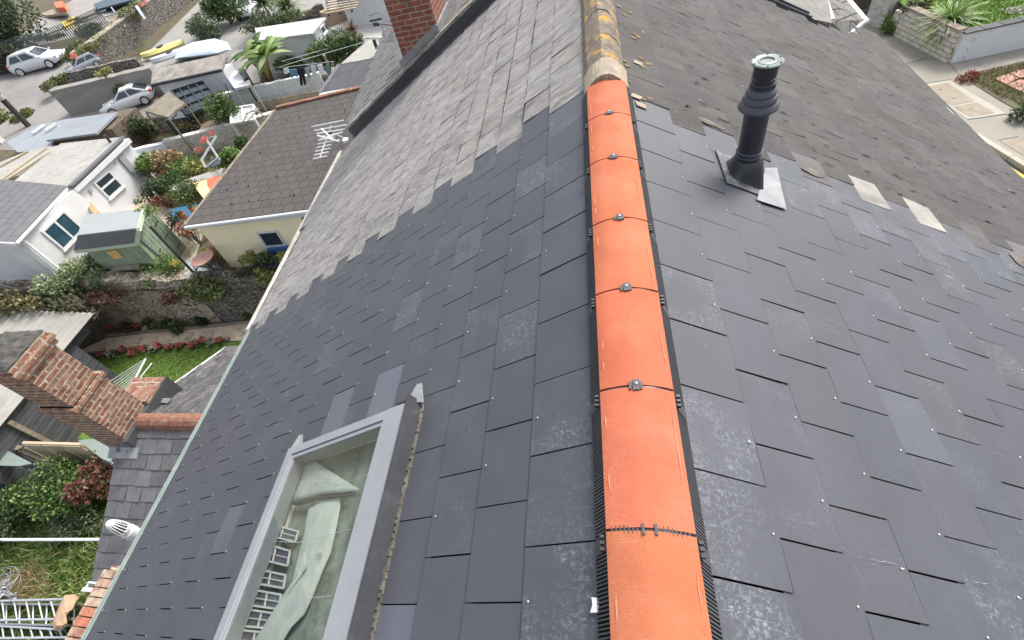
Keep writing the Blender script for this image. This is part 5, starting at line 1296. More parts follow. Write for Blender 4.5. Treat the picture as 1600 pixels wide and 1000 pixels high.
# white flat roofed house
t = thing('flat_roofed_house', 'small white house with a stained pale flat roof beside the black post', 'house', (-18.8, 13, -6.9))
a, b = P(108, 291, -4.8), P(190, 214, -4.8); c, d = P(95, 224, -4.8), P(38, 276, -4.8)
mb = MB(); mb.slab([a, b, c, V((c.x, a.y, -4.8))], .1); mb.build('roof', M['asbestos'], t)
mb = MB(); mb.bar(a + V((.04, 0, -.01)), b + V((.04, 0, -.01)), .20, .06); mb.build('gutter', M['felt_mid'], t)
mb = MB(); mb.box(a.x - .10, a.x + .1, a.y, b.y + .05, -5.07, -4.91); mb.build('fascia', M['upvc'], t)
xw = a.x - .06; mb = MB(); mb.box(-20.4, xw, a.y + .05, b.y + .02, -8.5, -4.91); mb.build('wall', M['white_render'], t)
xp = lambda x, y: PXc(x, y, xw + .01)
window(t, xp(144, 286), xp(169, 265), xp(170, 312), V((1, 0, 0)), fw=.075, splits=(), hs=(.45,), proud=.04)
mb = MB(); p, q = xp(183, 247), xp(190, 241); r_ = xp(211, 284); mb.obox(p + V((.02, 0, 0)), q - p, V((0, 0, r_.z - p.z)), V((.05, 0, 0))); mb.build('door', surf('grey_door', (.30, .31, .33), rough=.5, var=.1), t)
mb = MB(); p = xp(139, 297); mb.box(xw, xw + .06, p.y - .05, p.y + .05, p.z - .1, p.z + .02); p = xp(180, 256); mb.box(xw, xw + .05, p.y, p.y + .04, p.z, p.z + .06); mb.build('wall_light', M['metal_pale'], t)
gbox('orange_board', 'orange brown board standing between the white house and the tiled house', 'board', [(110, 292), (119, 288), (154, 331), (149, 336)], -5.6, 1.2, surf('orange_board', (.46, .29, .15), rough=.9, var=.2, second=(.25, .27, .1), ss=3))
# lean-to roofs and pale sheets left of it
gbox('lean_to_roof', 'pale ribbed lean-to roof with cream battens left of the white flat roof', 'roof', [(-40, 270), (42, 236), (98, 226), (28, 274), (-40, 300)], -4.95, 2, M['asbestos'], .08)
t = thing('roof_batten', 'cream battens on the pale lean-to roof', 'batten', P(30, 250, -4.93))
for (x0, y0_, x1, y1_) in ((-20, 271, 44, 236), (-20, 296, 72, 231), (10, 281, 95, 227)):
    mb = MB(); mb.bar(P(x0, y0_, -4.91), P(x1, y1_, -4.91), .08, .05); mb.build('batten', M['wood_peach'], t)
cpt = P(28, 238, -6.2); hh_ = hgt(cpt, 1, 206)
t = thing('white_cottage', 'plain white house wall at the left edge next to the blue grey sheets', 'house', cpt)
mb = MB(); mb.box(cpt.x - 5, cpt.x, cpt.y - 1.6, cpt.y, cpt.z - 1.4, cpt.z + hh_); mb.build('wall', M['white_render'], t)
mb = MB(); mb.box(cpt.x - 5, cpt.x + .05, cpt.y - 1.7, cpt.y + .05, cpt.z + hh_ + .003, cpt.z + hh_ + .1); mb.build('roof', M['felt_mid'], t)
window(t, (cpt.x + .01, cpt.y - 1.5, cpt.z + .9), (cpt.x + .01, cpt.y - .25, cpt.z + .9), (cpt.x + .01, cpt.y - 1.5, cpt.z + .1), V((1, 0, 0)))
t = thing('sheet_roofed_shed', 'long shed roofed in blue grey and rusty sheets with a dark open side', 'shed', P(110, 225, -6.3))
mb = MB(); mb.slab([P(*q, -5.15) for q in ((10, 222), (58, 196), (104, 186), (78, 233), (28, 238))], .06); mb.build('flat_sheet', surf('blue_sheet', (.25, .275, .30), rough=.6, var=.1, vs=1, bump=.2), t)
mb = MB(); mb.slab([P(104, 186, -4.9), P(184, 175, -4.9), P(150, 208, -4.9), P(72, 219, -4.95)], .08); mb.build('rusty_sheet', M['sheet_blue'], t)
mb = MB(); p = P(74, 219, -5.0); q = P(150, 208, -5.0); mb.box(p.x, q.x + .5, p.y + .15, p.y + 1.9, -7.2, -5.06); mb.build('wall', M['wood_brown'], t)
t = thing('scrap_timber', 'loose white planks lying on the blue grey sheet roof', 'planks', P(75, 202, -5.08))
for (x0, y0_, x1, y1_) in ((50, 208, 68, 195), (70, 204, 87, 193), (92, 199, 106, 190)): mb = MB(); mb.bar(P(x0, y0_, -5.04), P(x1, y1_, -5.04), .12, .05); mb.build('plank', M['upvc'], t)

# green garden shed
t = thing('green_shed', 'green boarded garden shed with a two-tone grey felt roof', 'shed', (-14.5, 10, -7.2))
zr_, ze_ = -5.2, -5.65
rl, rr_ = P(121, 368, zr_), P(214, 357, zr_); fl, fr_ = P(115, 391, ze_), P(211, 379, ze_); bl_, br_ = P(131, 336, ze_ + .2), P(222, 326, ze_ + .2)
mb = MB(); mb.slab([fl, fr_, rr_, rl], .04); mb.build('front_felt', M['felt_mid'], t)
mb = MB(); mb.slab([rl, rr_, br_, bl_], .04); mb.build('rear_felt', M['felt_grey'], t)
mb = MB(); mb.bar(fl - UP * .07, fr_ - UP * .07, .05, .1); mb.bar(fr_ - UP * .05 + V((.03, 0, 0)), rr_ - UP * .05 + V((.03, 0, 0)), .06, .12); mb.bar(br_ - UP * .05 + V((.03, 0, 0)), rr_ - UP * .05 + V((.03, 0, 0)), .06, .12); mb.build('barge_board', surf('pale_green_trim', (.42, .50, .38), rough=.7, var=.1), t)
xs = fr_.x - .1; gyf = fr_.y + .1; gyb = br_.y - .1
mb = MB(); mb.box(fl.x + .1, xs - .03, gyf, gyb, -8, ze_ - .05); mb.build('wall', M['wood_green'], t)
mb = MB(); yy = gyf; n_ = 9
for i in range(n_):                              # boarded gable end with two doors
    w_ = (gyb - gyf) / n_; f = abs((i + .5) / n_ - .45) / .55; mb.box(xs - .03, xs, gyf + i * w_ + .008, gyf + (i + 1) * w_ - .008, -7.7, ze_ + .36 - .42 * f, (uni(.9, 1.1),) * 3 + (0,))
mb.build('gable_board', M['wood_green'], t)
mb = MB()
for (x, y) in ((246, 345), (262, 364), (281, 380), (251, 388)):
    p = PXc(x, y, xs + .01); mb.tube([p, PXc(x - 4, y + 9, xs + .01)], .016, 5)
mb.build('hinge', M['metal_dark'], t)
mb = MB(); p, q = PXc(217, 370, xs + .02), PXc(265, 412, xs + .02)
for i in range(11): c = p + (q - p) * (i + .5) / 11; mb.tube_rings(c, [(.055, 0), (.055, .02)], 10, (1, 1, 1, 0), V((1, 0, 0)))
mb.build('scallop', M['pale_green'], t)
mb = MB(); p = PYc(170, 396, gyf - .01); q = PYc(191, 399, gyf - .01); mb.box(p.x, q.x, gyf - .04, gyf - .005, p.z - .22, p.z + .12); wdw = mb.build('window', surf('amber_window', (.60, .42, .16), rough=.4, var=.3, vs=12), t)
gbox('potting_bench', 'weathered timber bench in front of the green shed', 'bench', [(172, 423), (190, 408), (222, 405), (216, 418)], -6.55, .8, M['wood_grey'], .05)
# poles
def upright(name, lab, base, tx, ty, r, m, z=None, extra=0):
    b = G(*base) if z is None else P(*base, z); h = hgt(b, tx, ty) + extra; t = thing(name, lab, 'post', b); mb = MB(); mb.tube([b - UP * .3, b + UP * h], r, 8); mb.build('shaft', m, t); return t, b, h
upright('garden_pole', 'thin black pole standing in front of the tiled house window', (115, 393), 36, 328, .035, M['metal_dark'], z=-7.0)
upright('garden_pole', 'thin black pole standing against the green shed gable', (307, 431), 222, 365, .04, M['metal_dark'], z=-7.2)
upright('garden_pole', 'black post in front of the white flat roofed house', (226, 283), 165, 210, .05, M['metal_dark'])
tt, b, h = upright('telegraph_pole', 'dark timber telegraph pole at the left edge', (45, 197), 0, 146, .13, M['pole_wood'], extra=3.0)
mb = MB(); mb.tube([b + UP * 1.4, b + UP * 1.62], .17, 10); mb.build('band', M['metal_pale'], tt)
t = thing('leaning_stake', 'slim grey stake leaning down across the rubble wall', 'stake', P(270, 450, -7)); mb = MB(); mb.tube([P(222, 399, -6.6), P(262, 440, -7.0), P(308, 486, -8.6)], .035, 6); mb.build('shaft', M['wood_grey'], t)
# table and patio
gpoly('blue_patio', [(280, 437), (295, 405), (330, 395), (352, 428), (330, 436)], surf('patio_tiles', (.34, .37, .40), rough=.7, var=.3, vs=4), .03)
c = P(316, 403, -6.3); t = thing('round_table', 'round brick red table with black crossed legs by the yellow wall', 'table', (c.x, c.y, -7.15))
mb = MB(); mb.tube_rings(c, [(.33, -.03), (.34, 0), (.001, .003)], 22, (1, 1, 1, 0), None); mb.build('tabletop', M['red_block'], t)
for dx, dy in ((.25, .25), (.25, -.25), (-.25, .25), (-.25, -.25)): mb = MB(); mb.tube([c + V((dx, dy, -.02)), V((c.x - dx, c.y - dy, -7.15))], .018, 6); mb.build('leg', M['metal_dark'], t)
c = P(307, 428, -6.7); t = thing('garden_chair', 'folded black metal garden chair beside the round table', 'chair', (c.x, c.y, -7.15)); mb = MB()
for (x0, y0_, x1, y1_) in ((300, 412, 312, 433), (312, 408, 303, 432), (300, 412, 320, 418), (303, 424, 322, 428), (318, 412, 334, 430)): mb.tube([P(x0, y0_, -6.7), P(x1, y1_, -6.9)], .018, 6)
mb.build('frame', M['metal_dark'], t)

# courtyard plants between the white houses and the yellow building
PL = [('flowering_bush', 'pale flowering bush left of the potting bench', 128, 430, -6.6, (.85, .6, .5), 2600, .10, 'pale'),
      ('flowering_bush', 'white flecked bush hanging at the blue drum', 92, 452, -6.5, (.8, .5, .5), 1900, .10, 'pale'),
      ('leafy_bush', 'green leafy bush below the potting bench', 165, 440, -6.9, (.6, .4, .35), 1300, .10, [(.20, .27, .12), (.11, .17, .05), (.27, .33, .18)]),
      ('leafy_bush', 'green bush in front of the amber shed window', 152, 410, -6.7, (.5, .35, .35), 1000, .09, 'mid'),
      ('leafy_bush', 'bright green bush right of the potting bench', 232, 430, -6.9, (.7, .4, .35), 1700, .08, 'bright'),
      ('leafy_bush', 'yellow flowered bush at the foot of the shed gable', 262, 420, -6.8, (.6, .4, .4), 1300, .08, 'bright'),
      ('courtyard_plant', 'spreading green fern like plant by the white courtyard wall', 232, 262, -6.0, (.65, .5, .45), 1300, .14, 'bright'),
      ('courtyard_plant', 'orange leaved shrub below the white courtyard wall', 262, 252, -5.9, (.7, .5, .4), 1300, .11, [(.38, .20, .10), (.20, .22, .07), (.45, .26, .15)]),
      ('courtyard_plant', 'light green shrub beneath the red flowers', 287, 260, -6.1, (.8, .5, .4), 1500, .11, 'bright'),
      ('courtyard_plant', 'variegated yellow green plant beside the dark glass frame', 308, 268, -6.2, (.55, .4, .4), 900, .12, 'yellow'),
      ('courtyard_plant', 'dark green shrub in the middle of the courtyard', 248, 295, -6.3, (.7, .55, .5), 1500, .10, 'dark'),
      ('courtyard_plant', 'mid green climbing shrub right of the dark one', 275, 288, -6.2, (.55, .5, .5), 1300, .11, 'mid'),
      ('courtyard_plant', 'large feathery green shrub beside the peach panel', 297, 303, -6.2, (.85, .6, .6), 2300, .08, [(.12, .17, .04), (.17, .22, .06), (.08, .12, .03)]),
      ('courtyard_plant', 'red flowering shrub at the edge of the blue table', 258, 314, -6.5, (.45, .3, .3), 700, .09, [(.42, .08, .07), (.25, .07, .05), (.12, .15, .05)]),
      ('courtyard_plant', 'green plant at the right against the brown tiled roof', 352, 245, -6.1, (.6, .5, .4), 1200, .12, 'bright'),
      ('courtyard_plant', 'leafy plant between the pale tank and the tiled roof', 378, 225, -6.1, (.35, .3, .25), 500, .10, 'mid'),
      ('courtyard_plant', 'low green plants in front of the flat roofed house door', 205, 322, -6.8, (.8, .3, .25), 900, .09, 'mid'),
      ('climbing_plant', 'climber trailing over the top of the green shed gable', 230, 331, -5.5, (.45, .25, .2), 450, .08, 'bright'),
      ('climbing_plant', 'dark climber on the right side of the green shed gable', 274, 346, -6.1, (.22, .4, .4), 500, .07, 'dark'),
      ('wall_plants', 'red and green plants growing along the corner of the yellow wall', 333, 400, -6.9, (.3, .55, .3), 900, .08, [(.13, .19, .04), (.3, .3, .07), (.45, .10, .08)]),
      ('wall_plants', 'orange flowers beneath the white gutter end of the yellow building', 290, 355, -6.3, (.4, .35, .3), 700, .09, [(.50, .20, .14), (.14, .18, .05), (.6, .35, .25)]),
      ('yard_shrub', 'shrub of dark green leaves left of the picket fence', 205, 205, -5.7, (1.3, .6, .55), 2600, .12, [(.07, .10, .03), (.11, .15, .05), (.05, .07, .025)]),
      ('yard_shrub', 'pinkish orange shrub behind the picket fence', 300, 188, -5.8, (.95, .5, .4), 1500, .11, [(.36, .22, .10), (.17, .20, .07), (.25, .24, .08)]),
      ('yard_shrub', 'bright small leaved tree next to the white cold frame', 345, 172, -5.4, (.65, .6, .65), 2400, .11, [(.09, .16, .035), (.14, .22, .05), (.05, .09, .02)]),
      ('yard_shrub', 'big dark green bush at the end of the white shed', 532, 75, -5.4, (1.25, .8, .7), 4200, .12, [(.05, .10, .02), (.09, .16, .03), (.13, .21, .05), (.03, .06, .015)]),
      ('yard_shrub', 'pale green bush between the washing line and the white shed', 500, 82, -5.5, (.7, .5, .6), 1500, .12, 'bright'),
      ('yard_shrub', 'low green bush behind the hanging clothes', 455, 98, -5.8, (.8, .5, .4), 1500, .12, 'mid'),
      ('yard_shrub', 'round green bush at the left of the upright white car', 345, 8, -4.4, (1.3, .9, .9), 3000, .16, 'mid'),
      ('yard_shrub', 'feathery grey green bush on the pale yard paving', 322, 42, -4.9, (1.3, .9, .9), 2300, .14, [(.13, .17, .09), (.18, .22, .12), (.08, .12, .05)]),
      ('yard_shrub', 'low dark plants under the upright white car', 405, 38, -5.1, (1.2, .5, .5), 1600, .14, [(.12, .15, .07), (.08, .11, .04), (.2, .22, .12)]),
      ('dark_tree', 'dark green tree crown at the top left corner', -8, 40, -2.6, (2.2, 2.0, 2.3), 8000, .2, [(.045, .07, .03), (.07, .10, .045), (.03, .045, .02)]),
      ('dark_tree', 'shadowy bush mass under the dark tree by the palisade fence', 0, 92, -3.8, (1.5, .8, .8), 4200, .16, [(.04, .06, .025), (.06, .08, .035), (.10, .09, .05)])]
for (nm, lab, x, y, z, rad, n, size, pal) in PL:
    cc = P(x, y, z); bush(nm, lab, 'tree' if 'tree' in nm else 'plant', x, y, z, rad, n, size, pal, ground=min(z - rad[2], gz(cc.x, cc.y)) if 'verge' not in nm else z - rad[2], lumps=12)
def bank(name, lab, pts, z, r, n, size, pal, up_=.3):
    ws = [P(x, y, z) for x, y in pts]; t = thing(name, lab, 'plant', ws[0] - UP * r); mb = MB(); L = sum((ws[i + 1] - ws[i]).length for i in range(len(ws) - 1))
    for i in range(len(ws) - 1):
        d = ws[i + 1] - ws[i]; k = max(2, int(d.length / (r * .8)))
        for q in range(k): cloud(mb, ws[i] + d * (q + .5) / k + UP * uni(-.08, .08), V((r * uni(.8, 1.15), r * uni(.8, 1.15), r * up_ * 2)), int(n * d.length / L / k), size, pal, 4)
    mb.build('foliage', M['leaf'], t)
    sb = MB()
    for p_ in ws: sb.tube([p_ - UP * r, p_], .03, 5)
    sb.build('stem', M['bark'], t); return t
bank('verge_hedge', 'clipped hedge along the road in front of the white hatchback', [(72, 138), (92, 126), (118, 108)], -4.75, .42, 3600, .10, [(.14, .17, .05), (.20, .24, .08), (.09, .11, .03)])
bank('verge_mound', 'heathery green mound above the hatchback bonnet', [(103, 88), (120, 80), (142, 72), (165, 62)], -4.2, .62, 5000, .11, [(.13, .16, .06), (.18, .2, .08), (.1, .12, .05)])
bank('grassy_bank', 'yellow green grassy strip along the top of the tall stone wall', [(118, 86), (148, 66), (178, 43), (212, 20), (248, -6), (275, -26)], -3.95, .40, 6000, .11, [(.24, .28, .06), (.17, .2, .06), (.3, .26, .1)], .22)
bank('weedy_bank', 'weedy green slope with red flowers between the yard and the stone wall', [(190, 30), (215, 14), (245, -6)], -3.75, .75, 4200, .13, [(.2, .25, .08), (.14, .19, .06), (.27, .23, .12)])
bank('roadside_bank', 'rough grass bank around the foot of the telegraph pole', [(-10, 190), (15, 188), (42, 182)], -5.35, .75, 4800, .12, [(.17, .25, .05), (.11, .17, .04), (.2, .17, .08)])
def tiny(name, lab, cat, px, py, z, r, n, size, pal, part='petals'):
    c = P(px, py, z); t = thing(name, lab, cat, c); mb = MB(); cloud(mb, c, V((r, r, r * .6)), n, size, pal, 3, fill=.6); mb.build(part, M['petal'], t)
for a in (('red_flowers', 'bright red flowers on the end of the greyish courtyard wall', 'flowers', 322, 222, -5.5, .24, 200, .055, 'coral'), ('red_flowers', 'red flowers left of the dark glass frame', 'flowers', 312, 236, -5.7, .2, 150, .055, 'coral'),
          ('red_flowers', 'small red flowers near the top of the courtyard wall', 'flowers', 333, 208, -5.6, .17, 90, .08, 'coral'), ('orange_flowers', 'orange flowers in the mound above the hatchback bonnet', 'flowers', 117, 86, -3.75, .26, 160, .08, 'coral'),
          ('red_flowers', 'red flower dots on the weedy bank at the top of the wall', 'flowers', 223, 6, -3.2, .22, 100, .08, 'coral'), ('yellow_flowers', 'yellow flower heads on the bush under the shed gable', 'flowers', 275, 409, -6.4, .22, 120, .05, [(.8, .68, .12), (.75, .5, .1)])): tiny(*a)
gbox('blue_table', 'blue painted table top carrying pots next to the brown tiled roof', 'table', [(263, 327), (308, 319), (300, 339), (284, 347), (268, 343)], -6.2, 1.0, M['blue_paint'], .05)
def pot(lab, px, py, z, r=.13, h=.2, m=None):
    c = P(px, py, z); t = thing('plant_pot', lab, 'plant pot', (c.x, c.y, z - h)); mb = MB(); mb.tube_rings(c, [(r * .7, -h), (r, 0), (r * 1.08, 0), (r * 1.08, -.03), (r, -.03)], 14, (1, 1, 1, 0), None); mb.build('pot', m or M['pot'], t)
    mb = MB(); cloud(mb, c + UP * .08, V((r * .9, r * .9, .12)), 60, .07, 'mid', 3); mb.build('foliage', M['leaf'], t)
pot('terracotta pot in the middle of the blue table', 282, 334, -6.0); pot('terracotta pot at the upper right of the blue table', 300, 325, -6.0, .12); pot('wide terracotta bowl under the courtyard plants', 262, 266, -6.4, .28, .2); pot('terracotta trough next to the dark courtyard bench', 240, 270, -6.5, .22, .2)
c = P(206, 304, -6.75); t = thing('wooden_disc_table', 'round weathered timber table outside the white flat roofed house', 'table', (c.x, c.y, gz(c.x, c.y)))
mb = MB(); mb.tube_rings(c, [(.52, -.06), (.54, 0), (.001, .004)], 20, (1, 1, 1, 0), None); mb.build('tabletop', M['wood_grey'], t); mb = MB(); mb.tube([c, V((c.x, c.y, gz(c.x, c.y)))], .1, 8); mb.build('leg', M['wood_brown'], t)
c = P(207, 304, -6.68); t = thing('blue_bowl', 'small blue bowl on the round timber table', 'bowl', c); mb = MB(); mb.tube_rings(c, [(.05, -.06), (.12, .03), (.10, .03), (.04, -.02)], 14, (1, 1, 1, 0), None); mb.build('bowl', surf('blue_glaze', (.28, .42, .60), rough=.3), t)
c = P(247, 312, -6.6); t = thing('white_chair', 'curly white metal chair in the courtyard', 'chair', c - UP * .5); mb = MB(); mb.tube([P(240, 300, -6.1), P(243, 306, -6.4), P(241, 312, -6.6), P(247, 318, -6.8)], .025, 6); mb.tube([P(243, 305, -6.3), P(249, 306, -6.4), P(253, 311, -6.6), P(254, 316, -6.9)], .02, 6); mb.tube([P(241, 312, -6.5), P(252, 311, -6.5)], .02, 6); mb.build('frame', M['upvc'], t)
c = P(75, 447, -7.0); t = thing('blue_drum', 'blue plastic drum behind the pale flowering bush', 'drum', c - UP * .8); mb = MB(); mb.tube_rings(c, [(.42, -.8), (.45, -.5), (.45, 0), (.40, .04), (.001, .04)], 20, (1, 1, 1, 0), None); mb.build('drum', M['blue_paint'], t)
gbox('courtyard_bench', 'dark slatted bench beneath the variegated plant', 'bench', [(270, 275), (306, 266), (306, 270), (272, 281)], -6.35, .5, M['metal_dark'], .05)
t = gbox('peach_shed', 'small peach panelled shed roof with an orange red disc by the tiled roof', 'shed', [(300, 286), (345, 275), (330, 296), (318, 310)], -6.0, 1.2, surf('peach_panel', (.72, .52, .28), rough=.8, var=.08), .06)
mb = MB(); mb.slab([P(*q, -5.985) for q in ((323, 279), (345, 275), (340, 286), (330, 297), (324, 290))], .012); mb.build('disc', M['orange'], t)
gbox('grey_ledge', 'pale grey slate ledge above the peach shed', 'ledge', [(262, 290), (300, 277), (348, 262), (344, 274), (298, 286), (275, 300)], -6.1, .9, M['asbestos'], .06)
t = thing('glass_frame', 'open dark framed glass panel near the right courtyard plants', 'frame', P(330, 240, -6.2)); mb = MB()
for a, b in (((338, 213), (315, 250)), ((338, 213), (322, 217)), ((315, 250), (322, 262)), ((342, 246), (322, 262)), ((322, 217), (344, 251))): mb.bar(P(*a, -5.6), P(*b, -5.7), .07, .05)
mb.build('frame', M['felt_grey'], t); mb = MB(); mb.slab([P(328, 248, -5.9), P(338, 246, -5.9), P(345, 255, -5.95), P(330, 262, -5.95)], .03); mb.build('pane', M['dark_glass'], t)

# courtyard and yard walls
wallrun('white_wall', 'low white painted wall at the back of the courtyard', 'wall', G(200, 268), G(275, 250), hgt(G(200, 268), 190, 232), .22, M['white_wall'], ragged=.02)
wallrun('grey_wall', 'long lichen-stained grey wall running up to the brown tiled roof', 'wall', G(275, 250), G(450, 205), hgt(G(275, 250), 262, 215), .3, M['limewash'], ragged=.03)
wallrun('blue_white_wall', 'long pale blue-white wall under the washing line', 'wall', G(352, 180), G(512, 145), hgt(G(352, 180), 345, 142), .2, M['white_wall'], ragged=.02)
def picket(name, lab, a, b, h, n, m, w_=.07, pointed=True, rails=True, th=.025, group=None):
    t = thing(name, lab, 'fence', (a + b) / 2, group); d = b - a; u = d.normalized(); nr = V((-u.y, u.x, 0)); mb = MB()
    for i in range(n):
        p = a + d * (i + .5) / n; hh = h * uni(.95, 1.05); k = uni(.8, 1.2)
        mb.obox(p - u * w_ / 2, u * w_, nr * th, UP * hh, (k, k, k, 0))
    mb.build('picket', m, t)
    if rails:
        mb = MB()
        for f in (.25, .8): mb.bar(a + UP * h * f + nr * .05, b + UP * h * f + nr * .05, .04, .07)
        mb.build('rail', m, t)
    return t
picket('picket_fence', 'weathered picket fence in front of the black framed greenhouse', G(238, 210), G(335, 187), hgt(G(238, 210), 232, 180), 30, M['wood_grey'])
picket('picket_fence', 'pale picket fence behind the ridge of the brown tiled roof', G(392, 178), G(505, 156), .45, 30, M['wood_peach'])
t = thing('pallet_stack', 'stack of broken grey pallet slats left of the cold frame', 'pallet', G(330, 200)); mb = MB()
for k in range(9): p, q = P(312 + k, 203 - k * 2.6, -5.9), P(344 + k * .5, 190 - k * 2.2, -5.9); mb.bar(p, q, .05, .04)
for k in range(5): mb.bar(P(222 + k * 2, 188 + k * 2, -5.6), P(234 + k, 180 + k * 3, -5.5), .05, .04)
mb.build('slat', M['wood_peach'], t)
t = thing('cold_frame', 'white framed glazed cold frame by the brown tiled roof', 'cold frame', G(378, 190)); c4 = [P(*q, -5.65) for q in ((360, 170), (396, 164), (398, 187), (362, 193))]
mb = MB()
for i in range(4): mb.bar(c4[i], c4[(i + 1) % 4], .09, .07)
mb.bar((c4[0] + c4[1]) / 2, (c4[2] + c4[3]) / 2, .05, .05)
for p in c4: mb.bar(p, p - UP * .6, .07, .07, up=(0, 1, 0))
mb.build('frame', M['upvc'], t); mb = MB(); mb.slab([p - UP * .03 for p in c4], .01); mb.build('pane', surf('cloudy_glass', (.42, .45, .46), rough=.3, var=.25, vs=6), t)
t = thing('arched_frame', 'bent wooden hoop frame on the wall beside the cold frame', 'frame', G(395, 200)); mb = MB(); mb.tube([P(x, y, -5.6) for x, y in ((380, 190), (385, 178), (395, 173), (405, 175), (412, 182))], .03, 6); mb.tube([P(x, y, -5.6) for x, y in ((386, 190), (404, 170))], .03, 6); mb.build('hoop', M['wood_grey'], t)

# brown roofed wooden shed and black greenhouse
gbox('mossy_shed', 'small shed with a mossy brown roof left of the black greenhouse', 'shed', [(226, 173), (263, 143), (289, 161), (262, 183)], -4.85, 1.5, surf('mossy_roof', (.20, .175, .135), rough=.95, var=.3, vs=3, second=(.13, .13, .07), ss=2, bump=.6), .08)
t = thing('greenhouse', 'black framed greenhouse with dark panes in front of the long grey roof', 'greenhouse', G(305, 175)); zt = -4.9
A, B, C_, D_ = P(268, 142, zt), P(318, 126, zt), P(345, 158, -5.4), P(292, 180, -5.4)
mb = MB(); mb.slab([p - UP * .05 for p in (A, B, C_, D_)], .02); mb.build('pane', M['dark_glass'], t)
mb = MB()
for a, b in ((A, B), (B, C_), (C_, D_), (D_, A)): mb.bar(a, b, .09, .09)
for k in (.25, .5, .75): mb.bar(A + (B - A) * k, D_ + (C_ - D_) * k, .05, .05)
for k in (.33, .66): mb.bar(A + (D_ - A) * k, B + (C_ - B) * k, .05, .05)
mb.build('frame', M['metal_dark'], t); mb = MB(); mb.box(min(A.x, D_.x) + .1, B.x - .1, D_.y + .1, B.y - .1, -7, -5.5); mb.build('wall', M['dark_glass'], t)
t = thing('cable_loop', 'thin black cables hanging over the long white wall', 'cable', G(350, 150)); mb = MB(); mb.tube([P(338, 122, -4.9), P(352, 132, -5), P(360, 150, -5.6), P(363, 156, -6)], .02, 5); mb.tube([P(346, 108, -4.8), P(362, 135, -5.3), P(380, 162, -6)], .018, 5); mb.build('cable', M['metal_dark'], t)

# long grey roofed outbuilding
a, b, c, d = P(236, 131, -4.8), P(346, 107, -4.8), P(351, 84, -4.55), P(238, 108, -4.55)
t = thing('long_outbuilding', 'long white outbuilding with a rough grey roof behind the greenhouse', 'outbuilding', G(300, 140)); mb = MB(); mb.slab([a, b, c, d], .12); mb.build('roof', surf('rough_grey_roof', (.27, .25, .22), rough=.95, var=.3, vs=3, second=(.18, .165, .14), ss=2, bump=.9, bs=14), t)
mb = MB(); mb.box(a.x + .15, b.x - .05, a.y + .15, c.y - .1, -7, -4.95); mb.build('wall', M['white_render'], t)
mb = MB(); mb.bar(a + V((0, -.03, -.06)), b + V((0, -.03, -.06)), .1, .1); mb.build('gutter', M['metal_dark'], t)
gbox('grey_lean_to', 'pale grey lean-to at the right end of the long outbuilding', 'lean-to', [(346, 107), (362, 104), (392, 132), (366, 138)], -5.3, 1.2, M['grey_render'], .1)
gbox('dark_opening', 'dark bin store lid beside the banana stems', 'bin store', [(372, 108), (379, 104), (388, 120), (381, 124)], -5.2, 1.0, M['metal_dark'], .1)
# white shed with shallow roof
a, b, c, d = P(404, 63, -4.8), P(488, 52, -4.8), P(509, 27, -4.6), P(398, 44, -4.6)
t = thing('white_shed', 'long white shed with a cream sheet roof behind the banana plant', 'shed', G(460, 90)); mb = MB(); mb.slab([a, b, c, d], .08); mb.build('roof', M['white_roof'], t)
mb = MB(); mb.box(a.x + .1, b.x - .08, a.y - .3, c.y - .1, -7.2, -4.9); mb.build('wall', M['white_render'], t)
xp = lambda x, y: PXc(x, y, b.x - .07)
window(t, xp(499, 45), xp(504, 38), xp(505, 55), V((1, 0, 0)), fw=.05, splits=(), pm=M['dark_glass'])
# dark flat roofed extension
a, b, c, d = P(500, 146, -5.2), P(577, 132, -5.2), P(596, 90, -5.2), P(530, 102, -5.2)
t = thing('dark_flat_roof', 'dark felt flat roof with a white edge next to the brown tiled roof', 'flat roof', G(545, 150)); mb = MB(); mb.slab([a, b, c, d], .12); mb.build('felt', M['felt_dark'], t)
mb = MB(); mb.bar(a + V((0, -.06, -.06)), b + V((0, -.06, -.06)), .12, .14); mb.build('fascia', M['upvc'], t)
mb = MB(); mb.box(a.x + .3, b.x, a.y + .1, c.y - .1, -7.5, -5.33); mb.build('wall', M['white_render'], t)
mb = MB(); mb.bar(a, d, .16, .08); mb.build('kerb', M['felt_mid'], t)
gbox('grey_yard_roof', 'streaky grey flat roof above the dark felt one', 'flat roof', [(532, 100), (575, 62), (606, 66), (597, 88)], -5.3, 1.2, M['asbestos'], .08)
mb = MB(); c = P(589, 76, -5.1); t = thing('vent_pipe', 'short black vent pipe on the streaky grey flat roof', 'vent pipe', c); mb.tube([c, c + UP * .35], .07, 8); mb.build('pipe', M['metal_dark'], t)
# white terrace at the top
t = thing('white_terrace_building', 'white rendered building with a pale terrace at the top beside the brick chimney', 'building', G(590, 40))
mb = MB(); p, q = G(548, 42), G(640, 24); mb.box(p.x, q.x + 2, p.y, p.y + 6, -7, p.z + 1.6); mb.build('wall', M['white_render'], t)
mb = MB(); mb.box(p.x - .1, q.x + 2, p.y - .12, p.y - .0, p.z + 1.45, p.z + 1.62); mb.build('coping', M['felt_grey'], t)
gpoly('terrace_paving', [(512, 44), (548, 26), (640, 10), (640, 60), (560, 60)], M['white_roof'], .03)
t = wallrun('brick_wall', 'low weathered brick wall under the slatted fence at the top', 'wall', G(512, 44), G(556, 28), .75, .5, M['brick_pale'])
t = thing('slatted_fence', 'cream and black slatted fence at the top of the picture', 'fence', G(530, 20)); mb = MB()
for k in range(6): mb.bar(P(508 + k, 21 - k * 4.2, -4.9), P(556 + k * 2, 12 - k * 4.2, -4.9), .09, .05)
mb.build('slat', M['wood_peach'], t); mb = MB()
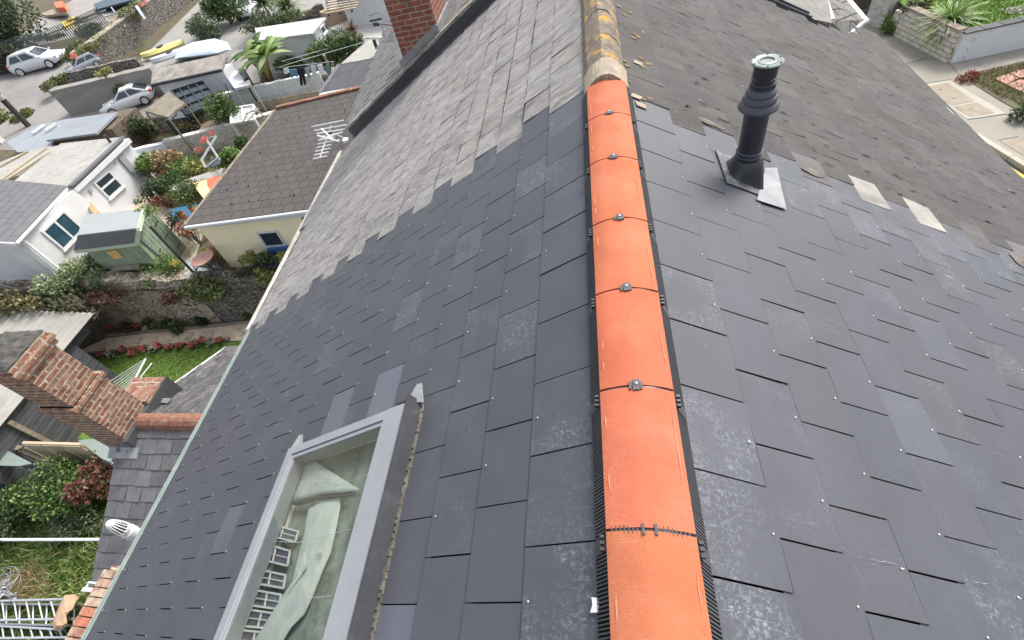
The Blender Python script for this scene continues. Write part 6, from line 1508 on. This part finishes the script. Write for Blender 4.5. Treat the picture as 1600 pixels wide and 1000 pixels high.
for k in range(3): mb.bar(P(514 + k * 18, 24 - k * 3, -5.0), P(509 + k * 18, -4 - k * 3, -4.85), .09, .09)
mb.build('post', M['metal_dark'], t)
wallrun('planted_wall', 'low dark wall with straggly plants left of the slatted fence', 'wall', G(462, 36), G(510, 24), .5, .3, M['rubble_grey'], ragged=.1)

# stone walls of the lane
base = G(219, 92); h = hgt(base, 188, 57)
wallrun('stone_wall', 'tall grey pebbly stone wall with pale coping at the top left', 'wall', G(150, 122), G(345, -32), h, .45, M['rubble_grey'], cap=.08, capm=surf('coping_stone', (.36, .33, .27), rough=.95, var=.3, vs=6), ragged=.05)
base = G(112, 182); h = hgt(base, 80, 141)
wallrun('concrete_wall', 'broad streaked concrete retaining wall beside the lane', 'wall', base, G(262, 146), h, .5, M['concrete_wall'], ragged=.02)
wallrun('low_stone_wall', 'low dark stone wall with a white capping above the concrete wall', 'wall', G(140, 160), G(245, 138), h * 1.18, .3, M['rubble_grey'], ragged=.03)
bush('wall_top_plant', 'yellow green weeds on the top of the concrete wall', 'plant', 160, 113, -4.15, (.7, .25, .15), 500, .1, 'yellow', lumps=6, ground=-4.4)
bush('wall_top_plant', 'dark weeds growing out of the concrete wall face', 'plant', 186, 138, -5.0, (.6, .2, .3), 350, .09, 'olive', lumps=5, ground=-5.4)

# banana, cordylines, palms
b = G(418, 126); t = thing('banana_plant', 'tall banana plant with broad bright leaves and bare stems by the blue-white wall', 'banana plant', b)
mb = MB(); tops = []
for i in range(9):
    a = b + V((uni(-.35, .25), uni(-.15, .15), 0)); e = P(405 + uni(-22, 10), 82 + uni(-14, 10), -4.6 + uni(-.2, .2)); tops.append(e); mb.tube([a, (a + e) / 2 + V((uni(-.1, .1), 0, 0)), e], .07, 7, rs=[.09, .075, .05])
mb.build('stem', surf('banana_stem', (.36, .27, .16), rough=.85, var=.35, vs=6, second=(.2, .2, .08), ss=5), t)
mb = MB(); pal = [(.12, .20, .045), (.17, .26, .07), (.08, .14, .03), (.26, .31, .11)]
for i in range(46):
    o_ = random.choice(tops); a_ = uni(0, 6.283); e_ = uni(.1, 1.1); d = V((math.cos(a_) * math.cos(e_), math.sin(a_) * math.cos(e_), math.sin(e_))); L = uni(.8, 1.5); c = random.choice(pal); k = uni(.75, 1.25); c = (c[0] * k, c[1] * k, c[2] * k, 0)
    s_ = d.cross(UP).normalized() * uni(.13, .24); prev = o_; pw = .25
    for q in range(1, 6):
        u = q / 5; p = o_ + d * L * u - UP * .75 * L * u * u * .7; w1 = [.8, 1, .95, .6, .02][q - 1]; dr = UP * -.10
        mb.face([prev - s_ * pw + dr * pw, prev, p, p - s_ * w1 + dr * w1], c); mb.face([prev, prev + s_ * pw + dr * pw, p + s_ * w1 + dr * w1, p], c); prev = p; pw = w1
mb.build('leaf', M['leaf'], t)
spiky('cordyline', 'reddish spiky cordyline in front of the white shed wall', 'plant', G(440, 105), 110, .75, .035, 'bronze', trunk=.9)
spiky('cordyline', 'reddish spiky cordyline near the white terrace', 'plant', G(562, 78), 110, .75, .035, 'bronze', trunk=.9)
for (x, y, lab) in ((418, 22, 'green fan palm right of the upright white car'), (443, 12, 'large green palm at the top edge'), (455, 30, 'drooping green palm above the white shed roof')):
    b = G(x + 12, y + 22); spiky('palm', lab, 'palm', b, 260, 1.3, .04, [(.12, .17, .07), (.17, .23, .09), (.08, .12, .04), (.22, .26, .12)], trunk=1.3, group='palms by the yard')
bush('palm_undergrowth', 'green undergrowth between the palms and the white shed', 'plant', 440, 34, -4.9, (1.7, .6, .5), 2600, .15, [(.10, .15, .05), (.15, .2, .07), (.06, .09, .03)])
# washing line
t = thing('washing_line', 'thin white washing lines strung above the bushes', 'washing line', P(470, 105, -5.3)); mb = MB(); zl = -5.2
mb.tube([P(440, 96, zl), P(575, 58, zl)], .012, 4); mb.tube([P(430, 106, zl), P(575, 64, zl)], .012, 4); mb.tube([P(436, 106, zl), P(520, 96, zl)], .012, 4); mb.build('line', M['upvc'], t)
mb = MB(); mb.tube([P(506, 86, -4.9), P(516, 108, -6.0)], .05, 7); mb.build('prop', M['wood_peach'], t)
def garment(name, lab, pts, col, z=-5.3):
    t = thing(name, lab, 'clothes', P(*pts[-1], z), 'clothes on the washing line'); b0 = P(*pts[0], z)
    fr = [PYc(x, y, b0.y) for x, y in pts]; mb = MB(); nn = len(fr); bk = [p + V((0, .03, 0)) for p in fr]
    mb.raw(fr + bk, [tuple(range(nn)), tuple(range(2 * nn - 1, nn - 1, -1))] + [(k, (k + 1) % nn, nn + (k + 1) % nn, nn + k) for k in range(nn)], (*col, 0)); mb.build('cloth', M['cloth'], t)
garment('white_shirt', 'small white top at the left end of the washing line', [(442, 108), (450, 106), (452, 114), (445, 116)], (.75, .77, .8))
garment('blue_shorts', 'blue shorts hanging second on the washing line', [(451, 109), (463, 108), (465, 121), (459, 118), (456, 123)], (.14, .24, .36))
garment('black_trousers', 'long black trousers in the middle of the washing line', [(466, 107), (474, 106), (477, 124), (478, 133), (475, 133), (472, 118), (473, 134), (469, 133)], (.02, .02, .025))
garment('grey_jumper', 'grey beige top right of the black trousers', [(476, 107), (482, 106), (486, 122), (482, 124)], (.38, .36, .34))
garment('pale_blue_towel', 'pale blue towel hanging on the washing line', [(485, 104), (492, 103), (495, 119), (489, 121)], (.55, .65, .72))
garment('white_towel', 'white towel right of the pale blue one', [(495, 102), (503, 100), (506, 112), (500, 115)], (.74, .78, .82))
garment('teal_shirt', 'teal shirt at the right end of the washing line', [(508, 104), (513, 102), (516, 114), (513, 116)], (.08, .22, .3))

# boats and covers
t = thing('covered_boat', 'boat under a pale blue cover beside the long outbuilding', 'boat', G(315, 85)); ol = [(271, 93), (279, 76), (300, 66), (335, 60), (356, 66), (362, 78), (345, 84), (300, 90)]
rings = []; cx_, cy_ = 318, 77
for q, (f, z) in enumerate(((1, -5.25), (.98, -4.95), (.8, -4.8), (.4, -4.72), (.1, -4.7))):
    for x, y in ol: rings.append(P(cx_ + (x - cx_) * f, cy_ + (y - cy_) * f, z))
n_ = 8; mb = MB(); mb.raw(rings, [(q * n_ + k, q * n_ + (k + 1) % n_, (q + 1) * n_ + (k + 1) % n_, (q + 1) * n_ + k) for q in range(4) for k in range(n_)] + [tuple(range(32, 40))]); mb.build('cover', M['tarp'], t)
def hull(name, lab, a, b, z, w_, m):
    a, b = P(*a, z), P(*b, z); t = thing(name, lab, 'kayak', (a + b) / 2 - UP * .2); d = b - a; s_ = V((-d.y, d.x, 0)).normalized(); mb = MB(); n_ = 12; vs = []
    for i in range(n_ + 1):
        u = i / n_; w2 = w_ * math.sin(math.pi * min(max(u, .02), .98)) ** .6; c = a + d * u
        vs += [c - s_ * w2, c - s_ * w2 * .7 + UP * .14, c + UP * .19, c + s_ * w2 * .7 + UP * .14, c + s_ * w2, c - UP * .15]
    mb.raw(vs, [(i * 6 + k, i * 6 + (k + 1) % 6, (i + 1) * 6 + (k + 1) % 6, (i + 1) * 6 + k) for i in range(n_) for k in range(6)]); mb.build('hull', m, t)
    mb = MB(); c = a + d * .48 + UP * .17; mb.tube_rings(c, [(w_ * .5, 0), (w_ * .5, .04), (w_ * .35, .03)], 10, (1, 1, 1, 0), None); mb.build('cockpit', M['metal_dark'], t)
hull('kayak', 'pale yellow kayak lying by the foot of the tall stone wall', (222, 89), (287, 66), -5.15, .42, M['kayak_yellow'])
hull('kayak', 'white kayak lying between the yellow one and the covered boat', (237, 97), (302, 75), -5.15, .36, M['car_white'])

# ---------------------------------------------------------------- cars
def car(name, lab, c, head, L=4.1, W=1.75, Hh=1.45, paint=None, kind='hatch', sc=1):
    """c ground centre, head = direction of the bonnet; built from a lofted body and a separate glasshouse"""
    f = V((head[0], head[1], 0)).normalized(); s_ = V((-f.y, f.x, 0)); c = V(c); t = thing(name, lab, 'car', c)
    Q = lambda u, v, h: c + f * u + s_ * v + UP * h
    hw = W / 2; paint = paint or M['car_white']
    prof = [(-L / 2, .45, .72, .80), (-L / 2 + .12, .30, .86, .92), (-L / 2 + .5, .22, .90, .985), (-.9, .2, .93, 1), (.2, .2, .92, 1), (.75, .2, .90, 1), (L / 2 - .8, .22, .83, .99), (L / 2 - .25, .28, .72, .93), (L / 2, .42, .60, .74)]
    mb = MB(); vs = []
    for (u, z0, zt, wf) in prof:
        w_ = hw * wf; vs += [Q(u, -w_ * .94, z0), Q(u, -w_, z0 + (zt - z0) * .45), Q(u, -w_ * .97, zt - .07), Q(u, -w_ * .84, zt), Q(u, 0, zt + .035), Q(u, w_ * .84, zt), Q(u, w_ * .97, zt - .07), Q(u, w_, z0 + (zt - z0) * .45), Q(u, w_ * .94, z0)]
    m_ = 9; n_ = len(prof)
    mb.raw(vs, [(i * m_ + k, i * m_ + (k + 1) % m_, (i + 1) * m_ + (k + 1) % m_, (i + 1) * m_ + k) for i in range(n_ - 1) for k in range(m_)] + [tuple(range(m_)), tuple(range((n_ - 1) * m_, n_ * m_))]); body = mb.build('body', paint, t, smooth=True)
    xb0, xb1 = (-L / 2 + .12, .95); xt0, xt1 = ((-L / 2 + .55, .12) if kind == 'hatch' else (-.85, .05)); wb, wt = hw * .90, hw * .70; zb, zt = .88, Hh
    g = [Q(xb0, -wb, zb), Q(xb1, -wb, zb), Q(xb1, wb, zb), Q(xb0, wb, zb), Q(xt0, -wt, zt - .03), Q(xt1, -wt, zt - .03), Q(xt1, wt, zt - .03), Q(xt0, wt, zt - .03)]
    mb = MB(); mb.raw(g, [(0, 1, 5, 4), (1, 2, 6, 5), (2, 3, 7, 6), (3, 0, 4, 7), (4, 5, 6, 7)]); mb.build('cabin', paint, t)
    mb = MB(); mb.slab([Q(xt0 + .02, -wt * .97, zt), Q(xt1 - .03, -wt * .97, zt), Q(xt1 - .03, 0, zt + .03), Q(xt0 + .02, 0, zt + .03)], .03); mb.slab([Q(xt0 + .02, wt * .97, zt), Q(xt1 - .03, wt * .97, zt), Q(xt1 - .03, 0, zt + .031), Q(xt0 + .02, 0, zt + .031)], .03); mb.build('roof', paint, t)
    def pane(nm, a, b, c2, d, i0=.07, i1=.93, j0=.14, j1=.88):
        n = (b - a).cross(d - a).normalized(); n = n if n.dot((a + c2) / 2 - (c + UP * .9)) > 0 else -n
        bl = lambda i, j: (a * (1 - i) + b * i) * (1 - j) + (d * (1 - i) + c2 * i) * j + n * .012
        mb = MB(); q = [bl(i0, j0), bl(i1, j0), bl(i1 - .02, j1), bl(i0 + .02, j1)]; mb.raw(q + [p - n * .01 for p in q], [(0, 1, 2, 3), (7, 6, 5, 4), (0, 4, 5, 1), (1, 5, 6, 2), (2, 6, 7, 3), (3, 7, 4, 0)]); mb.build(nm, M['dark_glass'], t)
    for sg in (0, 1):
        a, b, c2, d = (g[0], g[1], g[5], g[4]) if sg == 0 else (g[3], g[2], g[6], g[7])
        pane('side_window', a, b, c2, d, .10, .47); pane('side_window', a, b, c2, d, .51, .90)
    pane('windscreen', g[1], g[2], g[6], g[5]); pane('rear_window', g[3], g[0], g[4], g[7])
    for u in (-L / 2 + .78, L / 2 - .82):
        for sg in (-1, 1):
            cc = Q(u, sg * hw * .97, .33); mb = MB(); mb.tube([cc - s_ * sg * .2, cc + s_ * sg * .03], .33, 20); wh = mb.build('wheel', M['tyre'], t)
            mb = MB(); mb.tube_rings(cc + s_ * sg * .034, [(.23, 0), (.23, .012), (.19, .014), (.17, .004), (.05, .004), (.05, .014), (.001, .016)], 20, (1, 1, 1, 0), s_ * sg)
            for k in range(5):
                aa = k * 1.2566; ra = f * math.cos(aa) + UP * math.sin(aa); mb.bar(cc + s_ * sg * .045, cc + s_ * sg * .045 + ra * .21, .05, .012, up=s_)
            mb.build('rim', M['silver'], wh)
    for sg in (-1, 1):
        mb = MB(); q = Q(-L / 2 + .05, sg * hw * .72, .72); mb.obox(q - s_ * .13 - f * .06, s_ * .26, f * .16, UP * .17); mb.build('tail_lamp', M['lamp_red'], t)
        mb = MB(); q = Q(L / 2 - .22, sg * hw * .68, .60); mb.obox(q - s_ * .14, s_ * .28, f * .16, UP * .12); mb.build('headlight', M['lamp_clear'], t)
        mb = MB(); q = Q(.72, sg * hw * 1.08, .96); mb.obox(q - s_ * .08, s_ * .16, f * .1, UP * .1); mb.build('mirror', paint, t)
    t.scale = (sc, sc, sc)
    return t
p, q = G(22, 121), G(101, 104); fwd = (q - p).normalized(); side = V((-fwd.y, fwd.x, 0))
car('hatchback', 'white hatchback parked by the palisade fence on the upper road', (p + q) / 2 + side * .6, fwd, sc=(q - p).length / 4.15)
car('hatchback', 'silver grey car bonnet and windscreen half hidden behind the stone wall', G(150, 128) + V((0, 0, .65)), V((-.62, -.78)), paint=M['car_grey'], sc=.45)
p = G(206, 168); car('small_car', 'white rounded car parked in the lane by the concrete wall', p + V((0, .1, 0)), V((-.80, -.45)), kind='coupe', sc=.62)
car('hatchback', 'white car seen nose-on between the round bush and the palms', G(388, 26) + V((0, .5, 0)), V((.12, -1)), sc=.62)

# palisade fence and far yard
t = thing('palisade_fence', 'dark metal palisade fence curving behind the white hatchback', 'fence', G(100, 85)); pts = [G(x, y) for x, y in ((-30, 130), (20, 112), (55, 98), (95, 90), (125, 78), (150, 66), (182, 50))]
mb = MB(); rb = MB()
for i in range(len(pts) - 1):
    a, b = pts[i], pts[i + 1]; n_ = int((b - a).length / .125)
    for k in range(n_): p = a + (b - a) * k / n_; mb.box(p.x - .035, p.x + .03, p.y - .012, p.y + .012, p.z, p.z + 1.5)
    for h_ in (.3, 1.25): rb.bar(a + UP * h_ + V((0, .04, 0)), b + UP * h_ + V((0, .04, 0)), .04, .06)
mb.build('pale', M['metal_fence'], t); rb.build('rail', M['metal_fence'], t)
gbox('brown_roof', 'brown slated low roof at the top left edge', 'roof', [(34, -20), (110, -20), (104, 20), (72, 24), (48, 16)], -3.6, 1.6, surf('far_brown_roof', (.27, .23, .18), rough=.95, var=.4, vs=4, stretch=(1, 3, 1), bump=.8, bs=10), .15)
gbox('glass_roof', 'faded glazed roof next to the brown slated roof', 'roof', [(14, -10), (34, -10), (46, 15), (22, 24)], -3.7, 1.4, surf('faded_glass', (.42, .42, .34), rough=.6, var=.25, vs=2, second=(.25, .28, .2), ss=2), .08)
t = thing('timber_rack', 'long timber rack of crates in the far yard', 'rack', G(50, 50))
for k in range(6): mb = MB(); p = P(30 + k * 8, 36 - k * 3.3, -3.9); mb.box(p.x - .3, p.x + .3, p.y - .3, p.y + .3, p.z - .4, p.z, (uni(.7, 1.2),) * 3 + (0,)); mb.build('crate', M['wood_grey'], t)
mb = MB(); mb.bar(P(18, 33, -3.7), P(80, 6, -3.7), .12, .1); mb.bar(P(30, 44, -3.9), P(82, 22, -3.9), .12, .1); mb.build('rail', M['wood_grey'], t)
t = gbox('yellow_tarp', 'bright yellow folded tarpaulin in the far yard', 'tarpaulin', [(89, 26), (111, 16), (120, 31), (101, 41)], -4.0, .5, M['yellow'], .2)
gbox('orange_crate', 'orange red crate on the edge of the brown slated roof', 'crate', [(84, 4), (97, 1), (100, 11), (88, 12)], -3.3, .3, M['orange'], .3)
gbox('blue_roof', 'dark blue flat roof at the top edge left of the stone wall', 'roof', [(132, -30), (225, -30), (205, 0), (150, 15)], -3.9, 1.2, surf('dark_blue_roof', (.025, .05, .075), rough=.4, var=.2), .12)
t = thing('yard_railing', 'bent pale metal railing in front of the dark blue roof', 'railing', G(165, 30)); mb = MB()
for a, b in (((120, 30), (165, 16)), ((128, 34), (162, 22)), ((166, 0), (176, 14)), ((176, 14), (180, 20)), ((180, 8), (196, 1)), ((183, 24), (196, 42)), ((143, 4), (150, 16)), ((162, 27), (197, 17))): mb.bar(P(*a, -4.0), P(*b, -4.0), .08, .06)
mb.build('bar', M['metal_pale'], t)
gbox('yard_pallets', 'stacked brown pallet boards behind the end of the palisade fence', 'pallets', [(168, 28), (196, 18), (205, 33), (180, 45)], -4.1, .6, M['wood_grey'], .15)
gbox('white_sack', 'upright pale blue canister on the weedy bank', 'canister', [(210, 9), (214, 7), (223, 21), (220, 23)], -3.5, .4, M['tarp'], .25)
for (x, y, lab) in ((140, 48, 'scrubby green weeds behind the palisade fence'), (80, 62, 'dry weeds on the far side of the palisade fence'), (122, 42, 'green weeds next to the yellow tarpaulin')):
    bush('yard_weeds', lab, 'plant', x, y, -4.4, (1.6, .8, .45), 1900, .15, [(.12, .15, .07), (.17, .18, .1), (.08, .1, .05)], group='weeds by the palisade fence')

# ================================================================ STREET SIDE
def SP(x, y, z=ZS): return P(x, y, z)
def spoly(name, px, m, z, th=None):
    mb = MB(); pts = [P(*q, z) for q in px]
    if th: mb.slab(pts, th)
    else:
        if (pts[1] - pts[0]).cross(pts[2] - pts[0]).z < 0: pts = pts[::-1]
        mb.face(pts)
    return structure(name, mb, m)
spoly('pavement', [(1300, -60), (1330, 60), (1430, 150), (1492, 196), (1512, 204), (1720, 330), (1720, 235), (1590, 178), (1500, 116), (1476, 98), (1396, 56), (1350, 36), (1340, -60)], M['pavement'], ZS)
spoly('pavement_front', [(1350, 36), (1476, 98), (1500, 116), (1590, 178), (1720, 235), (1720, 40), (1500, 95), (1400, 50)], M['pavement'], ZS - .004)
mb = MB(); kp = [(1355, 66), (1432, 143), (1490, 193), (1524, 209), (1720, 330)]
for i in range(len(kp) - 1):
    a, b = SP(*kp[i]), SP(*kp[i + 1]); n_ = max(1, int((b - a).length / .9))
    for k in range(n_):
        p = a + (b - a) * k / n_; q = a + (b - a) * (k + .985) / n_; mb.bar(p - UP * .055, q - UP * .055, .14, .126, (uni(.9, 1.1),) * 3 + (0,))
structure('kerb', mb, M['pavement_pale'])
mb = MB()
for off in (0, .16):
    pts = [V((p.x - .30 - off, p.y, ZS - .116)) for p in (SP(1432, 143), SP(1490, 193), SP(1524, 209), SP(1620, 266), SP(1720, 330))]
    for i in range(4): a, b = pts[i], pts[i + 1]; mb.face([a, b, b + V((.09, 0, 0)), a + V((.09, 0, 0))])
structure('yellow_lines', mb, M['yellow_line'])
t = thing('chamber_cover', 'large rectangular two-part chamber cover with a pale concrete surround in the pavement', 'manhole cover', SP(1490, 155))
mb = MB(); mb.slab([P(*q, ZS + .006) for q in ((1432, 133), (1484, 125), (1572, 177), (1512, 186))], .02); mb.build('surround', M['pavement_pale'], t)
mb = MB(); mb.slab([P(*q, ZS + .012) for q in ((1441, 137), (1481, 129), (1523, 158), (1488, 165))], .02); mb.slab([P(*q, ZS + .012) for q in ((1490, 167), (1526, 160), (1554, 176), (1517, 182))], .02); mb.build('cover', M['slab'], t)
mb = MB()
for (x, y) in ((1468, 139), (1490, 153), (1516, 170)): mb.slab([P(x - 3, y + .6, ZS + .016), P(x + 4, y - .6, ZS + .016), P(x + 4.5, y + .2, ZS + .016), P(x - 2.5, y + 1.4, ZS + .016)], .004)
mb.build('keyhole', M['metal_dark'], t)
t = thing('chamber_cover', 'plain slab cover in the pavement at the right edge', 'manhole cover', SP(1590, 222)); mb = MB(); mb.slab([P(*q, ZS + .008) for q in ((1562, 220), (1592, 214), (1660, 246), (1630, 262))], .02); mb.build('cover', M['slab'], t)
mb = MB()
for a, b in (((1432, 132), (1486, 124)), ((1512, 187), (1574, 178)), ((1405, 103), (1450, 90)), ((1559, 219), (1592, 213))): mb.bar(P(*a, ZS + .004), P(*b, ZS + .004), .02, .006)
structure('pavement_joints', mb, M['asphalt'])
a, b = SP(1396, 56), SP(1477, 98); h = hgt(b, 1500, 50)
wallrun('block_wall', 'white painted blockwork garden wall along the pavement', 'wall', a, b, h, .2, M['blockwork'], cap=.05, capm=M['wood_grey'])
a, b = SP(1486, 99), SP(1660, 62); h2_ = hgt(a, 1508, 54)
wallrun('rendered_wall', 'smooth grey-white rendered garden wall running to the right edge', 'wall', a, b, h2_, .22, M['grey_render'], cap=.05, capm=M['asphalt'])
top = ZS + h * .82
a, b, c = SP(1396, 56), SP(1477, 98), SP(1660, 62)
mb = MB(); mb.slab([V((a.x + .25, a.y - .1, top)), V((b.x + .15, b.y + .3, top)), V((c.x, c.y + .3, top)), V((c.x + 3, c.y + 14, top)), V((a.x + .2, a.y + 12, top))], .05); structure('raised_lawn', mb, M['lawn'])
LAWN2 = [V((b.x + .6, b.y + .5, top)), V((c.x, c.y + .5, top)), V((c.x, c.y + 4, top)), V((b.x + .5, b.y + 4, top))]
mb = MB(); blades(mb, in_poly_fn(LAWN2), 5000, .09, .015, [(.13, .23, .04), (.19, .29, .06), (.09, .16, .03)]); o = mb.build('grass', M['leaf']); tag(o, 'bright green lawn grass behind the garden walls at the top right', 'grass', kind='stuff')
cph = P(1488, 30, top + .1); spiky('flax_plant', 'big arching green flax plant behind the white blockwork wall', 'plant', V((cph.x, cph.y, top)), 300, 1.25, .035, [(.13, .24, .05), (.20, .32, .08), (.09, .16, .03), (.28, .36, .12)], droop=.7)
spoly('bed_path', [(1560, 14), (1600, 8), (1650, 4), (1640, 20), (1575, 22)], M['concrete'], top + .02)
bush('garden_shrub', 'brownish green shrub behind the blockwork wall at the top', 'shrub', 1440, 6, top + .2, (.5, .4, .3), 900, .09, 'olive')
bush('garden_shrub', 'green weeds between the limewashed gatepost and the blockwork wall', 'shrub', 1397, 36, ZS + .3, (.3, .6, .4), 900, .09, 'bright')
bush('garden_shrub', 'small green tuft at the foot of the gatepost', 'shrub', 1383, 47, ZS + .12, (.25, .2, .15), 300, .08, 'bright')
a, b = SP(1350, 38), SP(1378, 44); wallrun('gatepost', 'broad limewashed stone gatepost beside the pavement', 'gatepost', a, b, 1.7, .7, M['limewash'], ragged=.04)
a, b = SP(1387, 50), SP(1396, 54); wallrun('wall_stub', 'short rough stone stub left of the blockwork wall', 'wall', a, b, .75, .3, M['limewash'], ragged=.05)
a = SP(1345, 20); t = thing('small_door', 'grey arched door by the gatepost at the top edge', 'door', a); mb = MB(); mb.box(a.x - .25, a.x + .3, a.y + .3, a.y + .36, ZS, ZS + 1.3); mb.build('leaf', M['wood_brown'], t); mb = MB(); mb.box(a.x - .02, a.x + .02, a.y + .29, a.y + .3, ZS + .6, ZS + .7); mb.build('handle', M['metal_dark'], t)
spoly('gravel_strip', [(1486, 100), (1660, 66), (1660, 92), (1500, 118)], surf('strip', (.27, .25, .22), rough=.95, var=.2, vs=2, bump=.5), ZS + .01)
spoly('verge_soil', [(1500, 118), (1600, 95), (1720, 80), (1720, 190), (1590, 172), (1545, 146)], M['soil'], ZS + .014)
VG = [P(*q, ZS + .02) for q in ((1505, 119), (1600, 98), (1660, 92), (1660, 185), (1595, 165), (1555, 145))]
mb = MB(); blades(mb, in_poly_fn(VG), 2600, .09, .014, [(.16, .21, .06), (.2, .2, .09), (.25, .14, .1), (.12, .18, .05)]); o = mb.build('verge_grass', M['leaf']); tag(o, 'patchy grass and weeds on the verge at the right edge', 'grass', kind='stuff')
mb = MB()
for q in (((1554, 122), (1576, 115), (1592, 122), (1572, 131)), ((1578, 114), (1600, 108), (1640, 116), (1594, 121)), ((1573, 132), (1594, 124), (1660, 136), (1600, 144))): mb.slab([P(*u, ZS + .06) for u in q], .05, (uni(.9, 1.1),) * 3 + (0,))
o = structure('paving_slabs', mb, M['red_block'])
bush('garden_shrub', 'reddish creeping plant at the pavement edge near the verge', 'shrub', 1512, 119, ZS + .1, (.35, .3, .12), 500, .07, 'red')
bush('garden_shrub', 'dark spiky tuft at the right edge by the verge', 'shrub', 1600, 180, ZS + .15, (.3, .25, .25), 300, .1, 'dark')
